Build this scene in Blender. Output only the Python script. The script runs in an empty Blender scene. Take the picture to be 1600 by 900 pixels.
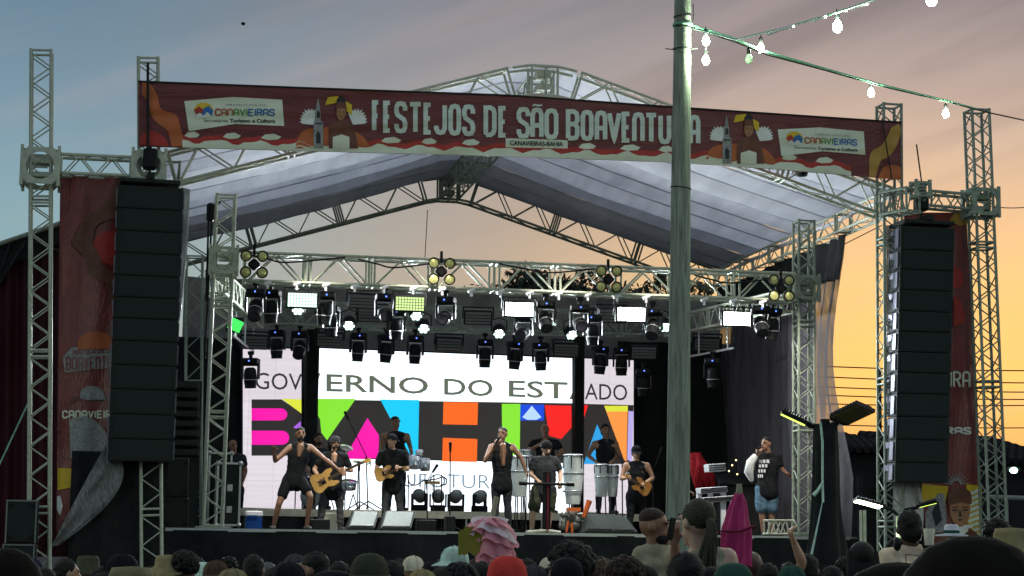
import bpy, bmesh, math, random
from math import sin, cos, pi, radians, atan, atan2, sqrt
from mathutils import Vector, Matrix, noise
random.seed(7)
SC = bpy.context.scene
COL = SC.collection
# ------------------------------------------------------------------ camera
FPX = 3000.0; PITCH = atan(408 / FPX); ROLL = .012; TH = radians(11)
CAM = Vector((0, 0, 1.75))
_fw = Vector((0, cos(PITCH), sin(PITCH))); _r0 = Vector((1, 0, 0)); _u0 = _r0.cross(_fw)
_rt = _r0 * cos(ROLL) + _u0 * sin(ROLL); _up = _u0 * cos(ROLL) - _r0 * sin(ROLL)
cam = bpy.data.cameras.new('camera'); co = bpy.data.objects.new('camera', cam); COL.objects.link(co)
cam.sensor_width = 36; cam.lens = 36 * FPX / 1600; cam.clip_start = .1; cam.clip_end = 3000
co.matrix_world = Matrix(((_rt.x, _up.x, -_fw.x, CAM.x), (_rt.y, _up.y, -_fw.y, CAM.y), (_rt.z, _up.z, -_fw.z, CAM.z), (0, 0, 0, 1)))
SC.camera = co
# ------------------------------------------------------------------ world
SC.view_settings.view_transform = 'Standard'; SC.view_settings.look = 'None'
SC.view_settings.exposure = 0; SC.view_settings.gamma = 1; SC.view_settings.use_curve_mapping = False
SC.cycles.use_denoising = True; SC.cycles.max_bounces = 6; SC.cycles.transparent_max_bounces = 12
SC.cycles.sample_clamp_indirect = 4
SUN_AZ = radians(15.5); SUN_EL = radians(1.2)


def lin(c):
    return tuple((x / 255 / 12.92 if x / 255 <= .04045 else ((x / 255 + .055) / 1.055) ** 2.4) for x in c) + (1,)


def build_world():
    w = bpy.data.worlds.new('World'); SC.world = w; w.use_nodes = True
    nt = w.node_tree; N = nt.nodes; L = nt.links; N.clear()
    def mth(op, a, b=None, c=None, clamp=False):
        n = N.new('ShaderNodeMath'); n.operation = op; n.use_clamp = clamp
        for i, x in enumerate((a, b, c)):
            if x is None: continue
            if isinstance(x, (int, float)): n.inputs[i].default_value = x
            else: L.new(x, n.inputs[i])
        return n.outputs[0]
    tc = N.new('ShaderNodeTexCoord'); sp = N.new('ShaderNodeSeparateXYZ'); L.new(tc.outputs['Generated'], sp.inputs[0])
    x, y, z = sp.outputs
    az = mth('ARCTAN2', x, y); el = mth('ARCSINE', z)
    t = mth('DIVIDE', el, .6, clamp=True)
    a = mth('ABSOLUTE', mth('SUBTRACT', az, .25))
    def ramp(stops):
        r = N.new('ShaderNodeValToRGB'); cr = r.color_ramp
        while len(cr.elements) < len(stops): cr.elements.new(.5)
        for e, (p, c) in zip(cr.elements, stops): e.position = p; e.color = lin(c)
        L.new(t, r.inputs[0]); return r.outputs[0]
    warm = ramp([(0, (205, 135, 75)), (.095, (222, 168, 106)), (.14, (250, 197, 108)), (.23, (244, 198, 130)), (.295, (226, 188, 150)), (.35, (202, 177, 157)), (.41, (172, 157, 153)), (.47, (140, 132, 136)), (.62, (132, 138, 152)), (1, (150, 160, 180))])
    mid = ramp([(0, (178, 140, 112)), (.15, (190, 168, 144)), (.26, (171, 159, 147)), (.41, (148, 145, 149)), (.47, (131, 133, 143)), (.62, (130, 140, 156)), (1, (150, 160, 180))])
    cool = ramp([(0, (146, 164, 162)), (.2, (138, 173, 178)), (.3, (126, 161, 174)), (.38, (113, 143, 162)), (.46, (99, 130, 150)), (.62, (112, 136, 158)), (1, (150, 160, 180))])
    def smooth(v, a0, a1):
        m = N.new('ShaderNodeMapRange'); m.interpolation_type = 'SMOOTHSTEP'
        L.new(v, m.inputs[0]); m.inputs[1].default_value = a0; m.inputs[2].default_value = a1
        return m.outputs[0]
    def mix(f, c1, c2, bt='MIX'):
        m = N.new('ShaderNodeMix'); m.data_type = 'RGBA'; m.blend_type = bt
        if isinstance(f, float): m.inputs[0].default_value = f
        else: L.new(f, m.inputs[0])
        for i, c in ((6, c1), (7, c2)):
            if isinstance(c, tuple): m.inputs[i].default_value = c
            else: L.new(c, m.inputs[i])
        return m.outputs[2]
    c = mix(smooth(a, .06, .30), warm, mid)
    c = mix(smooth(a, .24, .5), c, cool)
    # streaky cloud on direction coordinates
    cb = N.new('ShaderNodeCombineXYZ')
    L.new(mth('MULTIPLY', mth('ADD', az, mth('MULTIPLY', el, -1.2)), 3.2), cb.inputs[0])
    L.new(mth('MULTIPLY', mth('ADD', el, mth('MULTIPLY', az, -.32)), 15.), cb.inputs[1])
    nz = N.new('ShaderNodeTexNoise'); nz.inputs['Scale'].default_value = 1.25; nz.inputs['Detail'].default_value = 6; nz.inputs['Roughness'].default_value = .52; nz.inputs['Distortion'].default_value = .6
    L.new(cb.outputs[0], nz.inputs['Vector'])
    cf = smooth(nz.outputs[0], .42, .74)
    cf = mth('MULTIPLY', mth('MULTIPLY', cf, smooth(el, .13, .26)), smooth(a, .62, .05))
    c = mix(mth('MULTIPLY', cf, .72), c, lin((108, 102, 108)))
    cb2 = N.new('ShaderNodeTexNoise'); cb2.inputs['Scale'].default_value = 2.7; cb2.inputs['Detail'].default_value = 5
    L.new(cb.outputs[0], cb2.inputs['Vector'])
    c = mix(mth('MULTIPLY', smooth(cb2.outputs[0], .45, .8), .22), c, lin((196, 172, 164)))
    sky = N.new('ShaderNodeTexSky'); sky.sky_type = 'NISHITA'; sky.sun_disc = False
    sky.sun_elevation = SUN_EL; sky.sun_rotation = SUN_AZ
    c = mix(.02, c, sky.outputs[0], 'ADD')
    bg = N.new('ShaderNodeBackground'); L.new(c, bg.inputs[0]); bg.inputs[1].default_value = 1.0
    out = N.new('ShaderNodeOutputWorld'); L.new(bg.outputs[0], out.inputs[0])


build_world()
sl = bpy.data.lights.new('sun', 'SUN'); so = bpy.data.objects.new('sun', sl); COL.objects.link(so)
sl.energy = .12; sl.angle = radians(3); sl.color = (1, .62, .32)
so.rotation_euler = Vector((-sin(SUN_AZ) * cos(SUN_EL), -cos(SUN_AZ) * cos(SUN_EL), -sin(SUN_EL))).to_track_quat('-Z', 'Y').to_euler()

# ------------------------------------------------------------------ frames
U = Vector((cos(TH), sin(TH), 0)); V = Vector((-sin(TH), cos(TH), 0)); ZZ = Vector((0, 0, 1)); O = Vector((0, 28.3, 0))


def S(u, v, z): return O + U * u + V * v + ZZ * z
def ray(px, py): return _fw + _rt * ((px - 800) / FPX) + _up * ((450 - py) / FPX)
def P(px, py, v):                      # photo pixel -> point on the stage plane at depth v behind the front towers
    d = ray(px, py); return CAM + d * ((v + V.dot(O - CAM)) / V.dot(d))
def PY(px, py, Y):                     # photo pixel -> point at world distance Y
    d = ray(px, py); return CAM + d * (Y / d.y)
def uvz(p): q = p - O; return q.dot(U), q.dot(V), q.z


# ------------------------------------------------------------------ mesh builder
class MB:
    def __init__(s): s.v = []; s.f = []; s.m = []; s.sm = []; s.mi = 0
    def add(s, vs, fs, sm=False):
        b = len(s.v); s.v += [Vector(v) for v in vs]
        s.f += [tuple(i + b for i in f) for f in fs]; s.m += [s.mi] * len(fs); s.sm += [sm] * len(fs); return s
    def box(s, c, size, R=None, bev=0):
        c = Vector(c); x, y, z = (k / 2 for k in size); R = R or Matrix.Identity(3)
        if bev <= 0:
            vs = [c + R @ Vector((a * x, b * y, d * z)) for a in (-1, 1) for b in (-1, 1) for d in (-1, 1)]
            return s.add(vs, [(0, 1, 3, 2), (4, 6, 7, 5), (0, 4, 5, 1), (2, 3, 7, 6), (0, 2, 6, 4), (1, 5, 7, 3)])
        bm = bmesh.new(); bmesh.ops.create_cube(bm, size=1)
        bmesh.ops.scale(bm, vec=size, verts=bm.verts); bmesh.ops.bevel(bm, geom=bm.edges[:], offset=bev, segments=1, affect='EDGES')
        bm.verts.index_update(); vs = [c + R @ v.co for v in bm.verts]; fs = [tuple(v.index for v in f.verts) for f in bm.faces]; bm.free()
        return s.add(vs, fs)
    def cyl(s, p0, p1, r0, r1=None, n=8, caps=True, sm=True):
        p0 = Vector(p0); p1 = Vector(p1); r1 = r0 if r1 is None else r1; d = (p1 - p0)
        if d.length < 1e-6: return s
        q = d.to_track_quat('Z', 'Y').to_matrix(); a = q @ Vector((1, 0, 0)); b = q @ Vector((0, 1, 0))
        vs = [p + (a * cos(2 * pi * i / n) + b * sin(2 * pi * i / n)) * r for p, r in ((p0, r0), (p1, r1)) for i in range(n)]
        s.add(vs, [(i, (i + 1) % n, n + (i + 1) % n, n + i) for i in range(n)], sm)
        if caps: s.add(vs[:n], [tuple(range(n))[::-1]]); s.add(vs[n:], [tuple(range(n))])
        return s
    def tube(s, pts, r, n=6):
        pts = [Vector(p) for p in pts]
        if not isinstance(r, (list, tuple)): r = [r] * len(pts)
        rings = []; a = None
        for i, p in enumerate(pts):
            d = (pts[min(i + 1, len(pts) - 1)] - pts[max(i - 1, 0)]).normalized()
            if a is None: a = d.orthogonal().normalized()
            a = (a - d * a.dot(d)).normalized(); b = d.cross(a)
            rings += [p + (a * cos(2 * pi * k / n) + b * sin(2 * pi * k / n)) * r[i] for k in range(n)]
        m = len(pts)
        fs = [(j * n + k, j * n + (k + 1) % n, (j + 1) * n + (k + 1) % n, (j + 1) * n + k) for j in range(m - 1) for k in range(n)]
        s.add(rings, fs, True); s.add(rings[:n], [tuple(range(n))[::-1]]); s.add(rings[-n:], [tuple(range(n))]); return s
    def lathe(s, prof, n=16, M=None, sm=True):
        M = M or Matrix.Identity(4)
        vs = [M @ Vector((r * cos(2 * pi * k / n), r * sin(2 * pi * k / n), z)) for r, z in prof for k in range(n)]
        m = len(prof)
        s.add(vs, [(j * n + k, j * n + (k + 1) % n, (j + 1) * n + (k + 1) % n, (j + 1) * n + k) for j in range(m - 1) for k in range(n)], sm)
        return s
    def ell(s, c, r, nu=12, nv=8, R=None):
        c = Vector(c); R = R or Matrix.Identity(3)
        if isinstance(r, (int, float)): r = (r, r, r)
        vs = [c + R @ Vector((0, 0, -r[2]))]
        for j in range(1, nv):
            t = pi * j / nv
            vs += [c + R @ Vector((r[0] * sin(t) * cos(2 * pi * i / nu), r[1] * sin(t) * sin(2 * pi * i / nu), -r[2] * cos(t))) for i in range(nu)]
        vs.append(c + R @ Vector((0, 0, r[2]))); e = len(vs) - 1
        fs = [(0, 1 + (i + 1) % nu, 1 + i) for i in range(nu)]
        for j in range(nv - 2):
            fs += [(1 + j * nu + i, 1 + j * nu + (i + 1) % nu, 1 + (j + 1) * nu + (i + 1) % nu, 1 + (j + 1) * nu + i) for i in range(nu)]
        b = 1 + (nv - 2) * nu
        fs += [(b + i, b + (i + 1) % nu, e) for i in range(nu)]
        return s.add(vs, fs, True)
    def cone(s, p, q, rp, rq, n=12):
        s.ell(p, rp, n, 8); s.ell(q, rq, n, 8)
        return s.cyl(p, q, rp, rq, n, True)
    def grid(s, nu, nv, fn, sm=True):
        vs = [fn(i / nu, j / nv) for j in range(nv + 1) for i in range(nu + 1)]; w = nu + 1
        return s.add(vs, [(j * w + i, j * w + i + 1, (j + 1) * w + i + 1, (j + 1) * w + i) for j in range(nv) for i in range(nu)], sm)
    def slab(s, nu, nv, fn, th):            # sheet with thickness; th = offset vector
        th = Vector(th); s.grid(nu, nv, fn); s.grid(nu, nv, lambda a, b: fn(1 - a, b) + th)
        w = lambda t, k: [fn(t, 0), fn(0, t), fn(t, 1), fn(1, t)][k]
        for k in range(4):
            n = nu if k % 2 == 0 else nv
            s.grid(n, 1, lambda a, b, k=k: w(a, k) + th * b)
        return s
    def prism(s, pts, d):                   # polygon (3D points) extruded by d
        n = len(pts); d = Vector(d); pts = [Vector(p) for p in pts]
        s.add(pts, [tuple(range(n))]); s.add([p + d for p in pts], [tuple(range(n))[::-1]])
        return s.add(pts + [p + d for p in pts], [(i, i + n, (i + 1) % n + n, (i + 1) % n) for i in range(n)])
    def poly(s, pts): return s.add(pts, [tuple(range(len(pts)))])


WM = {}


def mesh_of(name, mb, mats, inv=None):
    me = bpy.data.meshes.new(name)
    vs = [inv @ v for v in mb.v] if inv else mb.v
    me.from_pydata([tuple(v) for v in vs], [], mb.f)
    for m in (mats if isinstance(mats, (list, tuple)) else [mats]): me.materials.append(m)
    me.polygons.foreach_set('use_smooth', mb.sm); me.polygons.foreach_set('material_index', mb.m)
    me.update(); return me


def link(name, mb, mats, parent=None, local=False, label=None):
    inv = None
    if parent is not None and not local: inv = WM[parent.name].inverted()
    o = bpy.data.objects.new(name, mesh_of(name, mb, mats, inv)); COL.objects.link(o)
    if parent is not None: o.parent = parent; WM[o.name] = WM[parent.name]
    else: WM[o.name] = Matrix.Identity(4)
    if label: o['label'] = label
    return o


def tag(o, label=None, cat=None, group=None, kind=None):
    if label: o['label'] = label
    if cat: o['category'] = cat
    if group: o['group'] = group
    if kind: o['kind'] = kind
    return o


def thing(name, label, cat, loc=(0, 0, 0), rz=TH, group=None, M=None):
    o = bpy.data.objects.new(name, None); COL.objects.link(o); o.empty_display_size = .1
    o.matrix_world = M if M is not None else Matrix.Translation(loc) @ Matrix.Rotation(rz, 4, 'Z')
    WM[o.name] = o.matrix_basis.copy()
    return tag(o, label, cat, group)


def single(name, mb, mats, label, cat, loc, rz=TH, group=None):
    t = bpy.data.objects.new(name, None)
    M = Matrix.Translation(loc) @ Matrix.Rotation(rz, 4, 'Z')
    bpy.data.objects.remove(t)
    o = bpy.data.objects.new(name, mesh_of(name, mb, mats, M.inverted())); COL.objects.link(o)
    o.matrix_world = M; WM[o.name] = M
    return tag(o, label, cat, group)


def copy_tree(o, parent=None):
    c = o.copy(); COL.objects.link(c)
    if parent is not None: c.parent = parent; c.matrix_parent_inverse = o.matrix_parent_inverse.copy(); WM[c.name] = WM.get(parent.name, Matrix.Identity(4))
    else: WM[c.name] = WM.get(o.name, Matrix.Identity(4))
    for ch in [k for k in o.children]: copy_tree(ch, c)
    return c


def place(proto, used, M, label, group):
    c = copy_tree(proto) if used else proto
    c.matrix_world = M; WM[c.name] = M
    c['label'] = label
    if group: c['group'] = group
    return c


# ------------------------------------------------------------------ materials
def mat(name, col, rough=.6, metal=0., var=.12, scale=9., bump=0., bscale=40., stretch=(1, 1, 1), spec=.16, wear=None):
    m = bpy.data.materials.new(name); m.use_nodes = True; nt = m.node_tree; N = nt.nodes; L = nt.links
    b = N['Principled BSDF']; b.inputs['Roughness'].default_value = rough; b.inputs['Metallic'].default_value = metal
    b.inputs['Specular IOR Level'].default_value = spec
    tc = N.new('ShaderNodeTexCoord'); mp = N.new('ShaderNodeMapping'); L.new(tc.outputs['Object'], mp.inputs[0]); mp.inputs['Scale'].default_value = stretch
    nz = N.new('ShaderNodeTexNoise'); nz.inputs['Scale'].default_value = scale; nz.inputs['Detail'].default_value = 5; L.new(mp.outputs[0], nz.inputs['Vector'])
    r = N.new('ShaderNodeValToRGB'); e = r.color_ramp.elements
    e[0].position = .3; e[1].position = .7
    e[0].color = tuple(max(0, x * (1 - var)) for x in col[:3]) + (1,); e[1].color = tuple(min(1, x * (1 + var)) for x in col[:3]) + (1,)
    L.new(nz.outputs[0], r.inputs[0]); c = r.outputs[0]
    if wear:
        n2 = N.new('ShaderNodeTexNoise'); n2.inputs['Scale'].default_value = wear[1]; n2.inputs['Detail'].default_value = 7; n2.inputs['Roughness'].default_value = .7
        L.new(mp.outputs[0], n2.inputs['Vector'])
        mr = N.new('ShaderNodeMapRange'); L.new(n2.outputs[0], mr.inputs[0]); mr.inputs[1].default_value = wear[2]; mr.inputs[2].default_value = wear[2] + .1
        mx = N.new('ShaderNodeMix'); mx.data_type = 'RGBA'; L.new(mr.outputs[0], mx.inputs[0]); L.new(c, mx.inputs[6]); mx.inputs[7].default_value = tuple(wear[0]) + (1,); c = mx.outputs[2]
    L.new(c, b.inputs['Base Color'])
    if bump:
        n3 = N.new('ShaderNodeTexNoise'); n3.inputs['Scale'].default_value = bscale; n3.inputs['Detail'].default_value = 4; L.new(mp.outputs[0], n3.inputs['Vector'])
        bp = N.new('ShaderNodeBump'); bp.inputs['Strength'].default_value = bump; bp.inputs['Distance'].default_value = .02; L.new(n3.outputs[0], bp.inputs['Height']); L.new(bp.outputs[0], b.inputs['Normal'])
    return m


def emis(name, col, k):
    m = bpy.data.materials.new(name); m.use_nodes = True; b = m.node_tree.nodes['Principled BSDF']
    b.inputs['Base Color'].default_value = (.03, .03, .03, 1); b.inputs['Roughness'].default_value = .4
    b.inputs['Emission Color'].default_value = tuple(col[:3]) + (1,); b.inputs['Emission Strength'].default_value = k
    return m


def translucent(name, col, tr, rough=.6, transp=0., var=.1, scale=3., stretch=(1, 1, 1)):
    m = mat(name, col, rough, 0, var, scale, stretch=stretch); nt = m.node_tree; N = nt.nodes; L = nt.links
    b = N['Principled BSDF']; t = N.new('ShaderNodeBsdfTranslucent'); src = b.inputs['Base Color'].links[0].from_socket
    L.new(src, t.inputs[0]); mx = N.new('ShaderNodeMixShader'); mx.inputs[0].default_value = tr
    L.new(b.outputs[0], mx.inputs[1]); L.new(t.outputs[0], mx.inputs[2]); last = mx.outputs[0]
    if transp:
        tp = N.new('ShaderNodeBsdfTransparent'); m2 = N.new('ShaderNodeMixShader'); m2.inputs[0].default_value = transp
        L.new(last, m2.inputs[1]); L.new(tp.outputs[0], m2.inputs[2]); last = m2.outputs[0]
    L.new(last, N['Material Output'].inputs[0]); return m


M = dict(
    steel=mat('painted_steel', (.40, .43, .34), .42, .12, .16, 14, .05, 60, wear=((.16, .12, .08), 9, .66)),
    steel_dark=mat('weathered_steel', (.24, .28, .22), .5, .12, .2, 14, .05, 60),  # darker copy of the steel, holding the right towers' backlit tone
    steel_hot=mat('galvanised_tube', (.52, .54, .55), .33, .7, .1, 20),
    black=mat('black_paint', (.007, .008, .009), .5, 0, .25, 20),
    cab=mat('speaker_cabinet_paint', (.015, .020, .018), .62, 0, .3, 30, .1, 200),
    grille=mat('speaker_grille', (.019, .025, .023), .7, .2, .25, 60, .25, 300),
    plate=mat('rigging_plate', (.17, .17, .21), .4, .3, .15, 20),
    rubber=mat('black_rubber', (.01, .01, .01), .8),
    asphalt=mat('asphalt', (.045, .045, .044), .9, 0, .3, 3, .3, 90),
    deck=mat('stage_plywood', (.06, .055, .05), .7, 0, .3, 4),
    skirt=mat('black_skirt_cloth', (.012, .015, .015), .75, 0, .3, 6),
    drape=mat('black_drape', (.014, .016, .016), .85, 0, .3, 5),
    back=mat('backdrop_cloth', (.25, .24, .235), .9, 0, .25, 2),
    cream=mat('riser_edge_paint', (.55, .53, .42), .6, 0, .15, 8, wear=((.2, .18, .13), 12, .62)),
    alu=mat('aluminium_edge', (.5, .5, .47), .35, .8, .1, 25),
    white=mat('white_plastic', (.75, .75, .78), .45, 0, .06, 10),
    blue=mat('cooler_blue', (.008, .05, .22), .4, 0, .1, 10),
    led_off=mat('unlit_lamp_face', (.16, .17, .17), .3, .2, .2, 80),
    amber=mat('blinder_bulb', (.55, .55, .22), .25, .3, .2, 40),
    glassdark=mat('dark_lens', (.03, .03, .04), .08, 0, .2, 10),
    vinyl=mat('maroon_vinyl', (.125, .017, .015), .28, 0, .2, 2, .8, 6, (1, 9, 9), spec=.5),
    vinyl_v=mat('maroon_vinyl_strip', (.17, .024, .020), .34, 0, .25, 2, .6, 5, (6, 1, 2), spec=.5),
    p_cream=mat('print_cream', (.62, .66, .52), .4, 0, .06, 6),
    p_letter=mat('print_letter', (.56, .64, .56), .32, 0, .08, 4, .8, 6, (1, 9, 9), spec=.5),
    p_orange=mat('print_orange', (.42, .12, .045), .4, 0, .12, 6),
    p_red=mat('print_red', (.36, .045, .035), .4, 0, .12, 6),
    p_ochre=mat('print_ochre', (.40, .24, .06), .4, 0, .12, 6),
    p_yellow=mat('print_yellow', (.60, .42, .03), .4, 0, .12, 6),
    p_green=mat('print_green', (.10, .28, .06), .4), p_blue=mat('print_blue', (.03, .14, .36), .4),
    p_dark=mat('print_dark', (.03, .035, .035), .4), p_grey=mat('print_grey', (.25, .26, .25), .4, 0, .3, 20),
    p_skin=mat('print_skin', (.34, .17, .09), .4), p_brown=mat('print_brown', (.14, .06, .04), .4, 0, .2, 10), p_white=mat('print_white', (.68, .70, .66), .4, 0, .08, 20),
    canopy=translucent('white_pvc_canopy', (.92, .93, .95), .76, .5, 0, .10, 1.4, (3, .6, 1)), canopy_d=translucent('grey_rear_canopy', (.50, .51, .53), .4, .6, 0, .1, 1.2, (3, .6, 1)), canopy_m=translucent('half_grey_canopy', (.68, .69, .72), .55, .6, 0, .1, 1.2, (3, .6, 1)),  # rear shade put into darker canopy colours; the half tone also serves seams
    seam=mat('canopy_seam', (.26, .27, .30), .7),
    tarp_red=mat('dark_red_tarp', (.035, .006, .010), .6, 0, .3, 1.5),
    plastic=translucent('clear_plastic_sheet', (.42, .42, .40), .3, .25, .22, .25, 5, (4, 1, 1)),
    plastic2=translucent('cloudy_plastic_sheet', (.30, .31, .31), .3, .3, .35, .4, 6, (6, 1, 2)),
    wood=mat('weathered_pole_wood', (.20, .235, .19), .85, 0, .35, 5, .5, 22, (7, 7, .5), wear=((.045, .055, .045), 4, .57)),
    rope=mat('green_rope', (.13, .34, .23), .6, 0, .15, 40), wire=mat('black_wire', (.02, .02, .02), .7),
    wire_g=mat('pale_green_flex', (.22, .48, .34), .6, 0, .2, 30),
    pinkcloth=mat('pink_umbrella_cloth', (.42, .03, .13), .55, 0, .15, 6), pinktulle=translucent('pink_ruffle', (.86, .38, .43), .35, .6, 0, .15, 6),
    palepink=translucent('pale_ruffle', (.8, .7, .72), .35, .6), oliveleaf=mat('yellow_green_cloth', (.30, .27, .04), .7),
    stick=mat('bamboo_stick', (.40, .36, .24), .7, 0, .15, 20),
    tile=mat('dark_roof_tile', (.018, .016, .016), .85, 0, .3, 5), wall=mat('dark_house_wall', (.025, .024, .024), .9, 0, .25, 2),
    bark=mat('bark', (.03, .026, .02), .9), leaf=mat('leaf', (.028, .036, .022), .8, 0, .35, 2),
    gold=mat('honey_wood', (.42, .25, .075), .35, 0, .18, 8), gold2=mat('amber_wood', (.30, .14, .035), .35, 0, .18, 8), neckw=mat('dark_fretboard', (.05, .035, .025), .5),
    chrome=mat('chrome', (.7, .7, .72), .2, 1, .05, 10), drum=mat('pale_drum_shell', (.58, .64, .63), .35, 0, .06, 10), cymbal=mat('cymbal_bronze', (.75, .72, .6), .25, .9),
)
def screen_mat(name, col, k):
    m = emis(name, col, k); nt = m.node_tree; N = nt.nodes; L = nt.links; b = N['Principled BSDF']
    tc = N.new('ShaderNodeTexCoord'); sx = N.new('ShaderNodeSeparateXYZ'); cb = N.new('ShaderNodeCombineXYZ'); L.new(tc.outputs['Object'], sx.inputs[0]); L.new(sx.outputs[0], cb.inputs[0]); L.new(sx.outputs[2], cb.inputs[1])
    br = N.new('ShaderNodeTexBrick'); br.offset = 0; L.new(cb.outputs[0], br.inputs['Vector'])
    for nm, v in (('Scale', 1.), ('Brick Width', .5), ('Row Height', .5), ('Mortar Size', .006), ('Mortar Smooth', .3), ('Bias', 0.)): br.inputs[nm].default_value = v
    br.inputs['Color1'].default_value = (1, 1, 1, 1); br.inputs['Color2'].default_value = (.93, .93, .93, 1); br.inputs['Mortar'].default_value = (.8, .8, .8, 1)
    wv = N.new('ShaderNodeTexNoise'); wv.inputs['Scale'].default_value = 1.; mp = N.new('ShaderNodeMapping'); mp.inputs['Scale'].default_value = (.4, 14, 1); L.new(cb.outputs[0], mp.inputs[0]); L.new(mp.outputs[0], wv.inputs['Vector'])
    r = N.new('ShaderNodeMapRange'); L.new(wv.outputs[0], r.inputs[0]); r.inputs[1].default_value = .3; r.inputs[2].default_value = .7; r.inputs[3].default_value = .94 * k; r.inputs[4].default_value = 1.04 * k
    ml = N.new('ShaderNodeMath'); ml.operation = 'MULTIPLY'; L.new(br.outputs['Color'], ml.inputs[0]); L.new(r.outputs[0], ml.inputs[1]); L.new(ml.outputs[0], b.inputs['Emission Strength']); return m


E_ = dict(
    screen=screen_mat('screen_white', (.84, .93, 1.0), 2.0), screen2=screen_mat('screen_pale_pink', (.80, .73, .79), 1.0),
    ink=emis('screen_dark', (.017, .013, .013), 1), letter=emis('screen_letter', (.12, .14, .10), 1), letter2=emis('screen_letter_dark', (.02, .018, .018), 1), thin=emis('screen_thin_letter', (.19, .26, .33), 1),
    mag=emis('screen_magenta', (1, .0, .42), 1), lime=emis('screen_lime', (.25, .82, .03), 1), cyan=emis('screen_cyan', (.0, .62, 1.0), 1),
    orange=emis('screen_orange', (1, .14, .005), 1), red=emis('screen_red', (.95, .005, .005), 1), blue=emis('screen_blue', (.0, .06, .75), 1), paleblue=emis('screen_pale_blue', (.5, .72, 1), 1),
    peach=emis('screen_peach', (1, .33, .06), 1), lav=emis('screen_lavender', (.50, .42, .85), 1), purple=emis('screen_purple', (.42, .12, .8), 1), yel=emis('screen_yellow', (.75, .8, .05), 1), cyan2=emis('screen_sky_blue', (.02, .36, .8), 1),
    flood=emis('flood_cell_bright', (.88, 1, .90), 26), flood_d=emis('flood_cell_dim', (.62, 1, .78), 2.6), flood_y=emis('flood_cell_green', (.6, .85, .30), 1.4),
    par=emis('par_cell', (.72, 1, .88), 2.2), bulb=emis('bulb_glass_lit', (.88, 1, .78), 60), status=emis('status_blue', (.1, .2, 1), 3), status_w=emis('status_white', (.6, .7, 1), 3),
    green=emis('green_panel_face', (.06, .8, .12), 1.2), strip=emis('lamp_strip', (.62, .85, .12), 2.2), lamp=emis('street_lamp_face', (.92, 1, .62), 30), far=emis('far_lamp', (.6, 1, .85), 12),
    amberdot=emis('mixer_light', (1, .7, .3), 4), yellowtape=mat('yellow_tape', (.5, .55, .05), .5),
)

# ------------------------------------------------------------------ truss
_bm = {}


def brace_mesh(m, n=6):
    if m.name not in _bm:
        b = MB().cyl((0, 0, 0), (0, 0, 1), 1, n=n, caps=False); _bm[m.name] = mesh_of('brace', b, m)
    return _bm[m.name]


def rod(root, name, a, b, r, m):
    a = Vector(a); b = Vector(b); d = b - a
    Mw = Matrix.Translation(a) @ d.to_track_quat('Z', 'Y').to_matrix().to_4x4() @ Matrix.Diagonal((r, r, d.length, 1))
    o = bpy.data.objects.new(name, brace_mesh(m)); COL.objects.link(o); o.parent = root
    o.matrix_basis = WM[root.name].inverted() @ Mw; WM[o.name] = Mw
    return o


def truss(root, A, B, wd, hd, w, h, bay, m, module=2.0, rc=.025, rb=.011, faces='FBLR', skip=None, frames=True):
    """box truss between centres A and B; wd/hd = unit vectors of width and height"""
    A = Vector(A); B = Vector(B); ax = (B - A).normalized(); Ln = (B - A).length
    wd = (wd - ax * wd.dot(ax)).normalized(); hd = ax.cross(wd) if ax.cross(wd).dot(hd) > 0 else wd.cross(ax)
    off = {k: wd * (k[0] * w / 2) + hd * (k[1] * h / 2) for k in ((-1, -1), (1, -1), (1, 1), (-1, 1))}
    for k in off: link('chord', MB().cyl(A + off[k], B + off[k], rc, n=8), m, root)
    fc = {'F': ((-1, -1), (1, -1)), 'B': ((-1, 1), (1, 1)), 'L': ((-1, -1), (-1, 1)), 'R': ((1, -1), (1, 1))}
    nm = max(1, round(Ln / module)); ml = Ln / nm
    for f in faces:
        a, b = off[fc[f][0]], off[fc[f][1]]
        for k in range(nm):
            n = max(2, round(ml / bay)); n += n % 2; g = .06; st = (ml - 2 * g) / n
            for i in range(n):
                s0 = k * ml + g + i * st; s1 = s0 + st
                if skip and skip(A + ax * (s0 + st / 2)): continue
                p, q = (a, b) if i % 2 == 0 else (b, a)
                rod(root, 'brace', A + ax * s0 + p, A + ax * s1 + q, rb, m)
    if frames:
        for k in range(nm + 1):
            fb = MB()
            for s_ in ([.02] if k == 0 else [Ln - .02] if k == nm else [k * ml - .045, k * ml + .045]):
                c = A + ax * s_
                for f in fc.values():
                    p, q = off[f[0]], off[f[1]]; d = (q - p).normalized() * rc * .8
                    fb.cyl(c + p + d, c + q - d, rc * .75, n=6)
            link('end_frame', fb, m, root)


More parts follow.
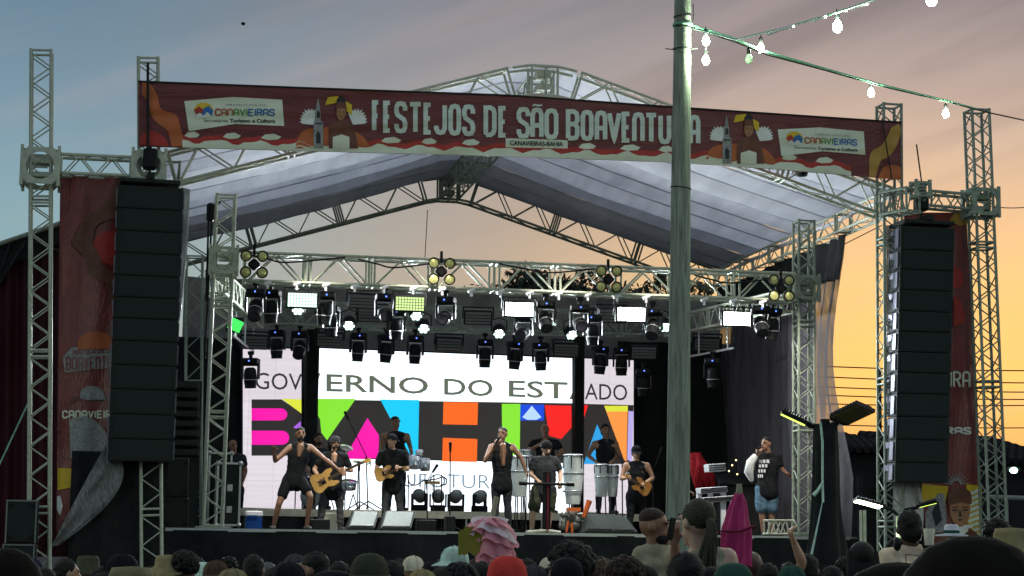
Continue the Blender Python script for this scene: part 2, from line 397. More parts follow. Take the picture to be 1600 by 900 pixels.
def sleeve_block(root, c, s, m, m2):
    """corner block: square plates with a round hole on each side, hatch plates inside"""
    c = Vector(c); mb = MB(); n = 16; h = s / 2; t = .018
    for nrm, a in ((-V, U), (V, -U), (U, V), (-U, -V)):
        def pt(k, inner, d):
            an = 2 * pi * (k + .5) / n; x, y = cos(an), sin(an)
            if inner: x, y = x * .36 * s, y * .36 * s
            else: q = max(abs(x), abs(y)); x, y = x / q * (h - .012), y / q * (h - .012)
            return c + nrm * (h - d) + a * x + ZZ * y
        vs = [pt(k, i, d) for d in (0, t) for i in (0, 1) for k in range(n)]
        fs = []
        for k in range(n):
            j = (k + 1) % n
            fs += [(k, j, n + j, n + k), (2 * n + j, 2 * n + k, 3 * n + k, 3 * n + j), (n + k, n + j, 3 * n + j, 3 * n + k), (j, k, 2 * n + k, 2 * n + j)]
        mb.add(vs, fs)
    link('sleeve_plate', mb, m, root)
    for a in (-1, 1):
        for b in (-1, 1): link('corner_post', MB().box(c + U * a * (h - .02) + V * b * (h - .02), (.045, .045, s + .03), Matrix.Rotation(TH, 3, 'Z')), m, root)
    hb = MB(); R = Matrix.Rotation(TH, 3, 'Z')
    for z in (-.19, .17): hb.box(c + ZZ * z * s, (s * .5, s * .5, .14 * s), R, .012)
    for a in (-1, 1): hb.box(c + U * a * .24 * s, (.03, s * .46, s * .5), R)
    link('hatch_plate', hb, m, root)
    bb = MB()
    for a in (-1, 1):
        for b in (-1, 1): bb.cyl(c - V * (h - .004) + U * a * s * .4 + ZZ * b * s * .4, c - V * (h + .014) + U * a * s * .4 + ZZ * b * s * .4, .016, n=6)
    bb.box(c - V * (h * .52), (s * .36, .02, .06 * s), R)
    link('bolt_plate', bb, m2, root)


def tower(label, top, bot, w, m, block=None, bs=.5, group='aluminium truss towers', rot=0.):
    """top/bot: world centre points"""
    top = Vector(top); bot = Vector(bot); k = (0.0 - bot.z) / (top.z - bot.z)
    return top, bot


def make_tower(label, tp, bp, w, m, zb, blocks=(), ang=0.0, bay=.23):
    tp = Vector(tp); bp = Vector(bp); d = tp - bp
    base = bp + d * ((zb - bp.z) / d.z)
    t = thing('truss_tower', label, 'truss tower', base)
    wd = U * cos(ang) + V * sin(ang); hd = V * cos(ang) - U * sin(ang)
    truss(t, base + ZZ * .02, tp, wd, hd, w, w, bay, m)
    pl = MB().box(base + ZZ * .012, (w + .25, w + .25, .024), Matrix.Rotation(TH, 3, 'Z')); link('base_plate', pl, m, t)
    for z, s in blocks:
        c = bp + d * ((z - bp.z) / d.z); sleeve_block(t, c, s, m, M['steel_dark'])
    return t


STEEL = M['steel']; SD = M['steel_dark']
# ground
g = MB().grid(24, 24, lambda a, b: Vector(((a - .5) * 1600, -200 + b * 1600, 0)))
tag(link('ground', g, M['asphalt']), kind='structure')

# ---- outer and inner front towers
lo_t, lo_b = P(65, 80, 0), P(61.5, 800, 0)
make_tower('tall pale truss tower at the far left, leaning outward, with a square corner block', lo_t, lo_b, .28, STEEL, 0, [(7.06, .55)])
li_t, li_b = P(231.5, 92, 0), P(236, 800, 0)
make_tower('truss tower behind the left speaker column, carrying the left end of the big banner', li_t, li_b, .28, STEEL, 0, [(7.13, .5)])
ri_t, ri_b = P(1389, 164, 0), P(1372, 820, 0); ri_b = P(1392, 820, 0)
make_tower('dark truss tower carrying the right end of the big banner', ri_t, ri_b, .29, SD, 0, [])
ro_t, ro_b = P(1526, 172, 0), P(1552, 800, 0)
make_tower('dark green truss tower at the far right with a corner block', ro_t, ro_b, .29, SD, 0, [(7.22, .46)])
# wing beams
wl = thing('truss_beam', 'short horizontal truss between the two left towers above the speaker column', 'truss beam', P(150, 260, 0))
truss(wl, P(93, 258, 0), P(206, 263, 0), V, ZZ, .28, .27, .24, STEEL, 1.0)
wr = thing('truss_beam', 'short horizontal truss between the two right towers above the right speaker column', 'truss beam', P(1480, 310, 0))
truss(wr, P(1448, 312, 0), P(1519, 318, 0), V, ZZ, .28, .23, .2, SD, 1.0)
wq = thing('truss_beam', 'stub of dark truss with a bolted head beside the right banner end', 'truss beam', P(1420, 300, 0))
truss(wq, P(1384, 320, -.1), P(1428, 312, -.6), ZZ, U, .34, .3, .22, SD, 1.0)
sleeve_block(wq, P(1438, 297, -.55), .26, SD, M['steel'])

# ------------------------------------------------------------------ roof
UC = .5; EU = 5.55; V0 = .3; V1 = 9.3; RT = 9.02; SLP = .31; RD = .46


def rz_(u): return RT - SLP * max(0, abs(u - UC) - .42)


def gable(label, v, m):
    t = thing('gable_truss', label, 'roof truss', S(UC, v, 7.0), group='gable trusses of the stage roof')
    t.pop('group', None) if 'group' in t else None
    for sgn in (-1, 1):
        a = S(UC + sgn * EU, v, rz_(UC + EU) - RD / 2); b = S(UC + sgn * .5, v, rz_(UC + .5) - RD / 2)
        truss(t, a, b, V, ZZ, .30, RD, .42, m, 1.72, .026, .013)
        for z in (0, -RD):
            for dv in (-.15, .15): link('hip_chord', MB().cyl(S(UC + sgn * .5, v + dv, rz_(UC + .5) + z), S(UC + sgn * .2, v + dv, RT + .03 + z), .026, n=8), m, t)
    ap = MB()
    for z in (.03, .03 - RD):
        for dv in (-.15, .15): ap.cyl(S(UC - .2, v + dv, RT + z), S(UC + .2, v + dv, RT + z), .026, n=8)
    for du in (-.2, 0.02, .2):
        for dv in (-.15, .15): ap.cyl(S(UC + du, v + dv, RT + .03), S(UC + du, v + dv, RT + .03 - RD), .02, n=6)
    ap.box(S(UC, v, RT - .08), (.22, .24, .12), Matrix.Rotation(TH, 3, 'Z'), .01); ap.box(S(UC, v, RT - .28), (.22, .24, .1), Matrix.Rotation(TH, 3, 'Z'), .01)
    link('apex_hinge', ap, m, t)
    return t


gable('front gable truss of the stage roof, its apex rising behind the big banner', V0, STEEL)
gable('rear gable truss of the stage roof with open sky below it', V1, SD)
rt = thing('ridge_truss', 'dark ladder-like ridge truss running front to back under the roof peak', 'roof truss', S(UC, V0, 8.6))
truss(rt, S(UC, V0 + .18, RT - .25), S(UC, V1 - .18, RT - .25), U, ZZ, .34, .36, .3, SD, 1.8, .022, .011)
for sg, nm in ((-1, 'left'), (1, 'right')):
    et = thing('eave_truss', f'roof edge truss along the {nm} eave of the white canopy', 'roof truss', S(UC + sg * EU, V0, 7.1))
    zz = rz_(UC + EU) - .23
    truss(et, S(UC + sg * EU, V0 + .16, zz), S(UC + sg * EU, V1 - .16, zz), U, ZZ, .26, .3, .4, STEEL if sg > 0 else SD, 1.8, .022, .011, faces='FLR')
# canopy: strips running eave to ridge
cp = thing('roof_canopy', 'white pitched fabric canopy stretched over the stage with dark seams', 'canopy', S(UC, V0, 8))
NS = 10; va, vb = V0 + .16, V1 + .25
for sg in (-1, 1):
    for k in range(NS):
        v0 = va + (vb - va) * k / NS; v1 = va + (vb - va) * (k + 1) / NS
        def cf(a, b, v0=v0, v1=v1, sg=sg, k=k):
            uu = UC + sg * (a * (EU + .12)); sag = -(.10 + .05 * sin(k * 2.3 + sg)) * sin(pi * b) * (.4 + .6 * sin(pi * min(1, a * 1.0))) - .05 * sin(pi * a) + .035 * noise.noise(Vector((a * 9 + b * 3, b * 2 + k * 3, sg * 2)))
            z = rz_(uu) + .07 + sag + .02 * noise.noise(Vector((a * 4, b * 3 + k * 7, sg)))
            return S(uu, v0 + (v1 - v0) * b, z)
        link('canopy_panel', MB().slab(26, 8, cf, (0, 0, .012)), M['canopy'] if k < 7 else M['canopy_m'] if k == 7 else M['canopy_d'], cp)  # last strips take the shaded canopy colours
        if k:
            pts = [S(UC + sg * a * (EU + .12), v0, rz_(UC + a * (EU + .12)) + .055 - .05 * sin(pi * a)) for a in [i / 14 for i in range(15)]]
            link('canopy_seam', MB().tube(pts, .013, 6), M['canopy_m'], cp)
# white keder rail along the right eave
kr = single('eave_rail', MB().tube([S(UC + EU + .1, V0 - .2 + i * .95, rz_(UC + EU) - .06 - .04 * (i % 2)) for i in range(11)], .035, 6), M['white'], 'pale rail lacing the canopy edge along the right eave', 'rail', S(UC + EU, 0, 7.3))

# ------------------------------------------------------------------ light rig
LZ = 6.17; VL = 2.6; VB = 8.0
ltl = make_tower('pale truss tower on the left front edge of the stage deck, pulley at its side', P(353, 305, VL), P(333, 800, VL), .29, STEEL, 2.02, [(6.2, .46)])
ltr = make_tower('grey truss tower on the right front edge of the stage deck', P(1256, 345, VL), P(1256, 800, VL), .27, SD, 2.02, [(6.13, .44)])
lt = thing('lighting_truss', 'long front lighting truss spanning between the two deck towers', 'lighting truss', P(800, 430, VL))
truss(lt, P(380, 419, VL), P(1236, 451, VL), V, ZZ, .42, .45, .42, STEEL, 1.0, .026, .016)
bt = thing('lighting_truss', 'rear lighting truss hung in front of the screens, crowded with moving lamps', 'lighting truss', P(700, 495, VB))
truss(bt, P(380, 489, VB), P(1052, 509, VB), V, ZZ, .4, .42, .42, SD, 1.0, .026, .014)
for sg in (-1, 1):
    a = P(336, 440, VL + .25) if sg < 0 else P(1236, 470, VL + .3); b = P(398, 497, VB - .3) if sg < 0 else P(1050, 512, VB - .3)
    st_ = thing('lighting_truss', f'{"left" if sg < 0 else "right"} side lighting truss running back along the stage with pipe rails', 'lighting truss', a)
    truss(st_, a, b, ZZ, U, .34, .3, .34, STEEL, 1.0, .024, .013)
    lp = MB(); dz = ZZ * .62
    lp.cyl(a - dz + (b - a) * .45, b - dz, .022, n=8)
    for q in (.5, .75, .98): lp.cyl(a + (b - a) * q - ZZ * .15, a + (b - a) * q - dz, .018, n=8)
    link('pipe_rail', lp, M['steel_hot'], st_)
# thin drop wire from the rear ridge
single('drop_wire', MB().cyl(P(668, 328, V1), P(664, 402, V1 - .2), .008, n=5), M['wire'], 'thin vertical wire hanging from the rear roof peak', 'wire', P(668, 328, V1))

# ------------------------------------------------------------------ stage platform
DZ = 2.0; RZ = 2.40
sp_ = thing('stage_platform', 'black skirted stage platform behind the crowd', 'stage', S(0, 2.3, 0))
du0, du1 = -5.6, 7.4
link('deck', MB().box(S((du0 + du1) / 2, 6.6, DZ - .06), (du1 - du0, 8.7, .12), Matrix.Rotation(TH, 3, 'Z')), M['deck'], sp_)
def skirt(a, b):
    u = du0 + (du1 - du0) * a
    return S(u, 2.22 - .035 * sin(u * 7 + 3 * b + sin(u * 2.1) * 2) * (1 - b) - .03 * noise.noise(Vector((u * 1.5 + b * 2.2, b * 1.5, 0))) - .02 * sin((u * 1.6 + b * 3.2) * 3), (DZ - .02) * b)
link('skirt', MB().slab(150, 12, skirt, V * .01), M['skirt'], sp_)
link('deck_edge', MB().box(S((du0 + du1) / 2, 2.235, DZ - .012), (du1 - du0, .03, .05), Matrix.Rotation(TH, 3, 'Z')), M['alu'], sp_)
rs = thing('stage_riser', 'low riser with a cream front edge under the screens and drums', 'riser', S(.4, 6, DZ))
link('riser_deck', MB().box(S(.4, 7.5, RZ - .06), (8.4, 3.0, .1), Matrix.Rotation(TH, 3, 'Z')), M['deck'], rs)
link('riser_edge', MB().box(S(.4, 5.985, RZ - .065), (8.4, .03, .13), Matrix.Rotation(TH, 3, 'Z')), M['cream'], rs)
for i in range(7):
    link('leg', MB().cyl(S(-3.7 + i * 1.37, 6.1, DZ), S(-3.7 + i * 1.37, 6.1, RZ - .1), .025, n=8), M['alu'], rs)

# ------------------------------------------------------------------ curtains
def drape(u0, v0, u1, v1, z0, z1, amp, fq, n=60, nz=10):
    a = S(u0, v0, 0); b = S(u1, v1, 0); nn = (b - a).normalized().cross(ZZ); Ln = (b - a).length
    def f(s, t):
        x = s * Ln
        return a.lerp(b, s) + ZZ * (z0 + (z1 - z0) * t) + nn * (amp * sin(x * fq + sin(x * 1.7) * 1.3 + t * .8) + amp * .6 * noise.noise(Vector((x * 2, t * 2, u0))))
    return f
single('back_curtain', MB().slab(110, 6, drape(-4.6, 9.9, 6.3, 9.9, DZ, 6.95, .05, 9), V * .01), M['back'], 'dark grey backdrop curtain behind the screens and rear lights', 'curtain', S(.5, 9.9, DZ))
single('back_curtain', MB().slab(50, 6, drape(3.98, 9.35, 6.4, 9.1, DZ, 5.9, .05, 8), V * .01), M['drape'], 'black curtain filling the stage right of the screens behind the wooden pole', 'curtain', S(5, 9.3, DZ))
single('back_curtain', MB().slab(40, 6, drape(-4.9, 9.2, -3.42, 9.35, DZ, 5.7, .04, 9), V * .01), M['drape'], 'black curtain left of the screens behind the flight cases', 'curtain', S(-4, 9.3, DZ))
single('wing_curtain', MB().slab(30, 6, drape(-6.28, .02, -4.95, .02, 0, 3.05, .04, 13), V * .01), M['drape'], 'black drape hanging under the left speaker column beside the plastic sheet', 'curtain', S(-6, .4, 0))
single('wing_curtain', MB().slab(30, 6, drape(6.2, 2.1, 7.6, 1.6, 0, 3.0, .04, 8), V * .01), M['drape'], 'black cloth wall to the right of the deck under the street lamp', 'curtain', S(6.8, 2, 0))

# net side curtain on the right: dark mesh, the dusk sky glowing through
def net_mat():
    m = bpy.data.materials.new('shade_net'); m.use_nodes = True; nt = m.node_tree; N = nt.nodes; L = nt.links
    b = N['Principled BSDF']; b.inputs['Base Color'].default_value = (.085, .075, .085, 1); b.inputs['Roughness'].default_value = .8
    tc = N.new('ShaderNodeTexCoord'); mp = N.new('ShaderNodeMapping'); L.new(tc.outputs['Object'], mp.inputs[0]); mp.inputs['Scale'].default_value = (5, 4.5, .22)
    nz = N.new('ShaderNodeTexNoise'); nz.inputs['Scale'].default_value = 1.6; nz.inputs['Detail'].default_value = 6; L.new(mp.outputs[0], nz.inputs['Vector'])
    mr = N.new('ShaderNodeMapRange'); L.new(nz.outputs[0], mr.inputs[0]); mr.inputs[1].default_value = .36; mr.inputs[2].default_value = .66; mr.inputs[3].default_value = .06; mr.inputs[4].default_value = .30
    tp = N.new('ShaderNodeBsdfTransparent'); mx = N.new('ShaderNodeMixShader'); L.new(mr.outputs[0], mx.inputs[0]); L.new(b.outputs[0], mx.inputs[1]); L.new(tp.outputs[0], mx.inputs[2])
    L.new(mx.outputs[0], N['Material Output'].inputs[0]); return m
M['net'] = net_mat()
sn = thing('side_curtain', 'dark shade net curtain right of the stage, glowing orange at its outer edge', 'curtain', S(6.3, 4, 2))
def netf(a, b):
    v = 2.35 + 7.0 * a; u = UC + EU + .10 + .05 * sin(v * 9 + sin(v * 2.3) * 2 + b * 2) + .12 * noise.noise(Vector((v * .8, b * 2, 3)))
    v += .75 * sin(pi * min(1, (1 - b) * 1.25)) ** 1.2 * (1 - a) ** 2 + .25 * sin(b * 5) * a * (1 - a)
    return S(u, v, 1.9 + (7.05 - 1.9) * b)
link('net_sheet', MB().grid(120, 14, netf), M['net'], sn)
link('valance', MB().slab(60, 4, lambda a, b: netf(a, .86 + .14 * b + (.06 * (1 - b)) * a) - U * .03, U * .012), M['drape'], sn)
link('side_wall', MB().slab(40, 5, lambda a, b: S(UC + EU + .34 + .03 * sin(a * 50), 4.6 + 4.8 * a, 1.2 + 5.6 * b), U * .01), M['drape'], sn)

# ------------------------------------------------------------------ LED screens
VS = 9.0
def led_screen(label, x0, x1, yt0, yt1, yb0, yb1, face, v=VS):
    c = P((x0 + x1) / 2, yb0, v); t = thing('led_screen', label, 'screen', c)
    q = [P(x0, yt0, v), P(x1, yt1, v), P(x1, yb1, v), P(x0, yb0, v)]
    bz = MB(); bz.prism([q[0] - U * .03 + ZZ * .03, q[1] + U * .03 + ZZ * .03, q[2] + U * .03 - ZZ * .03, q[3] - U * .03 - ZZ * .03], V * .12); bz.v = [p + V * .012 for p in bz.v]
    link('cabinet', bz, M['black'], t)
    link('screen_face', MB().poly(q), face, t)
    return t
scL = led_screen('narrow left LED screen reading GOV with magenta bars', 379.5, 471, 541, 546, 793, 796, E_['screen2'])
scC = led_screen('wide central LED screen with a colourful BAHIA logo', 494, 894, 544, 560, 799, 806, E_['screen'])
scR = led_screen('narrow right LED screen reading ADO with an orange wedge', 912, 990, 560, 563, 800, 803, E_['screen2'])
for x, lb in ((482, 'black cloth column between the left and central screens'), (903, 'black cloth column between the central and right screens')):
    p = P(x, 802, VS - .1); w_ = .13
    single('screen_column', MB().box(p + ZZ * 1.75, (.25 if x < 600 else .20, .14, 3.5), Matrix.Rotation(TH, 3, 'Z'), .02), M['drape'], lb, 'column', p)


def gfx(t, polys, m, name='screen_graphic', dv=.02):
    for pl in polys: link(name, MB().poly([P(x, y, VS - dv) for x, y in pl]), m, t)


def rrect(x0, y0, x1, y1, r, right=True):
    pts = [(x0, y1), (x0, y0)]
    for k in range(7):
        a = -pi / 2 + pi * k / 6
        pts.append((x1 - r + r * cos(a), (y0 + y1) / 2 + (y1 - y0) / 2 * sin(a)))
    return pts


gfx(scL, [[(393, 624), (440, 624), (471, 645), (471, 712), (393, 712)]], E_['ink'], dv=.015)
gfx(scL, [rrect(393, 638, 449, 657, 10), rrect(393, 673, 452, 695, 11)], E_['mag'])
gfx(scL, [[(440, 623), (471, 624), (471, 646), (452, 632)]], E_['yel'])
gfx(scL, [[(458, 668), (470, 658), (470, 672)]], E_['purple'])
gfx(scC, [[(494, 624), (894, 630), (894, 724), (494, 716)]], E_['ink'], dv=.015)
gfx(scC, [[(497, 623), (556, 623), (511, 688), (502, 676), (500, 655), (497, 650)], [(784, 631), (813, 631), (812, 720), (785, 720)]], E_['lime'])
gfx(scC, [[(574, 653), (592, 680), (592, 716), (538, 717)]], E_['mag'])
gfx(scC, [[(594, 624), (655, 625), (653, 718), (640, 710)]], E_['cyan'])
gfx(scC, [[(693, 628), (747, 629), (746, 664), (692, 663)], [(692, 684), (746, 686), (745, 722), (691, 721)]], E_['orange'])
gfx(scC, [[(813, 632), (850, 632), (850, 657), (813, 657)]], E_['blue'])
gfx(scC, [[(831, 634), (846, 652), (838, 656), (824, 656), (816, 652)]], E_['paleblue'], dv=.026)
gfx(scC, [[(851, 633), (893, 634), (893, 668), (877, 686), (858, 681)]], E_['red'])
gfx(scR, [[(912, 631), (990, 633), (986, 725), (912, 725)]], E_['ink'], dv=.015)
gfx(scR, [[(912, 633), (919, 633), (912, 655)]], E_['red'])
gfx(scR, [[(944, 634), (981, 634), (979, 722), (975, 718)]], E_['peach'])
gfx(scR, [[(944, 634), (981, 634), (981, 643), (948, 643)]], E_['yel'], dv=.024)
gfx(scR, [[(933, 663), (945, 690), (929, 725), (912, 725)]], E_['cyan2'])
gfx(scR, [[(982, 642), (990, 643), (987, 722), (980, 718)]], E_['lav'])


def text_polys(s, ofs=0.0):
    cu = bpy.data.curves.new('lettering', 'FONT'); cu.body = s; cu.size = 1; cu.resolution_u = 3; cu.offset = ofs
    ob = bpy.data.objects.new('lettering', cu); COL.objects.link(ob); dg = bpy.context.evaluated_depsgraph_get()
    me = bpy.data.meshes.new_from_object(ob.evaluated_get(dg)); vs = [v.co.copy() for v in me.vertices]; fs = [tuple(p.vertices) for p in me.polygons]
    bpy.data.objects.remove(ob); bpy.data.curves.remove(cu); bpy.data.meshes.remove(me)
    x0 = min(v.x for v in vs); x1 = max(v.x for v in vs); y0 = min(v.y for v in vs); y1 = max(v.y for v in vs)
    return [((v.x - x0) / (x1 - x0), (v.y - y0) / (y1 - y0)) for v in vs], fs


def text_on(t, s, fn, x0, x1, yt0, yt1, yb0, yb1, m, ofs=0.0, name='lettering'):
    """text filling the pixel quad; fn maps a photo pixel to a point"""
    vs, fs = text_polys(s, ofs); pts = []
    for a, b in vs:
        x = x0 + (x1 - x0) * a; top = yt0 + (yt1 - yt0) * a; bot = yb0 + (yb1 - yb0) * a
        pts.append(fn(x, bot + (top - bot) * b))
    return link(name, MB().add(pts, fs), m, t)


sfn = lambda x, y: P(x, y, VS - .022)
text_on(scL, 'GOV', sfn, 399, 472, 582, 584, 608, 610, E_['letter2'])
text_on(scC, 'ERNO', sfn, 510, 669, 584, 590, 612, 616, E_['letter'], .012)
text_on(scC, 'DO', sfn, 694, 770, 591, 594, 617, 620, E_['letter'], .012)
text_on(scC, 'EST', sfn, 795, 887, 594, 597, 620, 624, E_['letter'], .012)
gfx(scC, [[(496, 583), (501, 583), (498, 592), (497, 590)], [(889, 624), (894, 614), (894, 624)]], E_['letter'])
text_on(scR, 'ADO', sfn, 914, 980, 599, 601, 624, 626, E_['letter2'])
text_on(scC, 'SUFOTUR', sfn, 612, 766, 739, 742, 760, 764, E_['thin'], -.008)

# ------------------------------------------------------------------ flown speaker columns
def array(label, ys, xl, xr, front_v, yaw, depth, group, lean):
    t = thing('line_array', label, 'speaker column', P((xl[0] + xr[0]) / 2, ys[-1], front_v))
    n = len(ys) - 1; y0, y1 = ys[0], ys[-1]
    hu = U * cos(yaw) + V * sin(yaw); hv = V * cos(yaw) - U * sin(yaw)
    def fx(y): return (y - y0) / (y1 - y0)
    for k in range(n):
        c = []
        for y in (ys[k] + .6, ys[k + 1] - .6):
            f = fx(y); L_ = P(xl[0] + (xl[1] - xl[0]) * f, y, front_v + lean * max(0, f - .6)); 
            wpx = (xr[0] - xl[0]) + ((xr[1] - xl[1]) - (xr[0] - xl[0])) * f
            w = wpx / FPX * L_.y / max(.5, cos(yaw + TH) + sin(yaw + TH) * 0)
            c += [L_, L_ + hu * w]
        a, b, d, e = c                     # top-left, top-right, bottom-left, bottom-right
        bk = hv * depth; ins = hu * .07; up = ZZ * .0
        mb = MB(); mb.prism([a, b, e, d], bk * .45)
        mb.v[0:0] = []
        mb.prism([a + bk * .45 + hu * .001, b + bk * .45 - hu * .001, e + bk * .45 - hu * .001, d + bk * .45 + hu * .001], bk * .001)
        A2 = [a + bk * .46, b + bk * .46, e + bk * .46, d + bk * .46]; B2 = [a + bk + ins - ZZ * .02, b + bk - ins - ZZ * .02, e + bk - ins + ZZ * .02, d + bk + ins + ZZ * .02]
        mb.add(A2 + B2, [(0, 1, 5, 4), (1, 2, 6, 5), (2, 3, 7, 6), (3, 0, 4, 7), (4, 5, 6, 7)])
        cab = link('speaker_cabinet', mb, M['cab'], t)
        gi = lambda p, q, s_: p + (q - p) * s_
        g1 = [gi(a, b, .05), gi(a, b, .95), gi(d, e, .95), gi(d, e, .05)]
        cz = (g1[0] + g1[2]) / 2
        gm = MB().prism([cz + (p - cz) * Vector((1, 1, 1)).x - hv * .012 + (cz - p).project(ZZ) * .10 for p in g1], hv * .012)
        link('grille', gm, M['grille'], cab)
        for s_, q0, q1 in ((-1, a, d), (1, b, e)):
            pm = MB(); x = hu * s_ * .012
            p0 = q0 + hv * .05 + x + ZZ * -.03; p1 = q1 + hv * .05 + x + ZZ * .03
            pm.prism([p0, p0 + hv * .13, p1 + hv * .13, p1], hu * s_ * .012)
            pm.prism([p0 + hv * .15, p0 + hv * .30, p0 + hv * .30 - ZZ * .09, p0 + hv * .15 - ZZ * .09], hu * s_ * .012)
            link('side_plate', pm, M['plate'], cab)
    top = (P(xl[0], ys[0], front_v) + P(xr[0], ys[0], front_v)) / 2
    fm = MB(); R = Matrix.Rotation(TH + yaw, 3, 'Z')
    w = (xr[0] - xl[0]) / FPX * top.y
    fm.box(top + ZZ * .05 + hv * .3, (w * .96, .62, .06), R, .01); fm.box(top + ZZ * .12 + hv * .3, (.1, .7, .08), R)
    link('fly_frame', fm, M['cab'], t)
    hm = MB().box(top + ZZ * .42 + hv * .3, (.2, .2, .3), R, .03); hm.cyl(top + ZZ * .12 + hv * .3, top + ZZ * .75 + hv * .3, .02, n=6)
    link('chain_hoist', hm, M['black'], t)
    return t


array('tall black speaker column hung on the left of the stage', [288, 324, 359, 394, 429, 463, 496, 531, 569, 607, 646, 685, 720], (186, 170), (284, 265), -.55, .06, .55, None, .0)
array('black speaker column hung on the right with pale side plates facing the stage', [352, 389, 420, 452, 485, 517, 549, 581, 614, 650, 686, 722, 753], (1408, 1398), (1497, 1485), -.45, .02, .62, None, -.25)

# ------------------------------------------------------------------ big banner
def lerp_tab(tab, x):
    for (x0, y0), (x1, y1) in zip(tab, tab[1:]):
        if x <= x1 or (x1, y1) == tab[-1]: return y0 + (y1 - y0) * (x - x0) / (x1 - x0)
BT = [(216, 127), (500, 138), (800, 149), (1050, 167), (1408, 191)]; BB = [(216, 229), (500, 237), (800, 245), (1050, 254), (1200, 264), (1408, 281)]
def bwr(x, y):
    k = 1.6 if 560 < x < 720 else 1
    return k * (.010 * sin(y * .24 + x * .012 + 2 * sin(x * .009)) + .014 * noise.noise(Vector((x * .012, y * .07, 0)))) + .03 * sin(pi * (x - 216) / 1192)
def bf(x, y, o=0): return P(x, y, -.30 - bwr(x, y) - o)
bn = thing('festival_banner', 'wide maroon banner reading FESTEJOS DE SAO BOAVENTURA across the top of the stage', 'banner', P(800, 246, -.3))
link('vinyl_sheet', MB().slab(160, 14, lambda a, b: bf(216 + 1192 * a, (1 - b) * lerp_tab(BT, 216 + 1192 * a) + b * lerp_tab(BB, 216 + 1192 * a)), V * .006), M['vinyl'], bn)
hm_ = MB()
for tab in (BT,):
    hm_.tube([bf(216 + 1192 * i / 40, lerp_tab(tab, 216 + 1192 * i / 40) + .3) for i in range(41)], .016, 6)
link('top_hem', hm_, M['wire'], bn)


def subdiv2d(pl, faces=None, mx=7.):
    bm = bmesh.new(); vs = [bm.verts.new((x, y, 0)) for x, y in pl]
    for f in faces or [range(len(pl))]:
        try: bm.faces.new([vs[i] for i in f])
        except ValueError: pass
    bmesh.ops.triangulate(bm, faces=bm.faces[:])
    for _ in range(4):
        e = [e for e in bm.edges if e.calc_length() > mx]
        if not e: break
        bmesh.ops.subdivide_edges(bm, edges=e, cuts=1); bmesh.ops.triangulate(bm, faces=[f for f in bm.faces if len(f.verts) > 3])
    bm.verts.index_update(); out = [(v.co.x, v.co.y) for v in bm.verts], [tuple(v.index for v in f.verts) for f in bm.faces]; bm.free(); return out


def art(t, polys, m, fn=None, o=.016, name='print'):
    fn = fn or bf
    for pl in polys:
        vs, fs = subdiv2d(pl); r = link(name, MB().add([fn(x, y, o) for x, y in vs], fs, True), m, t)
    return r


def art_strip(t, top, bot, x0, x1, m, fn=None, o=.012, n=60, name='print'):
    fn = fn or bf
    mb = MB().grid(n, 2, lambda a, b: fn(x0 + (x1 - x0) * a, (1 - b) * lerp_tab(top, x0 + (x1 - x0) * a) + b * lerp_tab(bot, x0 + (x1 - x0) * a), o))
    return link(name, mb, m, t)


def crv(pts, n=8):                         # smooth polyline through points
    out = []
    for i in range(len(pts) - 1):
        p0 = pts[max(0, i - 1)]; p1 = pts[i]; p2 = pts[i + 1]; p3 = pts[min(len(pts) - 1, i + 2)]
        for k in range(n):
            t = k / n
            out.append(tuple(.5 * (2 * p1[j] + (p2[j] - p0[j]) * t + (2 * p0[j] - 5 * p1[j] + 4 * p2[j] - p3[j]) * t * t + (3 * p1[j] - p0[j] - 3 * p2[j] + p3[j]) * t ** 3) for j in (0, 1)))
    return out + [pts[-1]]


def ribbon2d(pts, w, closed=False):
    n = len(pts); L = []; R = []
    for i, p in enumerate(pts):
        a = pts[i - 1] if (i or closed) else p; b = pts[(i + 1) % n] if (i < n - 1 or closed) else p
        d1 = Vector((p[0] - a[0], p[1] - a[1])); d2 = Vector((b[0] - p[0], b[1] - p[1]))
        d1 = d1.normalized() if d1.length else d2.normalized(); d2 = d2.normalized() if d2.length else d1
        t = (d1 + d2); t = t.normalized() if t.length > .2 else d2
        k = 1 / max(.5, t.dot(d2)); nn = Vector((-t.y, t.x)) * (w / 2 * k)
        L.append((p[0] + nn.x, p[1] + nn.y)); R.append((p[0] - nn.x, p[1] - nn.y))
    return L, R


